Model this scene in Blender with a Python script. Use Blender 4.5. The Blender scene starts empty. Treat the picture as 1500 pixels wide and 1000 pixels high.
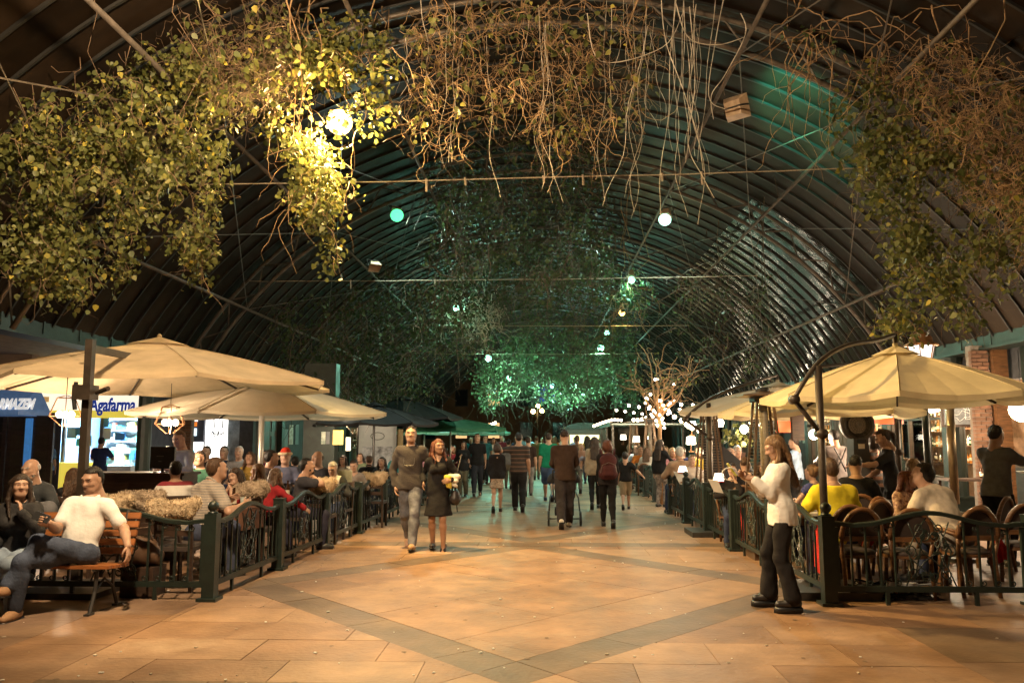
import bpy, math, random
import numpy as np
from mathutils import Vector, Matrix
R = math.radians
C = bpy.context.scene.collection
SC = bpy.context.scene
random.seed(7)
RNG = np.random.default_rng(11)

# ------------------------------------------------------------------ camera, world, exposure
F_PX, PITCH, YAW, EYE = 1200.0, math.atan(142 / 1200), R(2.13), 1.62
cam_d = bpy.data.cameras.new('camera')
cam_d.sensor_width = 36.0
cam_d.lens = F_PX / 1500 * 36
cam_d.clip_start, cam_d.clip_end = 0.1, 600
cam = bpy.data.objects.new('camera', cam_d)
C.objects.link(cam)
cam.location = (0, 0, EYE)
cam.rotation_euler = (math.pi / 2 + PITCH, 0, YAW)
SC.camera = cam
world = bpy.data.worlds.new('World')
SC.world = world
world.use_nodes = True
wn = world.node_tree
sky = wn.nodes.new('ShaderNodeTexSky')
sky.sky_type = 'NISHITA'
sky.sun_disc = False
sky.sun_elevation = R(-4)
sky.sun_rotation = R(200)
wn.nodes['Background'].inputs['Strength'].default_value = 0.05
wn.links.new(sky.outputs[0], wn.nodes['Background'].inputs['Color'])
SC.view_settings.view_transform = 'Standard'
SC.view_settings.look = 'None'
SC.view_settings.gamma = 1
SC.view_settings.exposure = 0.18
SC.view_settings.use_curve_mapping = False
SC.render.engine = 'CYCLES'
cy = SC.cycles
cy.use_denoising = True
cy.use_light_tree = True
cy.max_bounces = 6
cy.diffuse_bounces = 3
cy.glossy_bounces = 3
cy.transmission_bounces = 4
cy.transparent_max_bounces = 12
cy.sample_clamp_indirect = 4.0
cy.caustics_reflective = False
cy.caustics_refractive = False

WARM = (1.0, 0.72, 0.42)
GREEN = (0.36, 1.0, 0.68)
GLAMP = (0.72, 1.0, 0.85)
P_SODIUM, P_GREEN = 4000.0, 470.0

_cr = Matrix.Rotation(YAW, 3, 'Z') @ Matrix.Rotation(math.pi / 2 + PITCH, 3, 'X')
def ray(px, py):
    return _cr @ Vector(((px - 750) / F_PX, (500 - py) / F_PX, -1.0))
def at(px, py, Y):                       # the world point of a spot in the photograph at depth Y
    d = ray(px, py)
    k = Y / d.y
    return Vector((d.x * k, Y, EYE + d.z * k))
def gp(px, py, z=0.0):                   # the same on a level plane
    d = ray(px, py)
    k = (z - EYE) / d.z
    return Vector((d.x * k, d.y * k, z))

# ------------------------------------------------------------------ materials
MATS = {}
def mat(name, col, rough=0.6, metal=0.0, var=0.25, scale=6.0, bump=0.0, bscale=40.0, stretch=(1, 1, 1), emis=None, estr=0.0,
        spec=0.5, col2=None, coat=0.0, isl=0.0, obj_rand=0.0):
    if name in MATS: return MATS[name]
    m = bpy.data.materials.new(name)
    m.use_nodes = True
    nt = m.node_tree
    b = nt.nodes['Principled BSDF']
    b.inputs['Roughness'].default_value = rough
    b.inputs['Metallic'].default_value = metal
    b.inputs['Specular IOR Level'].default_value = spec
    b.inputs['Coat Weight'].default_value = coat
    tc = nt.nodes.new('ShaderNodeTexCoord')
    mp = nt.nodes.new('ShaderNodeMapping')
    mp.inputs['Scale'].default_value = stretch
    nt.links.new(tc.outputs['Object'], mp.inputs['Vector'])
    ns = nt.nodes.new('ShaderNodeTexNoise')
    ns.inputs['Scale'].default_value = scale
    ns.inputs['Detail'].default_value = 5
    ns.inputs['Roughness'].default_value = 0.62
    nt.links.new(mp.outputs[0], ns.inputs['Vector'])
    rp = nt.nodes.new('ShaderNodeValToRGB')
    c2 = col2 or tuple(min(1, c * (1 + var)) for c in col)
    c1 = tuple(c * (1 - var) for c in col)
    rp.color_ramp.elements[0].position, rp.color_ramp.elements[1].position = 0.32, 0.68
    rp.color_ramp.elements[0].color = (*c1, 1)
    rp.color_ramp.elements[1].color = (*c2, 1)
    nt.links.new(ns.outputs['Fac'], rp.inputs['Fac'])
    out = rp.outputs['Color']
    if isl or obj_rand:
        if isl:
            g = nt.nodes.new('ShaderNodeNewGeometry'); src = g.outputs['Random Per Island']; amt = isl
        else:
            g = nt.nodes.new('ShaderNodeObjectInfo'); src = g.outputs['Random']; amt = obj_rand
        mr = nt.nodes.new('ShaderNodeMapRange')
        mr.inputs['To Min'].default_value, mr.inputs['To Max'].default_value = 1 - amt, 1 + amt
        nt.links.new(src, mr.inputs['Value'])
        hs = nt.nodes.new('ShaderNodeHueSaturation')
        nt.links.new(mr.outputs[0], hs.inputs['Value'])
        nt.links.new(out, hs.inputs['Color'])
        out = hs.outputs['Color']
    nt.links.new(out, b.inputs['Base Color'])
    if bump:
        n2 = nt.nodes.new('ShaderNodeTexNoise')
        n2.inputs['Scale'].default_value = bscale
        n2.inputs['Detail'].default_value = 4
        nt.links.new(mp.outputs[0], n2.inputs['Vector'])
        bp = nt.nodes.new('ShaderNodeBump')
        bp.inputs['Strength'].default_value = bump
        bp.inputs['Distance'].default_value = 0.02
        nt.links.new(n2.outputs['Fac'], bp.inputs['Height'])
        nt.links.new(bp.outputs[0], b.inputs['Normal'])
    if emis:
        b.inputs['Emission Color'].default_value = (*emis, 1)
        b.inputs['Emission Strength'].default_value = estr
    MATS[name] = m
    return m
def glow(name, col, s):
    if name in MATS: return MATS[name]
    m = mat(name, tuple(min(.8, c * .8) for c in col), rough=0.4, var=0.02, emis=col, estr=s)
    return m
def stripes(name, ca, cb, freq, axis=2, ratio=0.5, rough=0.85):      # bands of cloth colour
    if name in MATS: return MATS[name]
    m = mat(name, ca, rough=rough, bump=0.25, bscale=60)
    nt = m.node_tree
    tc = nt.nodes['Texture Coordinate']
    sp = nt.nodes.new('ShaderNodeSeparateXYZ')
    nt.links.new(tc.outputs['Object'], sp.inputs[0])
    mu = nt.nodes.new('ShaderNodeMath'); mu.operation = 'MULTIPLY'; mu.inputs[1].default_value = freq
    nt.links.new(sp.outputs[axis], mu.inputs[0])
    fr = nt.nodes.new('ShaderNodeMath'); fr.operation = 'FRACT'
    nt.links.new(mu.outputs[0], fr.inputs[0])
    gt = nt.nodes.new('ShaderNodeMath'); gt.operation = 'GREATER_THAN'; gt.inputs[1].default_value = ratio
    nt.links.new(fr.outputs[0], gt.inputs[0])
    mx = nt.nodes.new('ShaderNodeMix'); mx.data_type = 'RGBA'
    nt.links.new(gt.outputs[0], mx.inputs[0])
    b = nt.nodes['Principled BSDF']
    nt.links.new(b.inputs['Base Color'].links[0].from_socket, mx.inputs[6])
    mx.inputs[7].default_value = (*cb, 1)
    nt.links.new(mx.outputs[2], b.inputs['Base Color'])
    return m
def cloth(col, key=None, bump=0.9, var=0.22):
    k = key or 'cloth_%02x%02x%02x' % tuple(int(min(1, c) * 255) for c in col)
    return mat(k, col, rough=0.9, var=var, scale=7, bump=max(bump, .8), bscale=8, spec=0.2)
def leather(col):
    return mat('leather_%02x%02x%02x' % tuple(int(c * 255) for c in col), col, rough=0.45, var=0.2, bump=0.15)

# ------------------------------------------------------------------ mesh builder
class MB:
    def __init__(s): s.v = []; s.f = []; s.m = []; s.n = 0
    def add(s, vs, fs, mi=0):
        s.v.extend([tuple(q) for q in vs])
        n = s.n
        s.f.extend([tuple(i + n for i in f) for f in fs])
        s.m.extend([mi] * len(fs))
        s.n += len(vs)
        return s
    def arr(s, V, Fq, mi=0):
        return s.add(V.tolist(), Fq.tolist(), mi) if not isinstance(mi, (list, np.ndarray)) else s._arrm(V, Fq, mi)
    def _arrm(s, V, Fq, mi):
        n = s.n
        s.v.extend(map(tuple, V.tolist())); s.f.extend(map(tuple, (Fq + n).tolist())); s.m.extend(list(mi)); s.n += len(V)
        return s
    def box(s, c, d, mi=0, rot=None, taper=1.0):
        x, y, z = d[0] / 2, d[1] / 2, d[2] / 2
        t = taper
        vs = [Vector(q) for q in ((-x, -y, -z), (x, -y, -z), (x, y, -z), (-x, y, -z), (-x * t, -y * t, z), (x * t, -y * t, z), (x * t, y * t, z), (-x * t, y * t, z))]
        if rot is not None: vs = [rot @ q for q in vs]
        c = Vector(c)
        return s.add([q + c for q in vs], [(3, 2, 1, 0), (4, 5, 6, 7), (0, 1, 5, 4), (1, 2, 6, 5), (2, 3, 7, 6), (3, 0, 4, 7)], mi)
    def bar(s, p, q, w, h=None, mi=0, up=(0, 0, 1)):
        p, q = Vector(p), Vector(q)
        d = q - p; L = d.length
        if L < 1e-6: return s
        d.normalize()
        u = Vector(up)
        if abs(d.dot(u)) > .99: u = Vector((0, 1, 0))
        a = d.cross(u).normalized(); b = a.cross(d)
        rot = Matrix((a, d, b)).transposed()
        return s.box((p + q) / 2, (w, L, h or w), mi, rot)
    def tube(s, pts, r, n=6, mi=0, cap=True, closed=False):
        P = [Vector(p) for p in pts]; m = len(P)
        rr = r if isinstance(r, (list, tuple)) else [r] * m
        vs, fs = [], []
        prev = None
        for i in range(m):
            a = P[(i - 1) % m] if (closed or i > 0) else P[i]
            b = P[(i + 1) % m] if (closed or i < m - 1) else P[i]
            t = (b - a)
            t = t.normalized() if t.length > 1e-9 else Vector((0, 0, 1))
            if prev is None:
                h = Vector((0, 0, 1)) if abs(t.z) < .9 else Vector((1, 0, 0))
                u = t.cross(h).normalized()
            else:
                u = prev - t * prev.dot(t)
                u = u.normalized() if u.length > 1e-6 else t.orthogonal().normalized()
            prev = u
            w = t.cross(u)
            for k in range(n):
                an = 2 * math.pi * k / n
                vs.append(P[i] + (u * math.cos(an) + w * math.sin(an)) * rr[i])
        for i in range(m if closed else m - 1):
            j = (i + 1) % m
            for k in range(n):
                k2 = (k + 1) % n
                fs.append((i * n + k, i * n + k2, j * n + k2, j * n + k))
        if cap and not closed:
            fs.append(tuple(range(n - 1, -1, -1))); fs.append(tuple((m - 1) * n + k for k in range(n)))
        return s.add(vs, fs, mi)
    def cyl(s, p, q, r, r2=None, n=12, mi=0): return s.tube([p, q], [r, r if r2 is None else r2], n, mi)
    def lathe(s, prof, n=16, o=(0, 0, 0), mi=0, ax=None):
        vs, fs = [], []
        o = Vector(o)
        for (r, z) in prof:
            for k in range(n):
                a = 2 * math.pi * k / n
                q = Vector((r * math.cos(a), r * math.sin(a), z))
                if ax is not None: q = ax @ q
                vs.append(q + o)
        for i in range(len(prof) - 1):
            for k in range(n):
                k2 = (k + 1) % n
                fs.append((i * n + k, i * n + k2, (i + 1) * n + k2, (i + 1) * n + k))
        fs.append(tuple(range(n - 1, -1, -1))); fs.append(tuple((len(prof) - 1) * n + k for k in range(n)))
        return s.add(vs, fs, mi)
    def ball(s, c, r, nu=10, nv=6, mi=0, rot=None):
        r = r if isinstance(r, (tuple, list)) else (r, r, r)
        vs = [Vector((0, 0, -r[2]))]
        for j in range(1, nv):
            b = -math.pi / 2 + math.pi * j / nv
            for i in range(nu):
                a = 2 * math.pi * i / nu
                vs.append(Vector((r[0] * math.cos(b) * math.cos(a), r[1] * math.cos(b) * math.sin(a), r[2] * math.sin(b))))
        vs.append(Vector((0, 0, r[2])))
        fs = []
        for i in range(nu):
            i2 = (i + 1) % nu
            fs.append((0, 1 + i2, 1 + i))
            for j in range(nv - 2):
                a = 1 + j * nu
                fs.append((a + i, a + i2, a + nu + i2, a + nu + i))
            a = 1 + (nv - 2) * nu
            fs.append((a + i, a + i2, len(vs) - 1))
        c = Vector(c)
        return s.add([(rot @ q if rot is not None else q) + c for q in vs], fs, mi)
    def poly(s, pts, mi=0): return s.add(pts, [tuple(range(len(pts)))], mi)
    def prism(s, pts, t, mi=0):           # outline given a thickness vector
        n = len(pts); t = Vector(t)
        a = [Vector(p) for p in pts]; b = [p + t for p in a]
        fs = [tuple(range(n - 1, -1, -1)), tuple(range(n, 2 * n))] + [(i, (i + 1) % n, n + (i + 1) % n, n + i) for i in range(n)]
        return s.add(a + b, fs, mi)
    def mesh(s, name, mats, smooth=False, off=None):
        me = bpy.data.meshes.new(name)
        vs = s.v if off is None else [(a - off[0], b - off[1], c - off[2]) for a, b, c in s.v]
        me.from_pydata(vs, [], s.f)
        for q in (mats if isinstance(mats, (list, tuple)) else [mats]): me.materials.append(q)
        if any(s.m): me.polygons.foreach_set('material_index', s.m)
        if smooth: me.polygons.foreach_set('use_smooth', [True] * len(s.f))
        me.update()
        return me
    def build(s, name, mats, parent=None, smooth=False, world=False, loc=None):
        off = None
        if world and parent is not None:
            off = parent.location
            if parent.parent is not None: off = off + parent.parent.location
        return put(name, s.mesh(name, mats, smooth, off), parent, loc)
def put(name, me, parent=None, loc=None, rz=0.0):
    o = bpy.data.objects.new(name, me)
    C.objects.link(o)
    if parent is not None: o.parent = parent
    if loc is not None: o.location = loc
    if rz: o.rotation_euler = (0, 0, rz)
    return o
def tag(o, label, cat, group=None, kind=None):
    if label: o['label'] = label
    if cat: o['category'] = cat
    if group: o['group'] = group
    if kind: o['kind'] = kind
    return o
def thing(name, label, cat, loc=(0, 0, 0), rz=0.0, group=None):
    return tag(put(name, None, None, loc, rz), label, cat, group)
def struct(o): o['kind'] = 'structure'; return o
def dup(src, loc=None, rz=None, label=None, parent=None, group=None):
    kids = {}
    for o in ALLKIDS(src): kids.setdefault(o.parent, []).append(o)
    def rec(o, par):
        c = o.copy(); C.objects.link(c); c.parent = par
        for k in kids.get(o, ()): rec(k, c)
        return c
    r = rec(src, parent)
    if loc is not None: r.location = loc
    if rz is not None: r.rotation_euler = (0, 0, rz)
    if label: r['label'] = label
    if group: r['group'] = group
    return r
def ALLKIDS(o):
    out = []
    for k in o.children: out.append(k); out += ALLKIDS(k)
    return out
def lamp(name, loc, col, power, radius=0.1, parent=None, spot=None, aim=None, blend=0.6):
    ld = bpy.data.lights.new(name, 'SPOT' if spot else 'POINT')
    ld.color = col; ld.energy = power; ld.shadow_soft_size = radius
    o = bpy.data.objects.new(name, ld); C.objects.link(o)
    if spot:
        ld.spot_size = spot; ld.spot_blend = blend
        o.rotation_euler = Vector(aim).to_track_quat('-Z', 'Y').to_euler()
    if parent is not None: o.parent = parent
    o.location = loc
    return o
def text(name, s, size, m, parent, loc, rot, extr=0.004, width=None, shear=0.0, bold=0.0):
    cu = bpy.data.curves.new(name, 'FONT')
    cu.body = s; cu.size = size; cu.extrude = extr; cu.align_x = 'LEFT'; cu.shear = shear; cu.offset = bold
    cu.resolution_u = 3
    cu.materials.append(m)
    tmp = bpy.data.objects.new('text_curve', cu); C.objects.link(tmp)
    dg = bpy.context.evaluated_depsgraph_get()
    me = bpy.data.meshes.new_from_object(tmp.evaluated_get(dg)); me.name = name
    bpy.data.objects.remove(tmp)
    o = bpy.data.objects.new(name, me); C.objects.link(o)
    o.parent = parent; o.location = loc; o.rotation_euler = rot
    if width: o.scale = (width, 1, 1)
    return o

M_GREEN_IRON = mat('green_painted_iron', (0.013, 0.022, 0.018), rough=0.42, var=0.3, scale=8, bump=0.12, bscale=30)
M_STEEL = mat('dull_steel', (0.16, 0.15, 0.14), rough=0.5, metal=0.6, var=0.3, bump=0.1)
M_DARKSTEEL = mat('dark_steel', (0.045, 0.042, 0.04), rough=0.5, metal=0.3, var=0.3, bump=0.1)
M_BLACK = mat('black_plastic', (0.012, 0.012, 0.013), rough=0.4, var=0.2)
M_WOOD = mat('varnished_brown_wood', (0.13, 0.06, 0.025), rough=0.4, var=0.45, scale=5, stretch=(1, 1, 6), bump=0.15)
M_DARKWOOD = mat('dark_stained_wood', (0.045, 0.026, 0.018), rough=0.45, var=0.4, scale=4, stretch=(1, 1, 5), bump=0.12)
M_BENCH = mat('orange_varnished_slats', (0.26, 0.095, 0.03), rough=0.35, var=0.5, scale=3, stretch=(1, 7, 7), bump=0.2, bscale=20, obj_rand=0.2)
M_WHITE = mat('white_paint', (0.75, 0.74, 0.7), rough=0.6, var=0.06)
M_BRASS = mat('copper_sheet', (0.34, 0.17, 0.08), rough=0.45, metal=0.7, var=0.4, bump=0.2)
M_GLASS = mat('bottle_glass_brown', (0.05, 0.022, 0.01), rough=0.08, var=0.2, spec=0.8)
M_GLASSG = mat('bottle_glass_green', (0.02, 0.06, 0.03), rough=0.08, var=0.2, spec=0.8)
# ------------------------------------------------------------------ the paved floor
def clip(poly, n, c):                    # the part of a convex outline with n.p <= c
    out = []
    for i in range(len(poly)):
        a, b = poly[i], poly[(i + 1) % len(poly)]
        da, db = n[0] * a[0] + n[1] * a[1] - c, n[0] * b[0] + n[1] * b[1] - c
        if da <= 0: out.append(a)
        if (da < 0 < db) or (db < 0 < da):
            t = da / (da - db)
            out.append((a[0] + t * (b[0] - a[0]), a[1] + t * (b[1] - a[1])))
    return out
def split(polys, n, c):
    res = []
    for p in polys:
        for q in (clip(p, n, c), clip(p, (-n[0], -n[1]), -c)):
            if len(q) > 2 and area(q) > 0.004: res.append(q)
    return res
def area(p): return abs(sum(p[i][0] * p[(i + 1) % len(p)][1] - p[(i + 1) % len(p)][0] * p[i][1] for i in range(len(p)))) / 2
def cen(p): return (sum(a for a, _ in p) / len(p), sum(b for _, b in p) / len(p))
def courses(p, ang, w, l, off):          # break an outline into staggered slabs
    d, e = (math.cos(ang), math.sin(ang)), (-math.sin(ang), math.cos(ang))
    ps = [p]
    vs = [e[0] * a + e[1] * b for a, b in p]
    k = math.floor(min(vs) / w)
    rows = []
    while k * w < max(vs):
        q = clip(clip(p, e, (k + 1) * w), (-e[0], -e[1]), -k * w)
        if len(q) > 2 and area(q) > .004: rows.append((k, q))
        k += 1
    out = []
    for k, q in rows:
        us = [d[0] * a + d[1] * b for a, b in q]
        o = (off + (k % 2) * 0.5 + 0.13 * (k % 3)) * l
        j = math.floor((min(us) - o) / l)
        while j * l + o < max(us):
            r = clip(clip(q, d, (j + 1) * l + o), (-d[0], -d[1]), -(j * l + o))
            if len(r) > 2 and area(r) > .006: out.append(r)
            j += 1
    return out
def slab_mat(name, col, worn):
    m = mat(name, col, rough=0.5, var=0.2, scale=3.0, bump=0.3, bscale=22, obj_rand=0.0, spec=0.35)
    nt = m.node_tree
    b = nt.nodes['Principled BSDF']
    src = b.inputs['Base Color'].links[0].from_socket
    tc = nt.nodes['Texture Coordinate']
    n = nt.nodes.new('ShaderNodeTexNoise'); n.inputs['Scale'].default_value = 0.55; n.inputs['Detail'].default_value = 9; n.inputs['Roughness'].default_value = 0.68
    nt.links.new(tc.outputs['Object'], n.inputs['Vector'])
    r = nt.nodes.new('ShaderNodeValToRGB'); r.color_ramp.elements[0].position = 0.56; r.color_ramp.elements[1].position = 0.70
    r.color_ramp.elements[0].color = (0, 0, 0, 1); r.color_ramp.elements[1].color = (worn, worn, worn, 1)
    nt.links.new(n.outputs['Fac'], r.inputs['Fac'])
    mx = nt.nodes.new('ShaderNodeMix'); mx.data_type = 'RGBA'
    nt.links.new(r.outputs[0], mx.inputs[0]); nt.links.new(src, mx.inputs[6])
    mx.inputs[7].default_value = (0.56, 0.41, 0.27, 1)
    # walked-in grime: small dark flecks
    n3 = nt.nodes.new('ShaderNodeTexNoise'); n3.inputs['Scale'].default_value = 1.3; n3.inputs['Detail'].default_value = 8
    nt.links.new(tc.outputs['Object'], n3.inputs['Vector'])
    r3 = nt.nodes.new('ShaderNodeValToRGB'); r3.color_ramp.elements[0].position = 0.38; r3.color_ramp.elements[1].position = 0.62
    r3.color_ramp.elements[0].color = (0.74, 0.71, 0.68, 1); r3.color_ramp.elements[1].color = (1, 1, 1, 1)
    nt.links.new(n3.outputs['Fac'], r3.inputs['Fac'])
    mu = nt.nodes.new('ShaderNodeMix'); mu.data_type = 'RGBA'; mu.blend_type = 'MULTIPLY'; mu.inputs[0].default_value = 1
    nt.links.new(mx.outputs[2], mu.inputs[6]); nt.links.new(r3.outputs[0], mu.inputs[7])
    nt.links.new(mu.outputs[2], b.inputs['Base Color'])
    rr = nt.nodes.new('ShaderNodeMapRange'); rr.inputs['To Min'].default_value = 0.38; rr.inputs['To Max'].default_value = 0.68
    nt.links.new(n3.outputs['Fac'], rr.inputs['Value']); nt.links.new(rr.outputs[0], b.inputs['Roughness'])
    return m
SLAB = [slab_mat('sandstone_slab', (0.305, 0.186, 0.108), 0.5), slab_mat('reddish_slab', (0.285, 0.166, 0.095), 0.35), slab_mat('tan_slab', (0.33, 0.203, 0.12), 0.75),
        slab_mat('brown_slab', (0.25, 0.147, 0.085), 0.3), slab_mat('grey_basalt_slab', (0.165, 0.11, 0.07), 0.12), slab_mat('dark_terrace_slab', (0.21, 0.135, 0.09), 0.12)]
slabs = []
XL, XR, XC, YC, PER = -3.42, 3.02, -0.2, 9.35, 7.5
for k in range(-1, 7):
    y0, y1 = YC - 3.75 + PER * k, YC + 3.75 + PER * k
    yc = YC + PER * k
    cell = [(XL, y0 + .06), (XR, y0 + .06), (XR, y1 - .40), (XL, y1 - .40)]
    slabs += [(q, 4) for q in courses([(XL, y1 - .40), (XR, y1 - .40), (XR, y1 + .06), (XL, y1 + .06)], 0, 99, 1.25, .2)]
    ps = [cell]
    a, b = 3.32, 3.75
    for sx in (-1, 1):
        for sy in (-1, 1):
            n = (sx / a, sy / b)
            c0 = n[0] * XC + n[1] * yc
            ps = split(split(ps, n, c0 + 1), n, c0 + .83)
    if k < 0: ps = [cell]
    for p in ps:
        cx, cyy = cen(p)
        q = abs(cx - XC) / a + abs(cyy - yc) / b
        if k < 0: slabs += [(r, random.choice((0, 2, 1, 3))) for r in courses(p, 0, .62, 1.0, .4)]
        elif q < .83: slabs += [(r, random.choice((0, 0, 1, 1, 3))) for r in courses(p, R(48), 1.28, 1.7, .3)]
        elif q < 1.0:
            an = math.atan2(b, a) * (-1 if (cx - XC) * (cyy - yc) > 0 else 1)
            slabs += [(r, 4) for r in courses(p, an, 99, 1.35, .1)]
        else: slabs += [(r, random.choice((0, 2, 2, 1, 3))) for r in courses(p, 0, .62, 1.0, random.random())]
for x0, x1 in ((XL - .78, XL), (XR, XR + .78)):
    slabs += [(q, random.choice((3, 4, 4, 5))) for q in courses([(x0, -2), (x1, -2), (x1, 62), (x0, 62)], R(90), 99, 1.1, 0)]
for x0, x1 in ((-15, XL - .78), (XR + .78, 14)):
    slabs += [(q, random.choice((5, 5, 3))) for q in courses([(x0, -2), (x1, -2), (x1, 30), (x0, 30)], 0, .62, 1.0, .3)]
def slab_geo(mb, p, mi, th=.03):
    cx, cyy = cen(p)
    g = 0.0035
    q = []
    for a, b in p:
        d = math.hypot(a - cx, b - cyy) or 1
        q.append((a - (a - cx) / d * g, b - (b - cyy) / d * g))
    z = random.uniform(-.0016, .0016)
    n = len(q)
    if sum(q[i][0] * q[(i + 1) % n][1] - q[(i + 1) % n][0] * q[i][1] for i in range(n)) < 0: q = q[::-1]
    mb.add([(a, b, z) for a, b in q] + [(a, b, -th) for a, b in q], [tuple(range(n))] + [(i, i + n, (i + 1) % n + n, (i + 1) % n) for i in range(n)], mi)
ground = struct(MB().poly([(-160, -20, -.034), (160, -20, -.034), (160, 400, -.034), (-160, 400, -.034)]).build('ground', mat('dark_grout', (0.17, 0.115, 0.075), rough=0.9, var=0.3)))
pav = struct(put('pavement', None))
def seen(p):
    x, y = cen(p)
    return y > 4.9 and abs(x + .16) < 0.66 * y
slabs.sort(key=lambda s: (0 if seen(s[0]) else 1000) + math.hypot(*cen(s[0])) - 6 * area(s[0]))
for p, mi in slabs[:298]:
    mb = MB(); slab_geo(mb, p, 0)
    mb.build('paving_slab', SLAB[mi], pav)
mb = MB()
for p, mi in slabs[298:]: slab_geo(mb, p, mi)
o = mb.build('paving_slabs', SLAB, pav); o['kind'] = 'stuff'
road = struct(MB().poly([(-80, 66, -.02), (80, 66, -.02), (80, 78, -.02), (-80, 78, -.02)]).build('road', mat('asphalt', (0.05, 0.05, 0.052), rough=0.6, var=0.3, bump=0.2)))
mb = MB()
for i in range(330):
    y = 5.4 + 16 * random.random() ** 1.5
    x = random.uniform(-3.3, 2.9) if random.random() < .8 else random.choice((-1, 1)) * random.uniform(3, 5)
    s = random.uniform(.006, .02)
    mb.box((x, y, .004 + s * .15), (s * random.uniform(.6, 1.8), s, s * .35), random.randrange(2), Matrix.Rotation(random.random() * 3, 3, 'Z'))
for i in range(90):
    y = 5.3 + 15 * random.random() ** 1.4
    x = random.uniform(-3.4, 3.0)
    r = random.uniform(.008, .024)
    mb.add([(x + r * random.uniform(.8, 1.2) * math.cos(a), y + r * random.uniform(.8, 1.2) * math.sin(a), .0052) for a in [k * math.pi / 4 for k in range(8)]], [tuple(range(8))], 2)
tag(mb.build('litter', [M_WHITE, mat('dull_paper', (.45, .38, .3), rough=.9), mat('old_gum', (.17, .115, .075), rough=.8)]), 'small white crumbs, paper scraps and trodden gum spots scattered over the paving', 'litter', kind='stuff')

# ------------------------------------------------------------------ the barrel roof
RR, RZ, XW = 9.72, -1.18, 8.5
A0 = math.asin(XW / RR)
def arc(a, r=RR): return (r * math.sin(a), RZ + r * math.cos(a))
def roof_z(x, inset=0.0): return RZ + math.sqrt(max(0.01, (RR - inset) ** 2 - x * x))
M_ROOF = mat('brown_roof_sheet', (0.0165, 0.0105, 0.0065), rough=0.45, metal=0.0, spec=0.05, var=0.35, scale=1.6, bump=0.35, bscale=1.3, stretch=(1, 1.6, 1), obj_rand=0.55)
M_RIB = mat('black_roof_seam', (0.010, 0.009, 0.008), rough=0.6, var=0.3)
M_TRUSS = mat('grey_truss_steel', (0.085, 0.068, 0.054), rough=0.55, metal=0.2, var=0.35, bump=0.1)
roof = struct(put('roof', None))
NA, DY = 44, 0.62
mb = MB()
vs, fs = [], []
for i in range(NA + 1):
    a = -A0 + 2 * A0 * i / NA
    for (y, dr) in ((0.04, 0), (0.28, -0.012), (DY - .0, 0)):
        x, z = arc(a, RR + dr); vs.append((x, y, z))
for i in range(NA):
    for j in range(2): fs.append((i * 3 + j, i * 3 + j + 1, i * 3 + 3 + j + 1, i * 3 + 3 + j))
M_ROOFG = mat('glossy_roof_sheet', (0.014, 0.0095, 0.0065), rough=0.1, metal=0.0, spec=0.42, var=0.3, scale=1.6, bump=0.9, bscale=2.2, obj_rand=0.3)
mb = MB().add(vs, fs); mb.m = [1 if (i // 2) > NA * .74 else 0 for i in range(len(fs))]
sheet_far = mb.mesh('roof_sheet', [M_ROOF, M_ROOFG], True); mb.m = [0] * len(fs); sheet = mb.mesh('roof_sheet', M_ROOF, True)
vs, fs = [], []
for i in range(NA + 1):
    a = -A0 + 2 * A0 * i / NA
    for (y, dr) in ((0, 0.02), (0, -.04), (.04, -.04), (.04, .02)):
        x, z = arc(a, RR + dr); vs.append((x, y, z))
for i in range(NA):
    for j in range(3): fs.append((i * 4 + j, i * 4 + j + 1, i * 4 + 4 + j + 1, i * 4 + 4 + j))
rib = MB().add(vs, fs).mesh('roof_seam', M_RIB)
Y0, NS = -3.0, 112
for k in range(NS):
    o = put('roof_sheet', sheet_far if Y0 + k * DY > 18.4 else sheet, roof, (0, Y0 + k * DY, random.uniform(-.006, .006)))
    put('roof_seam', rib, roof, (0, Y0 + k * DY - .01, 0))
YEND = Y0 + NS * DY
TRY = [-2, 5] + [12 + 7 * i for i in range(8)]
mb, lt = MB(), MB()
N = 36
for (r) in (RR - .12, RR - .55):
    mb.tube([(arc(-A0 + 2 * A0 * i / N, r)[0], 0, arc(-A0 + 2 * A0 * i / N, r)[1]) for i in range(N + 1)], .045, 6)
for i in range(N):
    a, b = -A0 + 2 * A0 * i / N, -A0 + 2 * A0 * (i + 1) / N
    p, q = arc(a, RR - (.12 if i % 2 else .55)), arc(b, RR - (.55 if i % 2 else .12))
    lt.tube([(p[0], 0, p[1]), (q[0], 0, q[1])], .018, 4)
tm, lm = mb.mesh('roof_truss', M_TRUSS, True), lt.mesh('truss_lattice', M_TRUSS)
for y in TRY:
    t = put('roof_truss', tm, roof, (0, y, 0)); put('truss_lattice', lm, t)
def arc_hit(tn):                         # where a section line of slope x/(z-eye)=tn meets the roof, inside
    lo, hi = 0, 12
    for _ in range(40):
        m = (lo + hi) / 2
        if m * m * tn * tn + (m + EYE - RZ) ** 2 < (RR - .6) ** 2: lo = m
        else: hi = m
    return lo * tn, EYE + lo
for tn in (-2.3, -1.04, -.45, .52, 1.0, 2.3):
    x, z = arc_hit(tn)
    MB().cyl((0, Y0, 0), (0, YEND, 0), .036, n=8).build('purlin_pipe', M_TRUSS, roof, True, loc=(x, 0, z))
mb = MB()
for i, y in enumerate(TRY[:-1]):
    for s in (-1, 1):
        for (t0, t1) in ((.52, 1.0), (1.0, 2.3)):
            (xa, za), (xb, zb) = arc_hit(t0), arc_hit(t1)
            mb.tube([(s * xa, y, za), (s * xb, y + 7, zb)], .011, 5); mb.tube([(s * xb, y, zb), (s * xa, y + 7, za)], .011, 5)
mb.build('wind_brace', M_TRUSS, roof)
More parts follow.
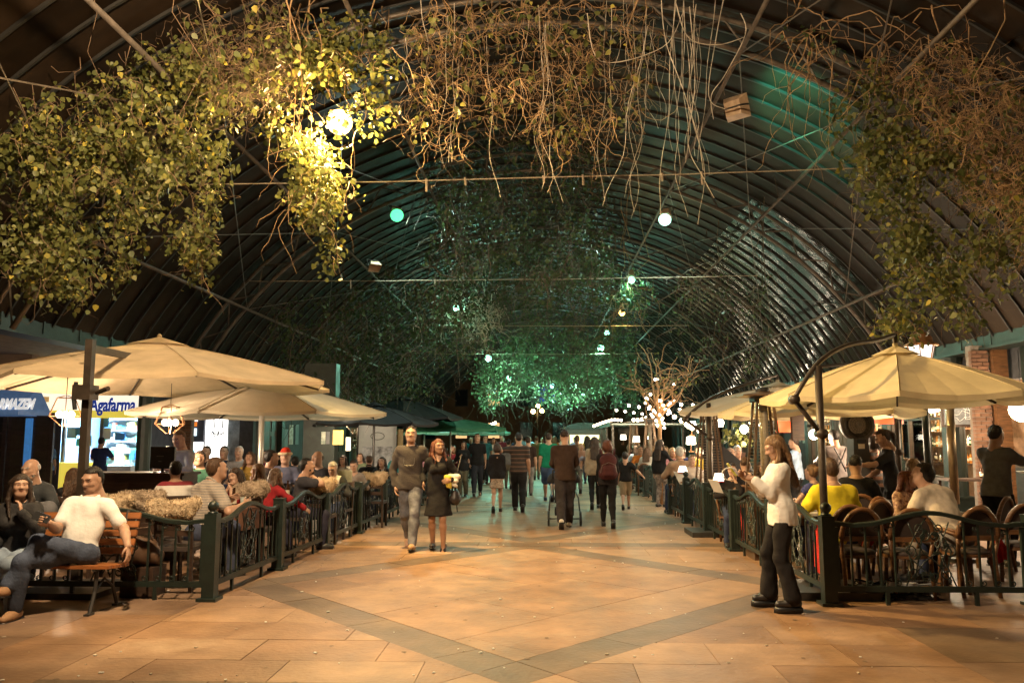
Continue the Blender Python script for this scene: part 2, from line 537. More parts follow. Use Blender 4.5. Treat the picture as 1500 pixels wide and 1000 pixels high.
for s in (-1, 1):                        # eaves beams and the columns that carry them
    mb = MB()
    mb.box((s * (XW + .12), 29, 3.53), (.3, 66, .36)).box((s * (XW + .12), 29, 3.74), (.44, 66, .05)).box((s * (XW + .12), 29, 3.33), (.44, 66, .05))
    for i in range(60): mb.box((s * (XW - .035), -3 + i * 1.1, 3.53), (.02, .05, .3))
    mb.build('eaves_beam', M_GREEN_IRON, roof)
    MB().tube([(s * (XW - .1), -4, 3.9), (s * (XW - .1), 62, 3.9)], .07, 8).build('gutter_pipe', M_GREEN_IRON, roof, True)
cm = MB().box((0, 0, .2), (.46, .46, .4)).box((0, 0, .42), (.54, .54, .05)).lathe([(.17, .44), (.15, .8), (.145, 2.7), (.19, 2.9), (.16, 3.0), (.2, 3.15), (.22, 3.3)], 12)
for i, y in enumerate((10.5, 17.5, 24.4, 31.5, 38.5, 45.5, 52.5)):
    for s in (-1, 1):
        if i == 0: cmesh = cm.mesh('roof_column', M_GREEN_IRON, False)
        o = put('roof_column', cmesh, None, (s * (XW + .1), y, 0))
        nth = ('closest to the benches', 'beside the pharmacy front', 'third along the hall', 'fourth along the hall', 'fifth along the hall', 'sixth along the hall', 'last before the open end')[i]
        tag(o, 'dark green iron column under the eaves beam, %s side, %s' % ('pharmacy' if s < 0 else 'pub', nth), 'column', 'green columns carrying the roof')
# sagging cables across the hall
M_CABLE = mat('frayed_cable', (0.3, 0.24, 0.17), rough=0.8, var=0.5, scale=60)
def cable(pts_px, Y, label, sag=.03, drips=()):
    a, b = at(*pts_px[0], Y), at(*pts_px[1], Y)
    mb = MB()
    pts = [a.lerp(b, i / 24) + Vector((0, random.uniform(-.01, .01), -sag * 4 * (i / 24) * (1 - i / 24) + random.uniform(-.008, .008))) for i in range(25)]
    mb.tube(pts, .010, 5)
    for t in drips:
        i = int(t * 24); mb.tube([pts[i] + Vector((0, 0, .03)), pts[i] + Vector((.01, 0, -.09 - .1 * random.random()))], .018, 5)
    tag(mb.build('tie_cable', M_CABLE), label, 'cable', 'cables strung across the hall')
cable(((175, 272), (1560, 236)), 12.2, 'pale frayed cable across the hall in front of the hanging twigs', .05, (.34, .4, .46, .53, .62, .66))
cable(((360, 412), (1110, 404)), 19, 'second thin cable across the hall below the green floodlights', .03, (.22, .4, .6, .75))
cable(((560, 475), (1010, 477)), 26, 'third thin cable across the hall, far behind the others', .03)
cable(((640, 518), (960, 517)), 33, 'faintest thin cable across the hall above the green vines', .03)

'''mb = MB()
for i in range(6):
    a0, a1 = R(21) + i * R(3.4), R(21) + (i + 1) * R(3.4)
    (xa, za), (xb, zb) = arc(a0, RR - .085), arc(a1, RR - .085)
    mb.add([(xa, 12.65, za), (xa, 15.35, za), (xb, 15.35, zb), (xb, 12.65, zb)], [(0, 1, 2, 3)])
mb.build('translucent_panel', mat('smoked_translucent_sheet', (.05, .05, .045), '''

# ------------------------------------------------------------------ side aisle ceilings and shop fronts
M_STUCCO = mat('tan_stucco', (0.34, 0.24, 0.16), rough=0.9, var=0.3, scale=2, bump=0.3, bscale=12)
M_DARKWALL = mat('charcoal_plaster', (0.05, 0.05, 0.055), rough=0.8, var=0.3, bump=0.2)
M_BRICK = mat('old_brick', (0.17, 0.085, 0.05), rough=0.9, var=0.35, bump=0.3, obj_rand=.3, isl=0)
M_MORTAR = mat('mortar', (0.2, 0.17, 0.14), rough=0.95, var=0.2)
M_CEIL = mat('tan_ceiling_board', (0.26, 0.185, 0.12), rough=0.8, var=0.3, bump=.2, bscale=6)
def pane_mat():
    m = bpy.data.materials.new('window_glass'); m.use_nodes = True
    nt = m.node_tree; nt.nodes.remove(nt.nodes['Principled BSDF'])
    t = nt.nodes.new('ShaderNodeBsdfTransparent'); g = nt.nodes.new('ShaderNodeBsdfGlossy'); g.inputs['Roughness'].default_value = .03
    t.inputs[0].default_value = (.86, .9, .88, 1)
    lw = nt.nodes.new('ShaderNodeLayerWeight'); pw = nt.nodes.new('ShaderNodeMath'); pw.operation = 'POWER'; pw.inputs[1].default_value = 4
    nt.links.new(lw.outputs['Facing'], pw.inputs[0]); f = nt.nodes.new('ShaderNodeMath'); f.operation = 'MULTIPLY_ADD'; f.inputs[1].default_value = .6; f.inputs[2].default_value = .05
    nt.links.new(pw.outputs[0], f.inputs[0])
    x = nt.nodes.new('ShaderNodeMixShader')
    nt.links.new(f.outputs[0], x.inputs[0]); nt.links.new(t.outputs[0], x.inputs[1]); nt.links.new(g.outputs[0], x.inputs[2])
    nt.links.new(x.outputs[0], nt.nodes['Material Output'].inputs[0])
    return m
M_PANE = pane_mat()
brick_me = MB().box((0, 0, 0), (.2, .1, .062)).mesh('brick', M_BRICK)
def brick_face(parent, w, h, y, x0=0, z0=0, limit=400):   # courses of single bricks set proud of the wall face
    n = 0
    for r in range(int(h / .075)):
        x = x0
        while x < x0 + w - .03:
            bw = min(.1 if (r % 2 and x == x0) else .2, x0 + w - x)
            if n < limit: put('brick', brick_me, parent, (x + bw / 2, y + random.uniform(-.004, .004), z0 + .04 + r * .075)).scale = (bw / .2, 1, 1)
            x += bw + .013; n += 1
for s, x0, x1 in ((-1, -16, -8.72), (1, 8.72, 14)):
    tag(MB().box(((x0 + x1) / 2, 27, 3.85), (x1 - x0, 62, .12)).build('aisle_ceiling', M_CEIL), None, None, None, 'structure')
    for i in range(5):
        pass
# pharmacy: a shop front facing the visitors at the end of the side court
Yp = 22.0
def X(px, Y): return at(px, 600, Y).x
def Z(py, Y): return at(300, py, Y).z
px0, px1 = X(42, Yp), X(207, Yp)
ph = thing('pharmacy_shop', 'brightly lit pharmacy front with white and yellow signboard and stocked shelves', 'shop', ((px0 + px1) / 2, Yp, 0))
def pb(name, x0, x1, y0, y1, z0, z1, m, par=None, label=None):
    o = MB().box(((x0 + x1) / 2 - ph.location.x, (y0 + y1) / 2 - Yp, (z0 + z1) / 2), (x1 - x0, y1 - y0, z1 - z0)).build(name, m, par or ph)
    if label: o['label'] = label
    return o
M_PHW = mat('cool_white_panel', (.72, .78, .82), rough=.5, var=.05)
M_SIGNW = mat('sign_white', (.8, .78, .7), rough=.4, var=.03, emis=(1, .93, .72), estr=.9)
M_SIGNY = mat('sign_yellow', (.8, .62, .08), rough=.4, var=.03, emis=(1, .78, .1), estr=.55)
M_BLUE = mat('sign_blue', (.01, .045, .3), rough=.4, var=.05, emis=(.01, .06, .5), estr=.3)
pb('floor_slab', px0, px1, Yp, Yp + 4, -.01, .02, M_PHW)
pb('rear_wall', px0, px1, Yp + 3.9, Yp + 4, .02, 3.2, M_PHW)
pb('side_wall', px0 - .1, px0, Yp, Yp + 4, 0, 3.2, mat('pale_blue_panel', (.3, .5, .75), rough=.5, var=.1))
pb('side_wall', px1, px1 + .1, Yp + .003, Yp + 4, 0, 3.2, M_DARKWALL)
pb('shop_ceiling', px0, px1, Yp, Yp + 4, 3.0, 3.06, M_PHW)
sg = pb('sign_board', px0 - .1, px1 + .1, Yp - .25, Yp - .05, Z(601, Yp), Z(570, Yp), M_SIGNW)
pb('sign_band', px0 - .1, px1 + .1, Yp - .262, Yp - .04, Z(612, Yp), Z(601, Yp), M_SIGNY, sg)
pb('sign_emblem', X(71, Yp), X(79, Yp), Yp - .262, Yp - .2, Z(589, Yp), Z(581, Yp), mat('orange_emblem', (.7, .4, .15), var=.2, emis=(1, .6, .2), estr=.3), sg)
text('sign_lettering', 'Agafarma', .5, M_BLUE, sg, (X(139, Yp) - ph.location.x, -.27, Z(602, Yp)), (R(90), 0, 0), .01, .66, .1, .014)
for i in range(2):
    w = (px1 - px0) / 2
    pb('light_panel', px0 + .3 + i * w, px0 + w - .3 + i * w, Yp + 1.0, Yp + 2.4, 2.93, 2.96, glow('cool_light_panel', (.78, .9, 1), 120))
pal = [mat('pack_%d' % i, c, rough=.5, var=.1) for i, c in enumerate(((.1, .3, .7), (.7, .75, .8), (.1, .55, .7), (.65, .2, .15), (.75, .7, .2), (.15, .5, .3), (.35, .55, .8)))]
mbs = MB(); bx = MB()
for r in range(7):
    z = .5 + r * .34
    mbs.box((0, 3.55, z), (px1 - px0 - .4, .36, .025))
    x = px0 + .25 - ph.location.x
    while x < px1 - .3 - ph.location.x:
        w, h = random.uniform(.06, .2), random.uniform(.1, .28)
        if random.random() < .9: bx.box((x + w / 2, 3.5 + random.uniform(-.05, .05), z + .013 + h / 2), (w * .93, .18, h), random.randrange(7))
        x += w
sh = mbs.build('shelf', M_PHW, ph)
o = bx.build('packages', pal, sh); o['kind'] = 'stuff'
for k in range(3):                       # gondolas standing inside the shop
    gx = px0 + 1.1 + k * 1.2 - ph.location.x
    g = MB().box((gx, 2.2, .62), (.7, .5, 1.2)).build('display_stand', M_PHW, ph)
    b2 = MB()
    for r in range(3):
        for c in range(5): b2.box((gx - .28 + c * .14, 1.9, .35 + r * .4), (.11, .1, .28), random.randrange(7))
    o = b2.build('packages', pal, g); o['kind'] = 'stuff'
for i in range(4):
    x = px0 + i * (px1 - px0) / 3
    pb('window_mullion', x - .04, x + .04, Yp - .06, Yp + .02, 0, Z(612, Yp), M_STEEL)
for i in range(3):
    xa, xb = px0 + i * (px1 - px0) / 3 + .042, px0 + (i + 1) * (px1 - px0) / 3 - .042
    pb('window_pane', xa, xb, Yp - .02, Yp - .012, .9, Z(612, Yp), M_PANE)
for k in range(9):                       # posters and stickers on the glass
    x, z = random.uniform(px0 + .3, px1 - .4), random.uniform(1.3, 2.2)
    pb('poster', x, x + random.uniform(.15, .34), Yp - .035, Yp - .028, z, z + random.uniform(.15, .35), pal[random.choice((0, 1, 2, 5, 6))])
pb('counter', px0 + .4, px0 + 2.0, Yp - .5, Yp - .1, 0, .98, M_SIGNY, None, 'yellow sales counter under the shop window')
pb('counter', px0 + 2.0, px1, Yp - .42, Yp - .1, 0, .9, M_PHW, None, 'white sales counter under the shop window')
pb('fascia', px0 - .1, px1 + .1, Yp - .1, Yp + .1, Z(570, Yp), 3.79, M_STUCCO)

# neighbour shop with blue awning
Ya = 20.6
xa0, xa1 = X(-60, Ya), X(38, Ya)
ar = thing('grocery_shop', 'dark wooden shop door with glass panes beneath a blue lettered awning', 'shop', (xa1 - 1, Ya, 0))
def ab(name, x0, x1, y0, y1, z0, z1, m, par=None):
    return MB().box(((x0 + x1) / 2 - ar.location.x, (y0 + y1) / 2 - Ya, (z0 + z1) / 2), (x1 - x0, y1 - y0, z1 - z0)).build(name, m, par or ar)
ab('wall', xa0, xa1, Ya + .1, Ya + .4, 2.3, 3.79, M_STUCCO)
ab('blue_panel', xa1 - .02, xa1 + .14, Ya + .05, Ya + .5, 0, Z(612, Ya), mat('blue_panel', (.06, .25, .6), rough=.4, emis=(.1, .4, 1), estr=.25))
for k in range(4):
    x = xa0 + k * .62
    f = ab('door_leaf', x, x + .58, Ya + .12, Ya + .2, 0, 2.28, M_DARKWOOD)
    for r in range(4): ab('door_pane', x + .1, x + .48, Ya + .105, Ya + .119, .5 + r * .43, .87 + r * .43, M_PANE, f)
    ab('door_backing', x + .02, x + .56, Ya + .5, Ya + .52, .1, 2.2, M_DARKWALL, f)
aw = thing('shop_awning', 'glossy blue awning with white capital letters beside the pharmacy sign', 'awning', (xa1 - 1, Ya, 0))
def awp(px, py, Y): p = at(px, py, Y); return p - aw.location
t0, t1 = 2.95, 2.2
xr = X(74, Ya) - aw.location.x
xl = xa0 - aw.location.x
M_AWN = mat('blue_awning', (.15, .25, .42), rough=.25, var=.15, emis=(.2, .4, .8), estr=.14)  # faint emission stands in for light on the canopy, which is no lamp
mb = MB().prism([(xl, 0, t0), (xl, -.75, t1 + .13), (xl, -.75, t1), (xl, 0, t1 - .02)], (xr - xl - .35, 0, 0))
mb.add([(xr - .35, 0, t0), (xr - .35, -.75, t1 + .13), (xr - .35, -.75, t1), (xr - .35, 0, t1), (xr, 0, t1 + .1), (xr, -.02, t1)], [(0, 1, 4), (1, 2, 5, 4), (2, 3, 5)])
mb.build('canopy', M_AWN, aw)
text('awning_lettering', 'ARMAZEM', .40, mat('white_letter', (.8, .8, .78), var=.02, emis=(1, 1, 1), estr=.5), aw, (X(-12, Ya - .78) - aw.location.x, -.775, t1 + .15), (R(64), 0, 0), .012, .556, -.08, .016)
# pale court wall with the white backlit advertisement
Ye = 24.0
cw = thing('court_wall', 'slate grey wall with glowing white doorway and small lit signs beside the pharmacy', 'building', (X(320, Ye), Ye, 0))
def cb(name, a, b, y0, y1, z0, z1, m, par=None):
    x0, x1 = X(a, Ye), X(b, Ye)
    return MB().box(((x0 + x1) / 2 - cw.location.x, (y0 + y1) / 2, (z0 + z1) / 2), (x1 - x0, y1 - y0, z1 - z0)).build(name, m, par or cw)
M_SLATE = mat('slate_blue_wall', (.07, .075, .1), rough=.7, var=.2)
cb('wall_panel', 277, 300, 0, .3, 0, 3.6, M_SLATE)
cb('wall_panel', 300, 352, 0, .3, Z(612, Ye), 3.6, M_SLATE)
cb('wall_panel', 352, 372, 0, .3, 0, 3.6, M_DARKWALL)
cb('lit_screen', 300, 332, .12, .2, 0, Z(612, Ye), glow('white_backlit_panel', (1, .98, .93), 2.2))
cb('lit_screen', 282, 300, -.02, -.005, 0, Z(647, Ye), glow('white_backlit_panel', (1, .98, .93), 2.2))
cb('shop_rack', 332, 352, .15, .3, 0, Z(612, Ye), mat('cool_shelf_grey', (.25, .28, .3), rough=.5, var=.5, scale=5))
cb('lit_sign', 318, 336, -.25, -.1, Z(607, Ye), Z(598, Ye), glow('cool_sign', (.7, .9, 1), 5))
for (a, b, c, d, m) in ((284, 291, 611, 617, glow('white_card', (1, 1, 1), 1.2)), (283, 290, 618, 624, glow('orange_card', (1, .25, .03), .8)), (281, 290, 627, 638, glow('pale_blue_card', (.7, .9, 1), 1.5))):
    cb('lit_card', a, b, -.05, -.02, Z(d, Ye), Z(c, Ye), m)
MB().tube([(X(309 + 20 * i / 40, Ye) - cw.location.x + .03 * math.sin(i * 1.3), .1, Z(640, Ye) + .10 * math.sin(i * .95) * (.5 + .5 * math.sin(i * .37)) + .1) for i in range(41)], .012, 4).tube([(X(311, Ye) - cw.location.x, .1, Z(632, Ye)), (X(316, Ye) - cw.location.x, .1, Z(644, Ye))], .012, 4).build('script_scrawl', M_BLACK, cw)
for a, b in ((312, 596), (324, 597)): MB().bar((X(a, Ye) - cw.location.x, .1, Z(b + 18, Ye)), (X(a + 1, Ye) - cw.location.x, .1, Z(b + 30, Ye)), .03, .02).build('print_stroke', M_BLACK, cw)
bp_ = thing('brick_pier', 'narrow brown brick pier standing between the pharmacy and the slate wall', 'pier', (X(270, 22.6), 22.6, 0))
MB().box((0, .12, 1.75), (.42, .2, 3.5)).build('mortar_core', M_MORTAR, bp_)
brick_face(bp_, .46, 3.3, 0, -.23)
cbw = thing('court_lightbox', 'cream lightbox over the court passage beside the brick pier', 'lightbox', (X(246, 23), 23, 0))
MB().box((0, 0, Z(597, 23)), (1.0, .2, .22)).build('box_frame', M_WHITE, cbw)
MB().box((0, -.115, Z(597, 23)), (.94, .02, .18)).build('lit_face', glow('cream_light', (1, .93, .6), 2.0), cbw)
MB().box((0, 1.2, 1.7), (1.6, .1, 3.4)).build('passage_wall', M_DARKWALL, cbw)
# ------------------------------------------------------------------ the two long facades
M_REDWOOD = mat('red_brown_door_wood', (0.085, 0.03, 0.018), rough=.45, var=.4, scale=4, stretch=(1, 1, 4), bump=.15)
M_WARMWALL = mat('warm_interior_wall', (.3, .17, .09), rough=.8, var=.3)
M_POSTER = [mat('poster_%d' % i, c, rough=.5, var=.5, scale=7, col2=c2) for i, (c, c2) in enumerate((((.5, .42, .3), (.15, .12, .1)), ((.15, .3, .25), (.6, .6, .5)), ((.55, .45, .15), (.8, .75, .6)), ((.3, .32, .33), (.1, .1, .11)), ((.5, .2, .12), (.7, .6, .5))))]
BOT = [M_GLASS, M_GLASSG, mat('clear_glass', (.35, .38, .36), rough=.1, var=.2), mat('amber_liquor', (.4, .16, .03), rough=.1, var=.3), mat('bottle_label', (.6, .55, .42), rough=.6)]
def bottle_geo(mb, x, y, z, h, mi):
    mb.lathe([(.034 * h / .28, 0), (.036 * h / .28, h * .58), (.014 * h / .28, h * .74), (.013 * h / .28, h)], 7, (x, y, z), mi)
    mb.lathe([(.0365 * h / .28, h * .2), (.0368 * h / .28, h * .45)], 7, (x, y, z), 4)
def bay(parent, s, x, y0, w, style, seed):          # one shop bay in a wall along the hall; s = -1 pharmacy side, +1 pub side
    rnd = random.Random(seed)
    # local frame: u along the hall, v into the building
    def P(u, v, z): return (s * v, y0 + u, z)
    def B(name, u0, u1, v0, v1, z0, z1, m, par=None):
        return MB().box((s * (v0 + v1) / 2, y0 + (u0 + u1) / 2, (z0 + z1) / 2), (abs(v1 - v0), u1 - u0, z1 - z0)).build(name, m, par or parent)
    B('pilaster', 0, .3, -.12, .25, 0, 3.34, M_GREEN_IRON if style != 'brick' else M_BRICK)
    B('lintel', .3, w, -.03, .22, 2.75, 3.34, M_DARKWALL if rnd.random() < .5 else M_DARKWOOD)
    if style == 'doors':
        B('door_frame', .3, w, .0, .1, 2.62, 2.75, M_DARKWOOD)
        n = 4; dw = (w - .3) / n
        for k in range(n):
            d = B('door_leaf', .3 + k * dw + .01, .3 + (k + 1) * dw - .01, .05, .11, 0, 2.62, M_REDWOOD)
            for r in range(3): B('door_panel', .3 + k * dw + .1, .3 + (k + 1) * dw - .1, .028, .048, .25 + r * .8, .9 + r * .8, M_REDWOOD if r == 0 else M_DARKWOOD, d)
    elif style == 'window':
        B('stall_riser', .3, w, 0, .15, 0, .7, M_DARKWOOD)
        f = B('window_frame', .3, w, .0, .1, .7, .78, M_DARKWOOD)
        B('window_frame', .3, w, .0, .1, 2.67, 2.75, M_DARKWOOD)
        n = 3; dw = (w - .3) / n
        for k in range(n + 1): B('window_mullion', .3 + k * dw - .03, .3 + k * dw + .03, -.01, .09, .78, 2.67, M_DARKWOOD)
        for k in range(n):
            B('window_transom', .3 + k * dw + .03, .3 + (k + 1) * dw - .03, .01, .08, 2.05, 2.1, M_DARKWOOD)
            B('window_pane', .3 + k * dw + .03, .3 + (k + 1) * dw - .03, .05, .056, .78, 2.05, M_PANE)
            B('window_pane', .3 + k * dw + .03, .3 + (k + 1) * dw - .03, .05, .056, 2.1, 2.67, M_PANE)
        bk = B('room_wall', -.1, w + .1, 1.5, 1.6, 0, 3.3, M_WARMWALL)
        bt = MB()
        for r in range(4):
            z = 1.0 + r * .42
            B('wall_shelf', .4, w - .1, 1.25, 1.5, z, z + .03, M_WOOD, bk)
            u = .5
            while u < w - .2:
                if rnd.random() < .82: bottle_geo(bt, s * 1.36, y0 + u, z + .03, rnd.uniform(.2, .33), rnd.randrange(4))
                u += rnd.uniform(.09, .16)
        o = bt.build('shelf_bottles', BOT, bk); o['kind'] = 'stuff'
        lb = MB()
        for k in range(2): lb.ball((s * .9, y0 + w * (.3 + .4 * k), 2.45), .075, 8, 6)
        lb.build('room_lamp', glow('room_bulb', (1, .72, .4), 45), bk)
        if y0 < 19 or (s < 0 and y0 < 16): lamp('room_light', (s * (.8 if style == 'window' else 1.3), y0 + w * .5, 2.3), (1, .7, .42), 240, .15, bk)
    elif style == 'open':
        B('stall_riser', .3, w, .5, .62, 0, 1.05, M_DARKWOOD)
        B('counter_top', .3, w, .42, .75, 1.05, 1.1, M_WOOD)
        bk = B('room_wall', -.1, w + .1, 2.4, 2.5, 0, 3.3, M_WARMWALL)
        bt = MB()
        for r in range(4):
            z = .95 + r * .42
            B('wall_shelf', .3, w - .1, 2.1, 2.4, z, z + .03, M_WOOD, bk)
            u = .4
            while u < w - .2:
                if rnd.random() < .85: bottle_geo(bt, s * 2.2, y0 + u, z + .03, rnd.uniform(.2, .34), rnd.randrange(4))
                u += rnd.uniform(.09, .15)
        o = bt.build('shelf_bottles', BOT, bk); o['kind'] = 'stuff'
        lb = MB()
        for k in range(3): lb.ball((s * 1.5, y0 + w * (.2 + .3 * k), 2.4), .07, 8, 6)
        lb.build('room_lamp', glow('room_bulb', (1, .72, .4), 45), bk)
        if y0 < 19 or (s < 0 and y0 < 16): lamp('room_light', (s * (.8 if style == 'window' else 1.3), y0 + w * .5, 2.3), (1, .7, .42), 240, .15, bk)
    elif style == 'posters':
        B('panel_wall', .3, w, .0, .12, 0, 2.75, M_DARKWALL)
        for k in range(rnd.randint(2, 4)):
            u, z = .4 + k * .7, rnd.uniform(1.1, 1.6)
            if u > w - .6: break
            B('poster', u, u + rnd.uniform(.4, .6), -.03, -.005, z, z + rnd.uniform(.5, .9), rnd.choice(M_POSTER))
    elif style == 'brick':
        B('wall_core', .3, w, .05, .2, 0, 2.75, M_MORTAR)
fw = thing('pub_building', 'long pub front with bottle shelves, timber windows and green pilasters', 'building', (9.0, 14, 0))
ty = ['open', 'window', 'open', 'window', 'posters', 'open', 'window', 'doors', 'open', 'window', 'posters', 'window', 'doors', 'open']
for i in range(-4, 14): bay(fw, 1, 9, i * 3.2 + 1.2, 3.2, ty[i] if i >= 0 else ('window', 'doors', 'window', 'window')[i], 100 + i)
MB().box((.1, 18, 3.6), (.3, 59, .52)).build('fascia', M_GREEN_IRON, fw)
lw = thing('arcade_building', 'long dark shop front with red wooden doors and green pilasters past the slate wall', 'building', (-9.0, 24.3, 0))
ty = ['doors', 'posters', 'window', 'doors', 'open', 'posters', 'window', 'doors', 'window', 'posters', 'doors']
for i in range(11): bay(lw, -1, 9, i * 3.3 + .2, 3.3, ty[i], 200 + i)
MB().box((-.1, 18, 3.6), (.3, 36.6, .52)).build('fascia', M_STUCCO, lw)
sw = thing('court_side_building', 'tan stucco side building with dark window rows closing the pharmacy court', 'building', (-15.6, 9, 0))
MB().box((0, 0, 1.9), (.4, 26, 3.8)).build('wall', M_STUCCO, sw)
for k in range(7):
    f = MB().box((.22, -10.5 + k * 3.4, 1.5), (.06, 1.5, 1.8)).build('window', M_DARKWOOD, sw)
    MB().box((.256, -10.5 + k * 3.4, 1.5), (.01, 1.3, 1.6)).build('pane', mat('dark_pane', (.02, .025, .03), rough=.1), f)
# brick pier and chalk-drawn steel panel by the pub's first bay
bk = thing('brick_pier', 'orange brick pier between the chalk mural and the round white lamp', 'pier', (at(1440, 600, 16).x, 16, 0))
MB().box((0, .12, 1.7), (.3, .2, 3.4)).build('mortar_core', M_MORTAR, bk)
brick_face(bk, .33, 3.3, .035, -.165)
MB().box((.34, .05, 1.7), (.26, .3, 3.4)).build('timber_post', M_WOOD, bk)
mu = thing('chalk_mural', 'grey steel board with chalk drawings of a bottle and swirls by the brick pier', 'board', (at(1412, 600, 16.2).x, 16.2, 0))
z0, z1 = Z(622, 16.2), Z(560, 16.2)
MB().box((0, .03, (z0 + z1) / 2), (.74, .04, z1 - z0)).build('board', mat('grey_chalkboard', (.16, .17, .18), rough=.5, var=.45, scale=6), mu)
MB().box((0, .06, (z0 + z1) / 2), (.84, .04, z1 - z0 + .1)).build('board_frame', M_DARKWOOD, mu)
M_CHALK = mat('chalk_line', (.6, .6, .58), rough=.95, var=.3, scale=30)
mb = MB()
for k in range(7):
    z = z0 + .12 + k * (z1 - z0 - .2) / 7
    mb.tube([(-.33 + .66 * i / 14, 0, z + .04 * math.sin(i * .9 + k * 1.7) + .02 * math.sin(i * 2.1 + k)) for i in range(15) if (i + k) % 9], .006, 4)
mb.tube([(.1, 0, z0 + .1), (.02, 0, z0 + .1), (.02, 0, z0 + .26), (.05, 0, z0 + .3), (.05, 0, z0 + .38), (.08, 0, z0 + .38), (.08, 0, z0 + .3), (.11, 0, z0 + .26), (.11, 0, z0 + .1)], .007, 4)
mb.build('chalk_drawing', M_CHALK, mu)
sb = thing('side_table', 'low dark serving table with trays beneath the chalk mural', 'table', (at(1425, 690, 15).x, 15, 0))
MB().box((0, 0, .9), (1.1, .5, .04)).build('table_top', M_DARKWOOD, sb)
for x in (-.5, .5):
    for y in (-.2, .2): MB().box((x, y, .44), (.05, .05, .88)).build('leg', M_DARKWOOD, sb)

# ------------------------------------------------------------------ beyond the open far end
fb = thing('street_building', 'dark brown building across the road seen through the open far end', 'building', (0, 84, 0))
MB().box((0, 0, 6), (60, 6, 12)).build('wall', mat('lamp_lit_brown_wall', (.24, .13, .07), rough=.9, var=.35, scale=.4), fb)
MB().prism([(-30, -4, 12), (30, -4, 12), (30, 0, 16), (-30, 0, 16)], (0, .3, 0)).build('roof', M_DARKWALL, fb)
for k in range(16):
    for r in range(3):
        f = MB().box((-24 + k * 3.2, -3.02, 2.4 + r * 3.2), (1.3, .1, 1.7)).build('window', M_DARKWOOD, fb)
        MB().box((-24 + k * 3.2, -3.085, 2.4 + r * 3.2), (1.1, .02, 1.5)).build('pane', glow('lit_window', (1, .6, .25), 1.0) if random.random() < .12 else mat('dark_pane', (.02, .025, .03), rough=.1), f)
MB().box((.6, -3.3, 6.0), (1.8, .2, 1.6)).build('blue_glow_panel', glow('deep_blue_glow', (.02, .06, .6), .6), fb)  # glowing panel added as a stand-in for the blue glow out there
sl = thing('street_lamp', 'street lamp with three warm globes standing across the far road', 'street lamp', (at(787, 600, 70).x, 70, 0))
zt = at(787, 598, 70).z
MB().tube([(0, 0, 0), (0, 0, zt - .2)], [.08, .05], 8).build('pole', M_DARKSTEEL, sl, True)
for i, (dx, dz) in enumerate(((-.35, -.25), (.4, -.2), (.05, .2))):
    MB().tube([(0, 0, zt - .35), (dx * .6, 0, zt - .45 + dz), (dx, 0, zt - .22 + dz)], .03, 6).build('arm', M_DARKSTEEL, sl, True)
    MB().ball((dx, 0, zt + dz), .19, 10, 8).build('globe', glow('warm_globe', (1, .62, .22), 30), sl, True)
for i, (a, b, c, lb, cl) in enumerate(((716, 646, 69, 'silver parked car at the open far end behind the crowd', (.3, .3, .32)), (865, 646, 71, 'dark parked car at the open far end behind the crowd', (.03, .03, .035)))):
    cr = thing('parked_car', lb, 'car', (at(a if i == 0 else 850, b, c).x, c, 0))
    m = mat('car_paint_%d' % i, cl, rough=.25, coat=.5, var=.05)
    MB().prism([(-2.1, -.85, .3), (2.1, -.85, .3), (2.15, -.85, .75), (1.3, -.85, .9), (.7, -.85, 1.4), (-.9, -.85, 1.42), (-1.7, -.85, .95), (-2.15, -.85, .85)], (0, 1.7, 0)).build('body', m, cr)
    MB().prism([(.62, -.86, .95), (1.15, -.86, .95), (.62, -.86, 1.33), (-.85, -.86, 1.35), (-1.4, -.86, .98)], (0, .005, 0)).build('side_window', mat('dark_pane', (.02, .025, .03), rough=.1), cr)
    for x in (-1.3, 1.3):
        for y in (-.8, .8): MB().cyl((x, y - .1, .32), (x, y + .1, .32), .32, n=16).build('wheel', M_BLACK, cr)
ks = thing('kiosk', 'brown kiosk with a rounded roof beyond the stroller', 'kiosk', (at(855, 640, 52).x, 52, 0))
MB().box((0, 0, 1.1), (2.6, 2, 2.2)).build('body', M_REDWOOD, ks)
MB().prism([(1.25 * math.cos(a), -1.05, 2.2 + .4 * math.sin(a)) for a in [math.pi * i / 10 for i in range(11)]], (0, 2.1, 0)).build('roof', M_DARKWOOD, ks)
MB().box((0, -1.02, 1.4), (1.8, .06, .9)).build('hatch', glow('kiosk_light', (1, .75, .4), 1.5), ks)
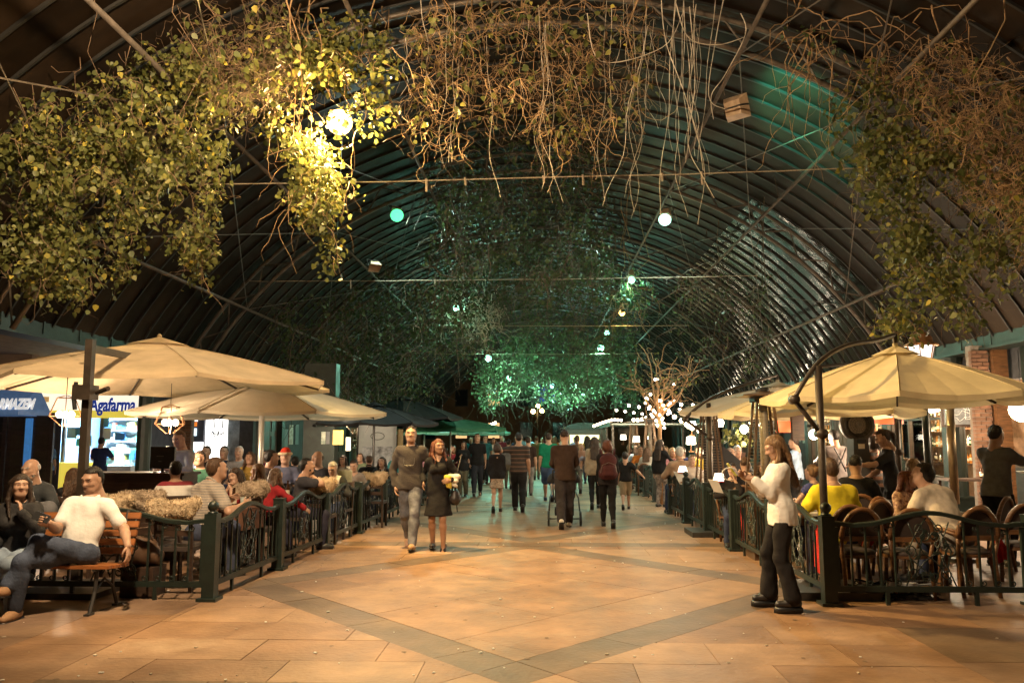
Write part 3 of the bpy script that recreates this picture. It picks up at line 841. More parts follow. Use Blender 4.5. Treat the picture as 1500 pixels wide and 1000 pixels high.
# ------------------------------------------------------------------ smooth bodies from blended limbs
def snets(Fd, o, h):
    s = Fd < 0
    nx, ny, nz = Fd.shape
    cnt = np.zeros((nx - 1, ny - 1, nz - 1), np.int8)
    offs = [(i, j, k) for i in (0, 1) for j in (0, 1) for k in (0, 1)]
    for i, j, k in offs: cnt += s[i:nx - 1 + i, j:ny - 1 + j, k:nz - 1 + k]
    act = (cnt > 0) & (cnt < 8)
    ijk = np.argwhere(act)
    if len(ijk) == 0: return np.zeros((0, 3)), np.zeros((0, 4), int)
    idx = np.full(act.shape, -1, np.int64)
    idx[act] = np.arange(len(ijk))
    acc = np.zeros((len(ijk), 3)); num = np.zeros(len(ijk))
    val = {q: Fd[ijk[:, 0] + q[0], ijk[:, 1] + q[1], ijk[:, 2] + q[2]] for q in offs}
    for a in offs:
        for ax in range(3):
            if a[ax]: continue
            b = tuple(1 if i == ax else a[i] for i in range(3))
            fa, fb = val[a], val[b]
            m = (fa < 0) != (fb < 0)
            t = np.where(m, fa / np.where(m, fa - fb, 1), 0)
            p = np.tile(np.array(a, float), (len(ijk), 1)); p[:, ax] += t
            acc += p * m[:, None]; num += m
    V = (ijk + acc / num[:, None]) * h + o
    Q = []
    for ax in range(3):
        b, c = (ax + 1) % 3, (ax + 2) % 3
        sl0, sl1 = [slice(1, -1)] * 3, [slice(1, -1)] * 3
        sl0[ax] = slice(0, -1); sl1[ax] = slice(1, None)
        s0, s1 = s[tuple(sl0)], s[tuple(sl1)]
        e = np.argwhere(s0 != s1)
        if not len(e): continue
        inn = s0[e[:, 0], e[:, 1], e[:, 2]]
        e = e + 1; e[:, ax] -= 1
        db = np.zeros(3, int); db[b] = 1
        dc = np.zeros(3, int); dc[c] = 1
        g = lambda q: idx[q[:, 0], q[:, 1], q[:, 2]]
        q = np.stack([g(e), g(e - db), g(e - db - dc), g(e - dc)], 1)
        q[~inn] = q[~inn][:, ::-1]
        Q.append(q)
    Q = np.concatenate(Q)
    return V, Q[:, ::-1][(Q >= 0).all(1)] if False else Q[(Q >= 0).all(1)]
def A(v): return np.array(v, float)
def cap_(p, q, r, r2=None, k=.03, fv=None, fl=1.0): return ('c', A(p), A(q), r, r if r2 is None else r2, k, None if fv is None else A(fv), fl)
def ell(c, r, k=.03, rot=None, sub=False): return ('s' if sub else 'e', A(c), A(r), k, None if rot is None else np.array(rot))
def sdf(prims, vox, noise=0.0, cuts=(), seed=0, infl=0.0, post=None, ax3=(.8, .8, .7)):
    lo, hi = [], []
    for p in prims:
        if p[0] == 'c':
            r = max(p[3], p[4]) + infl + .02
            lo.append(np.minimum(p[1], p[2]) - r); hi.append(np.maximum(p[1], p[2]) + r)
        elif p[0] == 'e':
            r = max(p[2]) + infl + .02; lo.append(p[1] - r); hi.append(p[1] + r)
    lo = np.min(lo, 0) - 2.5 * vox - noise; hi = np.max(hi, 0) + 2.5 * vox + noise
    n = np.ceil((hi - lo) / vox).astype(int) + 1
    ax = [lo[i] + vox * np.arange(n[i]) for i in range(3)]
    Fd = np.full(n, .12, np.float32)
    for p in prims:
        m = .075 + p[5 if p[0] == 'c' else 3] + infl
        if p[0] == 'c':
            r = max(p[3], p[4]) + m; a, b = np.minimum(p[1], p[2]) - r, np.maximum(p[1], p[2]) + r
        else:
            r = max(p[2]) + m; a, b = p[1] - r, p[1] + r
        i0 = np.clip(np.floor((a - lo) / vox).astype(int), 0, n - 1); i1 = np.clip(np.ceil((b - lo) / vox).astype(int) + 1, 1, n)
        if (i1 <= i0).any(): continue
        G = np.stack(np.meshgrid(*[ax[i][i0[i]:i1[i]] for i in range(3)], indexing='ij'), -1)
        if p[0] == 'c':
            d = p[2] - p[1]; L2 = max(1e-9, d @ d)
            v = G - p[1]
            t = np.clip((v @ d) / L2, 0, 1)
            v = v - t[..., None] * d
            if p[6] is not None: v = v + ((v @ p[6]) * (1 / p[7] - 1))[..., None] * p[6]
            D = np.sqrt((v * v).sum(-1)) - (p[3] + t * (p[4] - p[3])) - infl
            if p[6] is not None and p[7] < 1: D = D * (.5 + .5 * p[7])
        else:
            v = G - p[1]
            if p[4] is not None: v = v @ p[4]
            rr = p[2] + infl
            q = np.sqrt(((v / rr) ** 2).sum(-1))
            D = (q - 1) * min(rr) * .5 + (q - 1) * .5 * rr.mean()
        sl = tuple(slice(i0[i], i1[i]) for i in range(3))
        k = p[5 if p[0] == 'c' else 3]
        X0 = Fd[sl]
        if p[0] == 's':
            hh = np.maximum(k - np.abs(X0 + D), 0) / k
            Fd[sl] = np.maximum(X0, -D) + hh * hh * k * .25
        else:
            hh = np.maximum(k - np.abs(X0 - D), 0) / k
            Fd[sl] = np.minimum(X0, D) - hh * hh * k * .25
    if noise or cuts or post:
        G = np.stack(np.meshgrid(*ax, indexing='ij'), -1)
        if noise:
            rg = np.random.default_rng(seed)
            w = np.zeros(Fd.shape)
            for i in range(5):
                f = rg.normal(size=3) * (10 + 9 * i) * np.array(ax3); ph = rg.random(3) * 6.3
                w += np.sin(G @ f + ph[0] + 1.5 * np.sin(G @ (rg.normal(size=3) * 9) + ph[1])) / (1 + .45 * i)
            Fd = Fd + w * noise * .5
        for (pt, nr) in cuts: Fd = np.maximum(Fd, (G - A(pt)) @ A(nr))
        if post: Fd = post(Fd, G)
    return snets(Fd, lo, vox)

# heads and hair, shaped once in head space (origin between the ears, facing +y)
def head_prims(sex):
    f = sex == 'f'
    P = [ell((0, -.014, .03), (.073, .093, .086), .03), ell((0, .026, -.028), (.055 if f else .058, .066, .08), .04),
         cap_((-.014 if f else -.018, .056, -.084), (.014 if f else .018, .056, -.084), .022 if f else .026, None, .045), cap_((-.044, .0, -.05), (-.016, .05, -.088), .018, .016, .045), cap_((.044, .0, -.05), (.016, .05, -.088), .018, .016, .045),
         cap_((0, .087, .018), (0, .110, -.022), .008, .0125, .018), cap_((-.011, .095, -.026), (.011, .095, -.026), .009, None, .012),
         cap_((-.042, .073, .028), (.042, .073, .028), .012, None, .03),
         ell((-.036, .062, -.022), (.024, .022, .02), .03), ell((.036, .062, -.022), (.024, .022, .02), .03),
         ell((0, .083, -.055), (.021, .009, .010), .012), cap_((0, -.02, -.06), (0, -.04, -.19), .048 if f else .057, .054 if f else .066, .04)]
    for s in (-1, 1):
        P.append(ell((s * .0745, -.008, -.004), (.009, .021, .032), .012))
        P.append(ell((s * .031, .098, .006), (.018, .009, .010), .012, sub=True))
    return P
HEAD = {}
def get_head(sex, hi):
    key = (sex, hi)
    if key not in HEAD:
        V, Q = sdf(head_prims(sex), .0062 if hi else .013, post=None)
        # skin 0, lips 1, eyebrows 2
        c = V[Q].mean(1)
        mi = np.zeros(len(Q), int)
        lip = (np.abs(c[:, 0]) < .021) & (c[:, 1] > .078) & (np.abs(c[:, 2] + .055) < (.0065 if hi else .008))
        br = (np.abs(np.abs(c[:, 0]) - .032) < .021) & (c[:, 1] > .06) & (np.abs(c[:, 2] - .029 + .08 * (np.abs(c[:, 0]) - .03) * (np.abs(c[:, 0]) > .03)) < (.0042 if sex == 'm' else .0032) + (0 if hi else .002))
        mi[lip] = 1; mi[br] = 2
        mb = MB(); mb._arrm(V, Q, mi)
        for s in (-1, 1):
            mb.ball((s * .031, .0775, .006), (.0145, .0115, .0095), 8, 6, 3)
            mb.ball((s * .031, .0865, .006), (.0058, .004, .0062), 6, 4, 4)
        HEAD[key] = (np.array(mb.v), mb.f, mb.m)
    return HEAD[key]
HAIR = {}
def get_hair(style, hi):
    key = (style, hi)
    if key in HAIR: return HAIR[key]
    P = [ell((0, -.018, .036), (.081, .099, .090), .02)]
    nz, inf = .004, .0
    face = lambda G: np.maximum(G[..., 1] - .045 - .35 * np.maximum(G[..., 2] - .04, -.02), .078 - 1.0 * G[..., 2] + 0 * G[..., 1])   # placeholder, replaced below
    length = -.075
    sides = .02
    if style in ('short', 'grey', 'buzz'):
        length = -.082; sides = .012
        P.append(ell((0, -.052, -.012), (.069, .056, .072), .03))
        if style == 'buzz': P = [ell((0, -.016, .033), (.0765, .0955, .089), .02)]; nz = .002
    elif style == 'bald':
        P = [ell((0, -.02, .01), (.080, .095, .066), .02)]; length = -.05; sides = .0
    elif style in ('long', 'straight'):
        for x in np.linspace(-.068, .068, 6):
            y = -.045 - .045 * (1 - (x / .068) ** 2)
            P.append(cap_((x, y, .03), (x * 1.15, -.112, -.13), .038, .03, .03, (0, 1, 0), .8)); P.append(cap_((x * 1.15, -.112, -.13), (x * 1.3, -.168, -.42 if style == 'long' else -.29), .03, .018, .03, (0, 1, 0), .8))
        for s in (-1, 1): P += [cap_((s * .07, -.005, .03), (s * .105, .01, -.14), .026, .024, .03), cap_((s * .105, .01, -.14), (s * .088, .118, -.31 if style == 'long' else -.22), .024, .013, .03)]
        length = -.6; sides = .028; nz = .006
    elif style == 'bob':
        P.append(ell((0, -.03, -.04), (.098, .09, .10), .03)); length = -.14; sides = .03; nz = .006
    elif style == 'curly':
        P += [ell((0, -.03, .03), (.115, .115, .115), .03), ell((-.075, -.02, -.07), (.055, .06, .085), .03), ell((.075, -.02, -.07), (.055, .06, .085), .03), ell((0, -.07, -.07), (.09, .06, .09), .03)]
        length = -.17; sides = .03; nz = .016
    elif style == 'bun':
        P.append(ell((0, -.05, -.01), (.07, .056, .07), .03))
        P.append(ell((0, -.125, .05), (.045, .04, .045), .015)); length = -.07
    elif style == 'pony':
        P.append(ell((0, -.05, -.01), (.07, .056, .07), .03))
        P += [cap_((0, -.11, .05), (0, -.15, -.02), .026, .034, .02), cap_((0, -.15, -.02), (0, -.13, -.2), .034, .014, .02)]; length = -.5; sides = .012
    lng = style in ('long', 'straight', 'bob', 'curly')
    def post(Fd, G):
        x, y, z = G[..., 0], G[..., 1], G[..., 2]
        # the face window stays free: ahead of the ears and under the hairline
        hl = .078 - (.018 if lng else .0) - 1.6 * np.abs(x) ** 1.6 * (1.2 if lng else .4)
        ww = .066 if lng else .2
        win = np.minimum(np.minimum(y - sides + .25 * np.maximum(z, 0), hl - z), (ww + .1 * np.maximum(y, 0)) - np.abs(x))
        Fd = np.maximum(Fd, win * .8)
        if style == 'bald': Fd = np.maximum(Fd, z - .045 - .0 * y)
        if not lng and style != 'pony' and style != 'bun': Fd = np.maximum(Fd, (length - z) + .25 * np.maximum(y, -.2))
        # strands
        an = np.arctan2(x, -y - .02)
        w = np.sin(an * 34 + 6 * np.sin(z * 18)) * .0022 + np.sin(an * 61 + z * 30) * .0012
        return Fd + w
    V, Q = sdf(P, (.007 if hi else .014), noise=nz, post=post, seed=sum(map(ord, style)))
    HAIR[key] = (V, Q)
    return HAIR[key]

def rotm(yaw=0, pitch=0, roll=0):         # pitch > 0 looks down; yaw > 0 turns to its own left
    return np.array(Matrix.Rotation(R(yaw), 3, 'Z') @ Matrix.Rotation(R(-pitch), 3, 'X') @ Matrix.Rotation(R(roll), 3, 'Y'))
def ik(a, t, l1, l2, pole):
    a, t = A(a), A(t); d = t - a; L = np.linalg.norm(d)
    m = (l1 + l2) * .998
    if L > m: t = a + d / L * m; d = t - a; L = m
    u = d / max(L, 1e-6)
    x = (l1 * l1 - l2 * l2 + L * L) / (2 * L)
    h = math.sqrt(max(0, l1 * l1 - x * x))
    p = A(pole); p = p - u * (p @ u); p = p / max(1e-6, np.linalg.norm(p))
    return a + u * x + p * h, t
def unit(v): v = A(v); return v / max(1e-9, np.linalg.norm(v))
def hand_geo(mb, w, h, n, s, side, curl, sc, seg, mi):
    """palm, four unequal bent fingers and a thumb leaving the side; h along the hand, n out of the palm, s towards the thumb"""
    w, h, n, s = A(w), unit(h), A(n), None
    n = unit(n - h * (n @ h)); s = np.cross(h, n) * side
    f = lambda a, b, c: w + (h * a + s * b + n * c) * sc
    r = .0098 * sc
    V = []
    ns = 6 if seg > 2 else 5
    rings = [(-.012, .024, .018), (.02, .034, .016), (.055, .042, .0145), (.088, .041, .0125), (.098, .030, .008)]
    vs = []
    for (a, bw, th) in rings:
        for k in range(8):
            an = 2 * math.pi * k / 8
            vs.append(f(a, bw * math.cos(an) - .003, th * math.sin(an)))
    fs = [(i * 8 + k, i * 8 + (k + 1) % 8, (i + 1) * 8 + (k + 1) % 8, (i + 1) * 8 + k) for i in range(4) for k in range(8)]
    fs += [tuple(range(7, -1, -1)), tuple(32 + k for k in range(8))]
    mb.add(vs, fs, mi)
    for (b, L, da) in ((.028, .070, .07), (.0095, .080, .02), (-.0095, .074, -.03), (-.028, .058, -.09)):
        p = [f(.075, b, 0), f(.09, b, .001)]
        a, c, ang = .09, .001, curl * .55
        for q in (.43, .32, .25):
            a += math.cos(ang) * L * q; c += math.sin(ang) * L * q
            p.append(f(a, b + da * (a - .09), c))
            ang += curl * .75
        mb.tube(p, [r * .95, r, r * .97, r * .9, r * .72], ns, mi)
    p = [f(.015, .022, .002), f(.04, .046, .010 + .008 * curl), f(.066, .055 - .01 * curl, .018 + .02 * curl), f(.09, .052 - .022 * curl, .022 + .03 * curl)]
    mb.tube(p, [r * 1.35, r * 1.25, r * 1.05, r * .8], ns, mi)

SKIN = [mat('skin_%d' % i, c, rough=.5, var=.1, scale=14, bump=.08, bscale=120) for i, c in enumerate(((.42, .25, .17), (.34, .19, .12), (.27, .15, .09), (.47, .29, .21)))]
LIPS = mat('lip_skin', (.33, .155, .115), rough=.45, var=.1)
EYEW = mat('eye_white', (.55, .52, .5), rough=.25, var=.03)
IRIS = mat('eye_iris', (.03, .018, .012), rough=.2, var=.1)
def hairmat(n, c, rough=.5): return mat('hair_' + n, c, rough=rough, var=.55, scale=14, stretch=(5, 5, .5), bump=.6, bscale=16, spec=.35)
HM = dict(black=hairmat('black', (.012, .01, .009)), dark=hairmat('dark_brown', (.03, .018, .012)), brown=hairmat('brown', (.075, .04, .022)), light=hairmat('light_brown', (.17, .095, .045)),
          blond=hairmat('blond', (.3, .19, .09)), grey=hairmat('grey', (.42, .4, .37)), auburn=hairmat('auburn', (.12, .04, .02)))
PEOPLE = []
def person(label, loc, rz, H=1.72, sex='m', pose='stand', hands=('side', 'side'), head=(0, 0, 0), lean=0, roll=0, twist=0, hair=('short', 'dark'), skin=0,
           top=('tee', (.1, .1, .1)), bot=('jeans', (.03, .04, .08)), shoe=(.03, .03, .03), lod=1, group=None, fat=1.0, feet=None, knees=None, pz=None, seat=.47,
           curl=(.55, .55), hdir=(None, None), pole=(None, None), beard=None, collar=None, legx=0.0, name='person', child=False, flare=0.0, shorts_len=None, sole=.016):
    root = thing(name, label, 'person', (loc[0], loc[1], loc[2] if len(loc) > 2 else 0), R(rz), group)
    s = H / 1.75
    f = sex == 'f'
    vox = {0: .0135, 1: .02, 2: .028, 3: .036}[lod] * min(1, s + .1)
    hi = lod <= 0
    sit = pose == 'sit'
    Pz = pz if pz is not None else ((seat + .095) / s if sit else .945)
    P = A((0, 0, Pz))
    Rt = rotm(0, lean, roll) @ rotm(twist)
    tp = lambda x, y, z: P + Rt @ A((x, y, z))
    shx = (.140 if f else .162) * (1 + .25 * (fat - 1))
    hipx = .088
    J = {}
    for sd, k in (('L', -1), ('R', 1)):
        J['sh' + sd] = tp(k * shx, -.012, .438); J['hip' + sd] = P + rotm(legx) @ A((k * hipx, 0, -.025))
    neck = tp(0, -.014, .525)
    hc = neck + rotm(0, lean * .55, roll * .5) @ A((0, .024, .158))
    # arms
    UA, FA = .285, .255
    for i, (sd, k) in enumerate((('L', -1), ('R', 1))):
        t = hands[i]
        sh = J['sh' + sd]
        po = (k * .25, -1, -.25)
        if t == 'side': w = sh + A((k * .07, .03, -.525))
        elif t == 'fwd': w = sh + A((k * .04, .2, -.46))
        elif t == 'back': w = sh + A((k * .06, -.16, -.49))
        elif t == 'pocket': w = sh + A((k * .06, .03, -.50)); po = (k * 1, -.7, 0)
        elif t == 'chin': w = hc + A((k * .03, .09, -.17)); po = (k * .5, .3, -1)
        elif t == 'lap': w = P + A((k * .07, .24, .06))
        elif t == 'table': w = P + A((k * .12, .36, .24)); po = (k * .8, -.3, -.6)
        elif t == 'push': w = P + A((k * .16, .36, .12)); po = (k * .5, -1, -.4)
        elif t == 'phone': w = sh + A((-k * .05, .27, -.14)); po = (k * .6, -.2, -1)
        elif t == 'reach': w = sh + A((k * .1, .48, -.15))
        elif t == 'out': w = sh + A((k * .36, .12, -.36))
        elif t == 'hip': w = P + A((k * .17, .04, .06)); po = (k, -.6, 0)
        else: w = A(t)
        if pole[i] is not None: po = pole[i]
        e, w = ik(sh, w, UA, FA, po)
        J['el' + sd], J['wr' + sd] = e, w
        hd = hdir[i] if hdir[i] is not None else unit(w - e)
        J['hd' + sd] = unit(hd)
    # legs
    TH, SH = .435, .425
    for i, (sd, k) in enumerate((('L', -1), ('R', 1))):
        hp = J['hip' + sd]
        fw = rotm(legx) @ A((0, 1, 0))
        foot = None
        if feet and feet[i] is not None: an = A(feet[i])
        elif sit: an = hp + rotm(legx) @ A((k * .05, .40, 0)); an[2] = .085
        elif pose == 'walk': an = A((k * .075, .25 if k > 0 else -.30, .085 if k > 0 else .15))
        elif pose == 'walk2': an = A((k * .075, .25 if k < 0 else -.30, .085 if k < 0 else .15))
        else: an = A((k * .095, .02 * k, .085))
        po = fw + A((0, 0, .4 if sit else 0))
        if knees and knees[i] is not None: po = A(knees[i])
        kn, an = ik(hp, an, TH, SH, po)
        J['kn' + sd], J['an' + sd] = kn, an
        d = an - kn
        toe = fw * 1.0
        if (pose == 'walk' and k < 0) or (pose == 'walk2' and k > 0): toe = unit(A((0, .75, -.62)))
        elif (pose == 'walk' and k > 0) or (pose == 'walk2' and k < 0): toe = unit(A((0, 1, .18)))
        elif feet and feet[i] is not None and len(feet[i]) == 3 and an[2] > .2: toe = unit(np.cross(np.cross(unit(d), fw), unit(d)) + .25 * unit(d))
        J['toe' + sd] = toe
    S = lambda v: A(v) * s
    fr = Rt @ A((0, 1, 0))
    # ---- body
    def torso(g=1.0):
        hw, ww, cw = ((.122, .094, .112) if f else (.116, .112, .132))
        c = [cap_(S(J['hipL']), S(J['hipR']), s * (.088 if f else .083) * g, None, .05 * s, fr, .95), cap_(S(tp(-.035, 0, .0)), S(tp(.035, 0, .0)), s * hw * .93 * g, None, .05 * s, fr, .78),
             cap_(S(tp(-.03, .0, .02)), S(tp(-.02, .0, .2)), s * hw * .92 * g, s * ww * g * fat, .05 * s, fr, .75), cap_(S(tp(.03, 0, .02)), S(tp(.02, 0, .2)), s * hw * .92 * g, s * ww * g * fat, .05 * s, fr, .75),
             cap_(S(tp(-.03, .0, .2)), S(tp(-.055, -.005, .38)), s * ww * g * fat, s * cw * g * .93, .05 * s, fr, .76), cap_(S(tp(.03, 0, .2)), S(tp(.055, -.005, .38)), s * ww * g * fat, s * cw * g * .93, .05 * s, fr, .76),
             cap_(S(J['shL'] * .88 + J['shR'] * .12), S(J['shR'] * .88 + J['shL'] * .12), s * .056 * g, None, .05 * s), cap_(S(tp(0, -.022, .498)), S(J['shL'] * .76 + J['shR'] * .24 + Rt @ A((0, -.01, .02))), s * .052, s * .046, .04 * s), cap_(S(tp(0, -.022, .498)), S(J['shR'] * .76 + J['shL'] * .24 + Rt @ A((0, -.01, .02))), s * .052, s * .046, .04 * s), cap_(S(tp(0, -.02, .45)), S(tp(0, -.015, .505)), s * .075, s * .056, .05 * s)]
        if f:
            for k in (-1, 1): c.append(ell(S(tp(k * .062, .092, .325)), A((.062, .058, .062)) * s * g, .04 * s))
        elif fat > 1.1: c.append(ell(S(tp(0, .06, .14)), A((.13, .11, .13)) * s * fat * .95, .06 * s))
        return c
    def limb_arm(sd, r0, r1, r2, upto=1.0, infl=0):
        sh, e, w = J['sh' + sd], J['el' + sd], J['wr' + sd]
        c = [cap_(S(sh), S(sh + (e - sh) * .25), s * (r0 * 1.22 + infl), s * (r0 * 1.08 + infl), .045 * s)]
        if upto <= .5: c.append(cap_(S(sh), S(sh + (e - sh) * upto * 2 * .92), s * (r0 + infl), s * (r0 + infl * 1.25), .035 * s)); return c
        c.append(cap_(S(sh), S(e), s * (r0 + infl), s * (r1 + infl), .035 * s))
        t = (upto - .5) * 2
        m = e + (w - e) * .3
        c.append(cap_(S(e), S(m), s * (r1 + infl), s * (r1 * 1.03 + infl), .03 * s))
        c.append(cap_(S(m), S(e + (w - e) * max(.3, t)), s * (r1 * 1.03 + infl), s * (r2 + infl), .03 * s))
        return c
    def limb_leg(sd, infl=0.0, upto=1.0, cuff=0.0):
        h, kn, an = J['hip' + sd], J['kn' + sd], J['an' + sd]
        g = (1.04 if f else 1.0) * (1 + .4 * (fat - 1))
        c = [cap_(S(h), S(h + (kn - h) * .5), s * (.080 * g + infl), s * (.068 * g + infl), .04 * s)]
        if upto <= .5:
            c.append(cap_(S(h + (kn - h) * .3), S(h + (kn - h) * min(1, upto * 2)), s * (.074 * g + infl), s * (.066 + infl * 1.3 + cuff), .04 * s)); return c
        c.append(cap_(S(h + (kn - h) * .5), S(kn), s * (.068 * g + infl), s * (.053 + infl), .04 * s))
        m = kn + (an - kn) * .3
        bk = -unit(np.cross(unit(an - kn), A((1, 0, 0)))) * .012
        bk = bk if bk @ J['toe' + sd] < 0 else -bk
        c.append(cap_(S(kn), S(m + bk), s * (.051 + infl), s * (.055 + infl), .03 * s))
        c.append(cap_(S(m + bk), S(kn + (an - kn) * upto), s * (.055 + infl), s * (.036 + infl * .9 + cuff), .03 * s))
        return c
    kind, tcol = top[0], top[1]
    bk_, bcol = bot[0], bot[1]
    if bk_ in ('none', 'dress'): bcol = None
    Pm = torso(.93)
    for sd in 'LR':
        Pm += limb_arm(sd, .043 if f else .049, .036 if f else .041, .026 if f else .03)
        Pm += limb_leg(sd)
        an, toe = J['an' + sd], J['toe' + sd]
        Pm.append(cap_(S(an + A((0, 0, -.035))), S(an + toe * .13 + A((0, 0, -.045))), s * .035, s * .028, .025 * s))
    V, Q = sdf(Pm, vox)
    body = MB(); body.arr(V, Q)
    HV, HF, Hm = get_head(sex, lod <= 1)
    hs = s * (1.0 if not child else 1.22)
    Rh = rotm(*head) if len(head) == 3 else rotm(*head, 0)
    place = lambda VV: (VV * hs) @ Rh.T + S(hc)
    body.add(place(HV).tolist(), HF); body.m[-len(HF):] = Hm
    for i, (sd, k) in enumerate((('L', -1), ('R', 1))):
        e, w, hd = J['el' + sd], J['wr' + sd], J['hd' + sd]
        n = A((-k, 0, 0)) if abs(hd[2]) > .6 else (A((0, 0, -1)) if hands[i] in ('table', 'lap', 'reach') else A((-k * .8, -.2, -.2)))
        hand_geo(body, S(w), hd, n, None, k, curl[i], s * (.9 if f else 1.0), 3 if lod < 2 else 2, 0)
    bm_ = body.build('body', [SKIN[skin], LIPS, HM[hair[1]] if hair[1] != 'grey' else HM['grey'], EYEW, IRIS], root, True)
    # ---- clothes
    def cloth_m(c): return c if isinstance(c, bpy.types.Material) else cloth(c)
    nz = {0: .0105, 1: .010, 2: .006, 3: 0}[lod]
    sd_ = hash_(label)
    if bk_ not in ('none',):
        Q_ = []
        cuts = []
        if bk_ in ('jeans', 'trousers', 'leggings', 'shorts'):
            infl = {'jeans': .020, 'trousers': .025, 'leggings': .013, 'shorts': .03}[bk_]
            Q_ = [cap_(S(J['hipL']), S(J['hipR']), s * ((.089 if f else .084) + infl * .8), None, .05 * s, fr, .97), cap_(S(tp(-.035, 0, .03)), S(tp(.035, 0, .03)), s * (.104 + infl * .4) * (1 + .5 * (fat - 1)), None, .05 * s, fr, .8)]
            if not sit and kind in ('tee', 'polo', 'long', 'jacket', 'blouse'):
                cuts = [(S(tp(0, 0, {'jacket': -.115, 'blouse': -.085}.get(kind, -.055))), Rt @ A((0, 0, 1)))]
            for sd in 'LR': Q_ += limb_leg(sd, infl, (shorts_len or .5) if bk_ == 'shorts' else .965, flare + (.012 if bk_ == 'trousers' else .006 if bk_ == 'jeans' else 0))
        elif bk_ in ('skirt',):
            if sit:
                for sd in 'LR': Q_ += [cap_(S(J['hip' + sd]), S(J['kn' + sd]), s * .11, s * .085, .09 * s)]
            else: Q_ = [cap_(S(P + A((0, 0, .1))), S(P + A((0, 0, -.36))), s * .115, s * .2, .05 * s, (0, 1, 0), .8)]; cuts = [(S(P + A((0, 0, -.34))), (0, 0, -1))]
        if Q_:
            V, Qd = sdf(Q_, vox, nz * .75, cuts, sd_, ax3=(1.1, 1.1, .32) if not sit else (.7, .7, .7))
            mb = MB(); mb.arr(V, Qd); mb.build({'leggings': 'leggings', 'skirt': 'skirt', 'shorts': 'shorts'}.get(bk_, 'trousers'), cloth_m(bcol), root, True)
    if kind != 'none':
        infl = {'tee': .013, 'polo': .013, 'long': .014, 'jacket': .024, 'dress': .016, 'vest': .012, 'blouse': .026}[kind]
        upto = {'tee': .36, 'polo': .36, 'long': .98, 'jacket': .99, 'dress': .98, 'vest': .1, 'blouse': .9}[kind]
        T = torso(1.0)
        T = [(p[0], p[1], p[2], p[3] + infl * s, p[4] + infl * s, *p[5:]) if p[0] == 'c' else (p[0], p[1], p[2] + infl * s * .8, *p[3:]) for p in T[:-1 if True else None]] if not f else \
            [(p[0], p[1], p[2], p[3] + infl * s, p[4] + infl * s, *p[5:]) if p[0] == 'c' else (p[0], p[1], p[2] + infl * s * .8, *p[3:]) for p in T if not (p[0] == 'c' and abs(p[3] - s * .075) < 1e-6)]
        cuts = []
        if kind == 'dress' and not sit:
            T += [cap_(S(tp(0, 0, .1)), S(P + A((0, .01, -.42))), s * .125, s * .235, .06 * s, (0, 1, 0), .95)]
            cuts = [(S(P + A((0, 0, -.40))), (0, 0, -1))]
        elif kind == 'dress':
            for sd in 'LR': T.append(cap_(S(J['hip' + sd]), S(J['kn' + sd]), s * .11, s * .085, .09 * s))
        elif not sit:
            drop = -.16 if kind == 'jacket' else -.13 if kind == 'blouse' else -.10
            T += [cap_(S(tp(-.045, 0, .06)), S(tp(-.06, 0, drop - .02)), s * (.110 + infl) * (1 + .4 * (fat - 1)), s * (.122 + infl) * (1 + .3 * (fat - 1)), .05 * s, fr, .9), cap_(S(tp(.045, 0, .06)), S(tp(.06, 0, drop - .02)), s * (.110 + infl) * (1 + .4 * (fat - 1)), s * (.122 + infl) * (1 + .3 * (fat - 1)), .05 * s, fr, .9)]
            cuts = [(S(tp(0, 0, drop)), Rt @ A((0, 0, -1)))]
        for sd in 'LR':
            T += limb_arm(sd, .046 if f else .052, .037 if f else .042, .029 if f else .033, upto, infl * (.75 if upto > .5 else .95))
        # the neck opening
        cuts = list(cuts) + [(S(neck + Rt @ A((0, 0, -.004))), unit(Rt @ A((0, -.35 if kind in ('tee', 'vest', 'dress') else .1, 1))))]
        V, Qd = sdf(T, vox, nz, cuts, sd_ + 1)
        mb = MB(); mb.arr(V, Qd)
        tn = {'tee': 't_shirt', 'polo': 'polo_shirt', 'long': 'shirt', 'jacket': 'jacket', 'dress': 'dress', 'vest': 'top', 'blouse': 'blouse'}[kind]
        mb.build(tn, cloth_m(tcol), root, True)
        if collar is not None or kind in ('polo', 'jacket'):
            cm_ = cloth_m(collar if collar not in (None, True) else tcol)
            mb = MB(); pts = []; rr = []
            for i in range(13):
                a = R(-105) + R(210) * i / 12 + R(-90)
                up = .016 + .016 * (1 - abs(i - 6) / 6)
                pts.append(S(neck + Rt @ A((.072 * math.cos(a), .072 * math.sin(a) + .012 + .03 * (abs(i - 6) / 6) ** 2, up - .035 * (abs(i - 6) / 6) ** 2))).tolist()); rr.append(s * .016)
            mb.tube(pts, rr, 6); mb.build('collar', cm_, root, True)
    # ---- shoes
    sm = shoe if isinstance(shoe, bpy.types.Material) else leather(shoe)
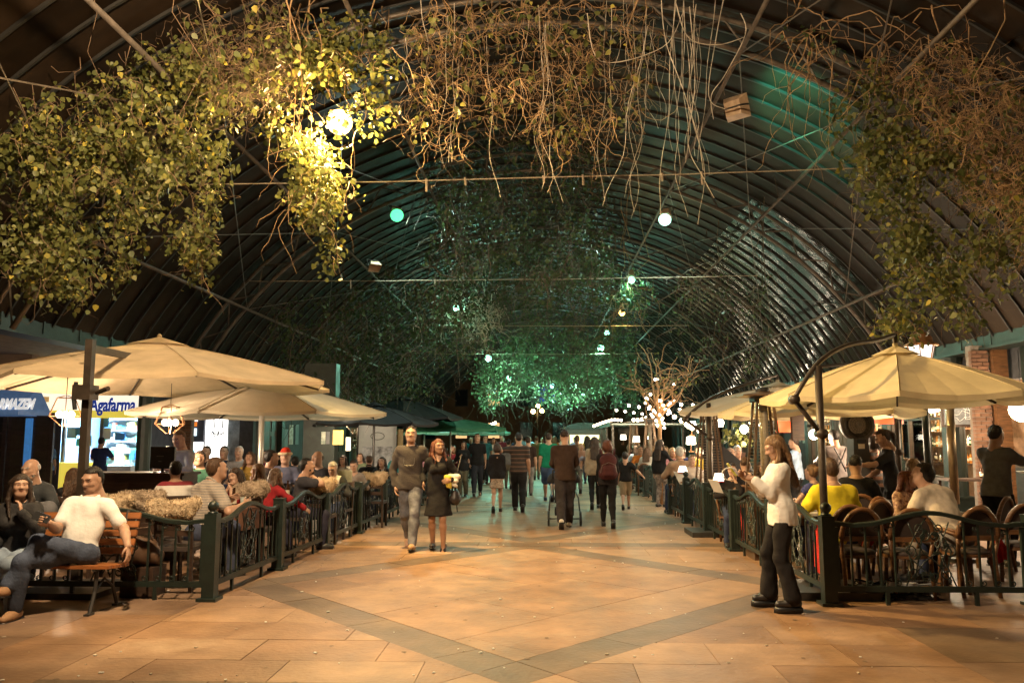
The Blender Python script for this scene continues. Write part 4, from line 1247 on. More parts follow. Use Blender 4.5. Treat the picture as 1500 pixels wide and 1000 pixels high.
    if shoe is not None:
        for sd in 'LR':
            an, toe = J['an' + sd], unit(J['toe' + sd])
            d = unit(J['an' + sd] - J['kn' + sd])
            dn = unit(A((0, 0, -1)) - toe * (A((0, 0, -1)) @ toe))
            a = an + dn * .04
            V, Qd = sdf([cap_(S(a - toe * .045), S(a + toe * .06), s * .046, s * .045, .03 * s), cap_(S(a + toe * .06 + dn * .008), S(a + toe * .155 + dn * .014), s * .044, s * .034, .03 * s)], min(vox, .016), 0, [(S(an + dn * .083), dn), (S(an - dn * .0), -dn)])
            mb = MB(); mb.arr(V, Qd)
            side = np.cross(toe, dn)
            mb.prism([S(an + dn * .078 + toe * y + side * x).tolist() for x, y in ((-.04, -.085), (.04, -.085), (.046, .06), (.038, .16), (0, .198), (-.038, .16), (-.046, .06))], (S(dn * sole)).tolist(), 1)
            mb.build('shoe', [sm, cloth((.5, .48, .45), 'pale_sole') if sum(sm.diffuse_color[:3]) > 9 else M_BLACK], root, True)
    # ---- hair
    if hair[0] != 'none':
        HVv, HQ = get_hair(hair[0], lod <= 1)
        VH = place(HVv)
        if hair[0] in ('long', 'straight', 'pony'):      # the loose length hangs straight down
            wt_ = np.clip((-HVv[:, 2] - .0) / .14, 0, 1)[:, None]
            Ry = rotm(head[0], head[1] * .25)
            VH = VH * (1 - wt_) + wt_ * ((HVv * hs) @ Ry.T + S(hc))
        mb = MB(); mb.arr(VH, HQ); hob = mb.build('hair', HM[hair[1]], root, True)
        if lod <= 1 and hair[0] != 'bald':               # loose strands break the outline
            lg = hair[0] in ('long', 'straight', 'bob', 'curly', 'pony')
            rn = np.random.default_rng(sd_)
            n_ = 420 if lg else 300
            c3 = S(hc)
            pk = VH[rn.integers(0, len(VH), n_)]
            out = pk - c3; out[:, 2] *= .3; out /= np.linalg.norm(out, axis=1)[:, None] + 1e-9
            L_ = (rn.uniform(.04, .13, n_) if lg else rn.uniform(.012, .03, n_))[:, None] * s
            dr = (np.array([0, 0, -1.0]) + out * .22 if lg else out * .8 + np.array([0, 0, .1])) + rn.normal(size=(n_, 3)) * (.12 if hair[0] != 'curly' else .7)
            sd2 = np.cross(dr, rn.normal(size=(n_, 3))); sd2 /= np.linalg.norm(sd2, axis=1)[:, None] + 1e-9
            pk = pk - out * .004
            T3 = np.stack([pk - sd2 * .0022, pk + sd2 * .0022, pk + dr * L_], 1).reshape(-1, 3)
            o_ = MB().add(T3.tolist(), [(3 * i, 3 * i + 1, 3 * i + 2) for i in range(n_)]).build('hair_strands', HM[hair[1]], hob)
            o_['kind'] = 'stuff'
    if beard:
        V, Qd = sdf([cap_((-.045, .035, -.07), (0, .075, -.098), .026, .027, .03), cap_((.045, .035, -.07), (0, .075, -.098), .026, .027, .03), cap_((-.02, .088, -.04), (.02, .088, -.04), .008, None, .01)], .009, .003)
        mb = MB(); mb.arr(place(V), Qd); mb.build('beard', HM[beard], root, True)
    root['J'] = 0; del root['J']
    J2 = {k: S(v) for k, v in J.items() if not k.startswith('toe') and not k.startswith('hd')}
    J2['head'] = S(hc); J2['neck'] = S(neck)
    for k in ('hdL', 'hdR'): J2[k] = J[k]
    J2['Rh'] = Rh; J2['hs'] = hs
    PEOPLE.append((root, J2))
    return root, J2
def hash_(t): return sum((i + 1) * ord(c) for i, c in enumerate(t)) % 99991
def W(root, v):                          # a point of a person's own space in the hall
    a = root.rotation_euler.z
    return Vector((root.location.x + v[0] * math.cos(a) - v[1] * math.sin(a), root.location.y + v[0] * math.sin(a) + v[1] * math.cos(a), root.location.z + v[2]))
# ------------------------------------------------------------------ green iron fences
PL = 1.86                                # clear length of one panel
def rail_z(u):                           # the wavy handrail of a panel
    t = abs(u / PL - .5) * 2
    return .775 + .115 * (.5 + .5 * math.cos(math.pi * min(1, t / .72))) + (.012 * math.cos(math.pi * (1 - t) / .28) if t > .72 else 0)
def spiral(cx, cz, r, a0, turns, n=12):
    return [(cx + r * (1 - .72 * i / n) * math.cos(a0 + turns * 2 * math.pi * i / n), 0, cz + r * (1 - .72 * i / n) * math.sin(a0 + turns * 2 * math.pi * i / n)) for i in range(n + 1)]
mb = MB()
us = [PL * i / 28 for i in range(29)]
for a, b in zip(us, us[1:]):
    za, zb = rail_z(a), rail_z(b)
    w, h = .028, .022
    mb.add([(a, -w, za - h), (a, w, za - h), (a, w, za + h * .6), (a, w * .5, za + h), (a, -w * .5, za + h), (a, -w, za + h * .6),
            (b, -w, zb - h), (b, w, zb - h), (b, w, zb + h * .6), (b, w * .5, zb + h), (b, -w * .5, zb + h), (b, -w, zb + h * .6)], [(i, (i + 1) % 6, (i + 1) % 6 + 6, i + 6) for i in range(6)])
FP = {}
FP['handrail'] = [(mb.mesh('handrail', M_GREEN_IRON), (0, 0, 0))]
FP['bottom_rail'] = [(MB().box((PL / 2, 0, .155), (PL, .032, .055)).mesh('bottom_rail', M_GREEN_IRON), (0, 0, 0))]
FP['stile'] = [(MB().box((.022, 0, .44), (.044, .036, .62)).mesh('stile', M_GREEN_IRON), (x, 0, 0)) for x in (0, PL - .044)]
FP['foot'] = [(MB().box((0, 0, .065), (.035, .03, .13)).mesh('foot', M_GREEN_IRON), (x, 0, 0)) for x in (.5, PL - .5)]
bal = []
for u in (.17, .31, .45, .59):
    for q in (u, PL - u): bal.append(q)
FP['baluster'] = []
for u in bal:
    FP['baluster'].append((MB().box((0, 0, (.183 + rail_z(u) - .02) / 2), (.017, .017, rail_z(u) - .02 - .183)).mesh('baluster', M_GREEN_IRON), (u, 0, 0)))
curl_b = MB().tube(spiral(.028, .215, .032, math.pi, 1.15), .0065, 5).mesh('scroll', M_GREEN_IRON, True)
curl_t = MB().tube(spiral(-.028, -.04, .030, 0, -1.15), .0065, 5).mesh('scroll', M_GREEN_IRON, True)
FP['scroll'] = []
for u in bal: FP['scroll'] += [(curl_b, (u, 0, 0)), (curl_t, (u, 0, rail_z(u) - .02))]
def scurve(c0, c1, r0, r1, flip):        # two spirals joined by a swung bar
    a = spiral(c0[0], c0[1], r0, R(90 if flip else -90), 1.2 if flip else -1.2)[::-1]
    b = spiral(c1[0], c1[1], r1, R(-90 if flip else 90), 1.2 if flip else -1.2)
    return a + b
cx = PL / 2
vinebars = []
for k in (-1, 1):
    vinebars += [scurve((cx + k * .16, .30), (cx + k * .05, .66), .07, .06, k > 0), scurve((cx + k * .04, .27), (cx + k * .19, .52), .05, .07, k < 0),
                 spiral(cx + k * .09, .74, .05, R(-90), k * 1.2), [(cx + k * .24, 0, .185), (cx + k * .17, 0, .36), (cx + k * .21, 0, .52), (cx + k * .12, 0, .7), (cx + k * .02, 0, .84)],
                 [(cx - k * .2, 0, .24), (cx - k * .05, 0, .42), (cx + k * .06, 0, .50), (cx + k * .15, 0, .68), (cx + k * .2, 0, .80)]]
leafset = MB()
for k in range(9):
    a = k * 2.4
    x, z = cx + .17 * math.cos(a) * (.4 + .07 * k), .5 + .22 * math.sin(a)
    q = Vector((math.cos(a * 1.7), 0, math.sin(a * 1.7))); n = Vector((-q.z, 0, q.x))
    c = Vector((x, 0, z))
    leafset.prism([c - q * .045 + Vector((0, -.004, 0)), c + n * .02 + Vector((0, -.01, 0)), c + q * .05, c - n * .02 + Vector((0, -.01, 0))], (0, .008, 0))
FP['scroll'] += [(MB().tube(p, .0075, 5).mesh('scroll', M_GREEN_IRON, True), (0, 0, 0)) for p in vinebars]
FP['iron_leaves'] = [(leafset.mesh('iron_leaves', M_GREEN_IRON), (0, 0, 0))]
POSTM = MB().box((0, 0, .43), (.125, .125, .86)).box((0, 0, .015), (.2, .2, .03)).mesh('post', M_GREEN_IRON)
CAPM = MB().lathe([(.055, .862), (.05, .875), (.03, .885), (.045, .905), (.056, .93), (.05, .96), (.028, .982), (.008, .99)], 14).mesh('post_ball', M_GREEN_IRON, True)
CAPF = MB().box((0, 0, .868), (.135, .135, .016)).mesh('post_cap', M_GREEN_IRON)
def fence(label, pts, balls=(0,), gaps=(), end_post=True, first_post=True):
    o0 = Vector((pts[0][0], pts[0][1], 0))
    root = thing('iron_fence', label, 'fence', o0, 0, 'green iron fences round the terraces')
    for i, p in enumerate(pts):
        if i == len(pts) - 1 and not end_post: break
        if i == 0 and not first_post: continue
        if i in gaps and i - 1 in gaps: continue
        q = Vector((p[0], p[1], 0)) - o0
        po = put('post', POSTM, root, q)
        put('post_ball' if i in balls else 'post_cap', CAPM if i in balls else CAPF, po)
    for i in range(len(pts) - 1):
        if i in gaps: continue
        a, b = Vector((*pts[i], 0)), Vector((*pts[i + 1], 0))
        d = b - a; L = d.length
        rz = math.atan2(d.y, d.x)
        far = a.y > 20
        pe = None
        for nm in ('handrail', 'bottom_rail', 'stile', 'foot', 'baluster', 'scroll', 'iron_leaves'):
            for me, off in FP[nm]:
                if far and nm == 'scroll' and me in (curl_b, curl_t): continue
                if pe is None:
                    o = put('panel', me, root, a - o0 + d.normalized() * ((L - PL) / 2), rz); o.scale = (1, 1, 1); pe = o
                else: put(nm, me, pe, off)
    return root
LX = lambda y: -3.37 + .03 * (y - 8.4)
lf = [(LX(8.4), 8.4), (LX(10.4), 10.36), (LX(12.4), 12.36), (LX(14.3), 14.32), (LX(16.3), 16.28), (LX(18.2), 18.24), (LX(20.2), 20.2), (LX(22.2), 22.16)]
fence('green wrought iron fence along the aisle in front of the diners near the pharmacy', lf)
fence('green wrought iron fence facing the camera behind the wooden bench', [(LX(8.4), 8.4), (LX(8.4) - 1.99, 8.41), (LX(8.4) - 3.98, 8.42)], balls=(), end_post=True, first_post=False)
rf = [(2.81 - .004 * (y - 8.4), y) for y in (8.4, 10.36, 12.32, 14.28, 16.24, 18.0)]
rf[5] = (2.78, 18.2)
fence('green wrought iron fence along the aisle behind the woman in the white blouse', rf, balls=(0, 4, 5))
fence('green wrought iron fence facing the camera before the wooden chairs', [(2.81, 8.4), (4.80, 8.41), (6.79, 8.42)], balls=(), end_post=True, first_post=False)
fence('distant dark fence along the aisle past the woman in patterned leggings', [(2.9, 21.6 + 1.96 * i) for i in range(9)], balls=(0,))
fence('distant dark fence along the aisle below the green parasols', [(-3.0, 24.6 + 1.96 * i) for i in range(7)], balls=())

# ------------------------------------------------------------------ parasols
M_CREAM = mat('cream_canvas', (0.55, 0.42, 0.26), rough=.85, var=.16, scale=2, bump=.7, bscale=4)
M_YELLOW = mat('yellow_canvas', (0.74, 0.62, 0.38), rough=.85, var=.13, scale=2, bump=.6, bscale=4)
M_PALE = mat('grey_cream_canvas', (0.5, 0.44, 0.33), rough=.85, var=.1, scale=2, bump=.25, bscale=7)
M_TEAL = mat('green_canvas', (0.05, 0.22, 0.13), rough=.8, var=.15, bump=.2)
M_TEAL2 = mat('pale_green_canvas', (0.2, 0.5, 0.4), rough=.8, var=.15, bump=.2)
M_BLK = mat('black_canvas', (0.014, 0.014, 0.016), rough=.85, var=.2)
M_POLE = mat('bronze_pole', (0.06, 0.045, 0.034), rough=.45, metal=.4, var=.3)
M_ALU = mat('pale_aluminium', (0.5, 0.48, 0.44), rough=.35, metal=.6, var=.1)
def translucent(m, f=.35):
    nt = m.node_tree; b = nt.nodes['Principled BSDF']
    t = nt.nodes.new('ShaderNodeBsdfTranslucent'); x = nt.nodes.new('ShaderNodeMixShader'); x.inputs[0].default_value = f
    nt.links.new(b.inputs['Base Color'].links[0].from_socket, t.inputs[0])
    nt.links.new(b.outputs[0], x.inputs[1]); nt.links.new(t.outputs[0], x.inputs[2])
    nt.links.new(x.outputs[0], nt.nodes['Material Output'].inputs[0])
for m in (M_CREAM, M_YELLOW, M_PALE, M_TEAL, M_TEAL2): translucent(m, .3)
def canopy(root, c, rad, ze, za, m, nv=8, a0=0, valance=.09, vent=True, sag=.05, ribm=None):
    c = Vector(c)
    ring = [Vector((c.x + rad * math.cos(a0 + 2 * math.pi * k / nv), c.y + rad * math.sin(a0 + 2 * math.pi * k / nv), ze)) for k in range(nv)]
    ap = Vector((c.x, c.y, za))
    mb = MB(); M_ = 6
    for k in range(nv):
        a, b = ring[k], ring[(k + 1) % nv]
        vs = []
        for i in range(M_ + 1):
            t = i / M_
            for j in range(5):
                u = j / 4
                e = a.lerp(b, u)
                q = ap.lerp(e, t)
                q.z -= sag * 4 * u * (1 - u) * t + .06 * math.sin(math.pi * t) * -.6
                q = q + (ap - e).normalized() * 0 + Vector((c.x - e.x, c.y - e.y, 0)) * (.05 * 4 * u * (1 - u) * t * t)
                vs.append(q)
        fs = [(i * 5 + j, (i + 1) * 5 + j, (i + 1) * 5 + j + 1, i * 5 + j + 1) for i in range(M_) for j in range(4)]
        mb.add(vs, fs)
        e = vs[-5:]
        mb.add(e + [q + Vector((0, 0, -valance)) for q in e], [(j, j + 5, j + 6, j + 1) for j in range(4)])
    cn = mb.build('canopy', m, root, False, True)
    if vent:
        v = MB()
        r2 = [ap.lerp(q, .17) + Vector((0, 0, .05)) for q in ring]
        for k in range(nv): v.add([ap + Vector((0, 0, .075)), r2[k], r2[(k + 1) % nv]], [(0, 1, 2)])
        v.lathe([(.03, 0), (.035, .03), (.01, .06)], 8, ap + Vector((0, 0, .06)))
        o = put('vent', v.mesh('vent', m, False, root.location), cn)
    sb_ = MB()
    for k in range(nv): sb_.tube([ap.lerp(ring[k], i / 6) + Vector((0, 0, .036 * math.sin(math.pi * i / 6) + .004)) for i in range(7)], .007, 4)
    put('seam', sb_.mesh('seam', m, True, root.location), cn)
    for k in range(nv):
        p = ap + Vector((0, 0, -.06)); q = ring[k] + Vector((0, 0, -.05))
        MB().bar(p.lerp(q, .04), p.lerp(q, .99), .022, .03).build('rib', ribm or M_POLE, root, False, True)
    return ap, ring
def para(label, loc, group='parasols over the terraces'): return thing('parasol', label, 'parasol', loc, 0, group)
# first cream parasol with its heavy side post
c1 = Vector((-5.62, 11.75, 0)); pt = at(127, 600, 8.82); pt = Vector((pt.x, 8.82, 0))
u1 = para('wide cream cantilever parasol with brown side post above the bearded man and bench', pt)
ap, ring = canopy(u1, c1, 2.62, 2.41, 3.03, M_CREAM, 8, R(-10), .05, sag=.04)
ztop = at(130, 497, 8.82).z
MB().box((0, 0, ztop / 2), (.08, .08, ztop)).build('post', M_POLE, u1)
MB().box((0, 0, .03), (.9, .9, .06)).build('base_plate', M_DARKSTEEL, u1)
MB().bar((0, 0, ztop - .1), ap - pt + Vector((-.1, -.2, -.28)), .06, .08).build('arm', M_POLE, u1)
MB().box((-.015, -.02, at(125, 575, 8.82).z), (.2, .18, .16)).cyl((.1, 0, at(125, 575, 8.82).z), (.28, -.1, at(125, 575, 8.82).z + .04), .025).build('crank_box', M_POLE, u1)
MB().tube([(-.09, -.08, at(125, 560, 8.82).z), (-.1, -.09, at(125, 585, 8.82).z), (-.08, -.09, at(125, 600, 8.82).z)], .022, 6).build('crank_handle', M_BLACK, u1)
# second cream parasol on a central pale pole
c2 = Vector((at(384, 600, 14.6).x, 14.6, 0))
u2 = para('low pale cream parasol on a white central pole above the curly haired woman', c2)
ap2, _ = canopy(u2, c2, 2.3, 2.06, 2.66, M_PALE, 8, R(-5), .05, sag=.04)
MB().cyl((0, 0, 0), (0, 0, 2.6), .05, n=12).build('pole', M_ALU, u2, True)
MB().lathe([(.3, 0), (.3, .06), (.08, .1), (.06, .3)], 16).build('base', M_DARKSTEEL, u2)
# black parasol and black pagoda
c3 = Vector((at(548, 615, 19.5).x, 19.5, 0))
u3 = para('black parasol with pointed tip behind the elderly man with white hair', c3)
canopy(u3, c3, 1.55, 1.98, 2.42, M_BLK, 8, R(0), .05); MB().cyl((0, 0, 0), (0, 0, 2.4), .03).build('pole', M_DARKSTEEL, u3, True)
MB().lathe([(.25, 0), (.25, .06), (.05, .1)], 14).build('base', M_DARKSTEEL, u3)
c3 = Vector((at(590, 615, 23).x, 23, 0))
u3 = para('second black parasol higher up behind the head of the man in grey', c3)
canopy(u3, c3, 1.7, 2.2, 2.75, M_BLK, 8, R(10), .05); MB().cyl((0, 0, 0), (0, 0, 2.7), .03).build('pole', M_DARKSTEEL, u3, True)
for (px, pya, pye, Y, rad, m, lb) in ((660, 612, 627, 25, 1.72, M_TEAL, 'green parasol with white pole at the aisle side past the walking couple'), (700, 626, 633, 32, 1.3, M_TEAL2, 'small pale green parasol behind the larger green parasol'), (622, 618, 632, 30, 1.6, M_TEAL2, 'pale green parasol under the white lamps near the arcade')):
    c = Vector((at(px, 600, Y).x, Y, 0))
    u = para(lb, c)
    ze, za = at(px, pye, Y).z, at(px, pya, Y).z
    canopy(u, c, rad, ze, za, m, 8, R(12), .08, ribm=M_ALU)
    MB().cyl((0, 0, 0), (0, 0, za + .15), .028).build('pole', M_ALU, u, True)
    MB().lathe([(.25, 0), (.25, .06), (.05, .1)], 14).build('base', M_ALU, u)
# yellow cantilever parasols on the pub terrace
def banana(label, c, rad, ze, za, post, foot, a0, m, ctrl):
    u = para(label, Vector((post[0], post[1], 0)))
    canopy(u, c, rad, ze, za, m, 8, a0, .06, sag=.05)
    pz = Vector((post[0], post[1], 0))
    MB().cyl((0, 0, 0), (0, 0, post[2]), .04, n=10).build('post', M_POLE, u, True)
    MB().box((0, 0, .04), (.8, .8, .08)).build('base_plate', M_DARKSTEEL, u)
    P = [Vector(q) for q in ctrl]
    pts = []
    for i in range(len(P) - 1):
        p0, p1, p2, p3 = P[max(0, i - 1)], P[i], P[i + 1], P[min(len(P) - 1, i + 2)]
        for j in range(8):
            t = j / 8
            pts.append(.5 * (2 * p1 + (p2 - p0) * t + (2 * p0 - 5 * p1 + 4 * p2 - p3) * t * t + (3 * p1 - p0 - 3 * p2 + p3) * t ** 3) - pz)
    pts.append(P[-1] - pz)
    MB().tube(pts, .026, 8).build('curved_arm', M_POLE, u, True)
    MB().tube([pts[-1], Vector((c[0], c[1], za)) - pz], .03, 8).build('hanger', M_POLE, u, True)
    MB().tube([pts[0], Vector((0, 0, foot))], .028, 8).build('strut', M_POLE, u, True)
    MB().cyl(pts[0] + Vector((0, -.06, 0)), pts[0] + Vector((0, .06, 0)), .05, n=12).build('joint', M_POLE, u, True)
    MB().cyl((0, -.08, foot), (0, .08, foot), .055, n=12).build('crank_hub', M_POLE, u, True)
    return u
Yc = 9.0
banana('large yellow cantilever parasol with curved brown arm over the man in yellow', (4.24, 9.95, 0), 1.6, 2.11, 2.66, (at(1201, 600, Yc).x, Yc, at(1201, 536, Yc).z), at(1205, 635, Yc).z, R(22.5), M_YELLOW,
       [at(1163, 585, 8.95), at(1180, 556, 8.97), at(1203, 527, 9.05), at(1240, 506, 9.3), at(1285, 498, 9.7), (4.24, 9.95, 2.86)])
banana('yellow parasol partly hidden behind the pyramid heater and larger parasol', (4.25, 12.9, 0), 1.52, 2.02, 2.5, (5.75, 13.6, 2.62), 1.4, R(22.5), M_YELLOW, [(5.9, 13.7, 2.3), (5.6, 13.5, 2.62), (5.0, 13.2, 2.78), (4.25, 12.9, 2.72)])
Yc = 14.3
banana('dull yellow parasol with long curved arm reaching over from the aisle', (4.2, 14.8, 0), 1.85, 2.1, 2.56, (at(1038, 600, Yc).x, Yc, at(1038, 590, Yc).z), at(1037, 640, Yc).z, R(10), M_PALE,
       [at(1003, 614, Yc), at(1022, 596, Yc), at(1045, 581, Yc), at(1080, 567, 14.4), at(1115, 556, 14.6), (4.2, 14.8, 2.74)])

# ------------------------------------------------------------------ pyramid heaters
M_HEAT = mat('brown_steel', (0.2, 0.13, 0.085), rough=.35, metal=.6, var=.25)
M_MESHW = mat('wire_guard', (0.3, 0.22, 0.15), rough=.4, metal=.6)
def heater(label, loc):
    t = thing('patio_heater', label, 'heater', loc, 0, 'pyramid patio heaters along the fence')
    MB().box((0, 0, .40), (.5, .5, .8), 0, None, .9).build('cabinet', M_HEAT, t)
    for sx in (-1, 1):
        for sy in (-1, 1): MB().bar((sx * .225, sy * .225, .8), (sx * .11, sy * .11, 2.13), .032, .032).build('upright', M_HEAT, t)
    MB().box((0, 0, 2.16), (.3, .3, .07)).build('burner_head', M_DARKSTEEL, t)
    MB().prism([(.36, .36, 2.2), (-.36, .36, 2.2), (-.36, -.36, 2.2), (.36, -.36, 2.2)], (0, 0, .015)).add([(.36, .36, 2.215), (-.36, .36, 2.215), (-.36, -.36, 2.215), (.36, -.36, 2.215), (0, 0, 2.28)], [(0, 1, 4), (1, 2, 4), (2, 3, 4), (3, 0, 4)]).build('reflector', M_HEAT, t)
    MB().lathe([(.1, 2.27), (.1, 2.31), (.06, 2.33)], 12).build('cap', M_BLACK, t)
    MB().cyl((0, 0, .8), (0, 0, 2.12), .06, n=14).build('glass_tube', mat('smoky_glass_tube', (.3, .27, .23), rough=.06, var=.1, spec=.9), t, True)
    g = MB()
    for i in range(26):
        z = .86 + i * .048; w = .225 - (z - .8) / 1.33 * .115
        for k in range(4):
            a, b = [(w, w), (-w, w), (-w, -w), (w, -w)][k], [(-w, w), (-w, -w), (w, -w), (w, w)][k]
            g.bar((*a, z), (*b, z), .004, .004)
    g.build('wire_guard', M_MESHW, t)
    return t
heater('tall brown pyramid heater behind the head of the woman in white', (3.08, 11.6, 0))
heater('brown pyramid heater beside the red lamp and open menu', (3.06, 15.3, 0))
heater('small distant pyramid heater behind the tree wound with bulbs', (3.3, 25.5, 0))
heater('farthest pyramid heater under the flat glass canopy', (3.4, 31, 0))

# ------------------------------------------------------------------ bench
Yb = 7.85
bn = thing('park_bench', 'slatted orange-brown wooden bench with black iron legs by the fence', 'bench', (-5.05, Yb, 0))
SL = MB().box((0, 0, 0), (2.0, .085, .03)).mesh('seat_slat', M_BENCH)
for i in range(4): put('seat_slat', SL, bn, (0, -.12 + i * .1, .425 - .008 * i))
SB = MB().box((0, 0, 0), (2.0, .026, .062)).mesh('back_slat', M_BENCH)
for i in range(5):
    o = put('back_slat', SB, bn, (0, .285 + .032 * i, .52 + i * .082)); o.rotation_euler = (R(-18), 0, 0)
for x in (-.86, .86):
    m = MB()
    m.tube([(x, -.2, 0), (x, -.12, .2), (x, -.1, .40)], .018, 6).tube([(x, .3, 0), (x, .2, .2), (x, .2, .40)], .018, 6).bar((x, -.16, .4), (x, .24, .385), .03, .02)
    m.tube([(x, .24, .39), (x, .30, .52), (x, .43, .9)], .018, 6).tube([(x, -.12, .2), (x, .04, .3), (x, .2, .2)], .012, 5)
    m.box((x, -.2, .01), (.05, .1, .02)).box((x, .3, .01), (.05, .1, .02))
    m.build('iron_leg', M_DARKSTEEL, bn, False)
for x in (-.95, .98): MB().tube([(x, -.14, .41), (x, -.17, .6), (x, -.1, .66), (x, .1, .655), (x, .33, .63)], .018, 6).build('armrest', M_DARKSTEEL, bn, True) if x < 0 else None

# ------------------------------------------------------------------ chairs, tables, table things
M_SEAT = mat('dark_upholstery', (.05, .035, .03), rough=.8, var=.2)
def pub_chair():
    t = thing('wooden_chair', None, 'chair')
    MB().lathe([(.2, .42), (.225, .43), (.225, .455), (.2, .47)], 18).build('seat', M_SEAT, t, True)
    MB().lathe([(.205, .395), (.232, .40), (.232, .43), (.2, .43)], 18).build('seat_rail', M_WOOD, t)
    for a in (50, 130): MB().bar((.2 * math.cos(R(a)), .2 * math.sin(R(a)), .41), (.22 * math.cos(R(a)), .22 * math.sin(R(a)), 0), .035, .035).build('leg', M_WOOD, t)
    for k in (-1, 1): MB().tube([(k * .19, -.25, 0), (k * .19, -.19, .42), (k * .215, -.24, .62)], [.02, .022, .02], 6).build('leg', M_WOOD, t, True)
    pts = [(.215 * math.cos(a), -.235 - .045 * math.sin(a), .60 + .30 * math.sin(a)) for a in [math.pi * i / 14 for i in range(15)]]
    MB().tube(pts, .026, 7).build('back_frame', M_WOOD, t, True)
    MB().bar((-.2, -.235, .60), (.2, -.235, .60), .03, .05).build('back_rail', M_WOOD, t)
    p = MB(); inner = [(x * .88, y + .008, .615 + (z - .6) * .86) for x, y, z in pts]
    p.prism(inner, (0, .03, 0)); p.build('back_panel', M_SEAT, t)
    for k in (-1, 1): MB().tube([(k * .215, -.22, .63), (k * .25, -.05, .66), (k * .24, .12, .64), (k * .2, .16, .45)], .018, 6).build('arm', M_WOOD, t, True)
    return t
def dark_chair():
    t = thing('terrace_chair', None, 'chair')
    MB().box((0, 0, .45), (.42, .42, .045)).build('seat', M_SEAT, t)
    for x in (-.19, .19):
        MB().box((x, .19, .215), (.035, .035, .43)).build('leg', M_DARKWOOD, t)
        MB().bar((x, -.19, 0), (x, -.2, .45), .035, .035).bar((x, -.2, .45), (x, -.27, .9), .035, .03).build('leg', M_DARKWOOD, t)
    for z in (.62, .74, .86): MB().box((0, -.215 - (z - .45) * .15, z), (.36, .02, .06)).build('back_slat', M_DARKWOOD, t)
    return t
_pc, _dc = pub_chair(), dark_chair()
_used = set()
def chair(kind, loc, rz, label, group):
    src = _pc if kind == 'pub' else _dc
    if kind not in _used:
        _used.add(kind); src.location = loc; src.rotation_euler = (0, 0, R(rz)); src['label'] = label; src['group'] = group; return src
    return dup(src, loc, R(rz), label, None, group)
def fur(label, loc, rz, m, w=.46, seed=1):       # a sheepskin folded over a chair back
    rnd = np.random.default_rng(seed)
    t = thing('sheepskin_throw', label, 'throw', loc, R(rz), 'sheepskins over chair backs')
    P = [cap_((-w / 2, 0, .0), (w / 2, 0, .02), .062, .07, .05), cap_((-w / 2 * .8, -.03, -.07), (w / 2 * .85, -.03, -.07), .06, None, .05), cap_((-w / 2 * .6, .04, -.1), (w / 2 * .7, .04, -.1), .055, None, .05)]
    V, Q = sdf(P, .018, .024, seed=seed)
    mb = MB(); mb.arr(V, Q)
    c = V[Q].mean(1)
    nrm = np.cross(V[Q[:, 1]] - V[Q[:, 0]], V[Q[:, 2]] - V[Q[:, 0]]); nrm /= np.linalg.norm(nrm, axis=1)[:, None] + 1e-9
    pick = rnd.integers(0, len(c), 6500)
    base = c[pick] + rnd.normal(size=(6500, 3)) * .008
    d = nrm[pick] * .45 + rnd.normal(size=(6500, 3)) * .5 + np.array([0, 0, -.35]); d /= np.linalg.norm(d, axis=1)[:, None]
    sd = np.cross(d, rnd.normal(size=(6500, 3))); sd /= np.linalg.norm(sd, axis=1)[:, None] + 1e-9
    L = rnd.uniform(.010, .022, 6500)[:, None]
    T = np.stack([base - sd * .006, base + sd * .006, base + d * L], 1).reshape(-1, 3)
    h = MB(); h.add(T.tolist(), [(3 * i, 3 * i + 1, 3 * i + 2) for i in range(6500)])
    b = mb.build('skin', m, t, True)
    o = h.build('wool', m, t); o['kind'] = 'stuff'
    return t
M_FUR = mat('golden_sheepskin', (.54, .42, .28), rough=.95, var=.3, scale=9, bump=.6, bscale=30, isl=.06)
M_FUR2 = mat('brown_sheepskin', (.42, .33, .24), rough=.95, var=.3, scale=9, bump=.6, bscale=30, isl=.06)
M_CLOTHW = cloth((.5, .46, .4), 'pale_tablecloth')
M_CLOTHD = cloth((.12, .06, .04), 'brown_tablecloth')
def table(label, loc, kind='round', m=None, w=.8):
    t = thing('cafe_table', label, 'table', loc, 0, 'terrace tables')
    if kind == 'round': MB().lathe([(w / 2 - .02, .72), (w / 2, .73), (w / 2, .75), (w / 2 - .02, .755)], 22).build('table_top', m or M_WOOD, t)
    else: MB().box((0, 0, .735), (w, w, .035)).build('table_top', m or M_WOOD, t)
    MB().cyl((0, 0, .04), (0, 0, .72), .035).build('pedestal', M_DARKSTEEL, t, True)
    for k in range(4): MB().bar((0, 0, .06), (.3 * math.cos(k * math.pi / 2 + .7), .3 * math.sin(k * math.pi / 2 + .7), .015), .05, .03).build('foot', M_DARKSTEEL, t)
    if m is M_CLOTHD:
        mb = MB(); r = w * .52
        vs = []
        for i in range(33):
            a = 2 * math.pi * i / 32
            q = 1 + .06 * math.sin(6 * a)
            vs += [(r * math.cos(a), r * math.sin(a), .758), (r * q * 1.05 * math.cos(a), r * q * 1.05 * math.sin(a), .5)]
        mb.add(vs, [(2 * i, 2 * i + 1, 2 * i + 3, 2 * i + 2) for i in range(32)]); mb.add([(r * math.cos(2 * math.pi * i / 32), r * math.sin(2 * math.pi * i / 32), .758) for i in range(32)], [tuple(range(32))])
        mb.build('tablecloth', m, t, True)
    return t
def bottle(loc, label, mi=0, h=.24, group='bottles on the tables'):
    t = thing('bottle', label, 'bottle', loc, 0, group)
    MB().lathe([(.03, 0), (.033, .01), (.033, h * .55), (.015, h * .75), (.0125, h * .96), (.015, h * .97), (.015, h)], 12).build('glass_body', BOT[mi], t, True)
    MB().lathe([(.0337, h * .2), (.0337, h * .45)], 12).build('paper_label', BOT[4], t)
    return t
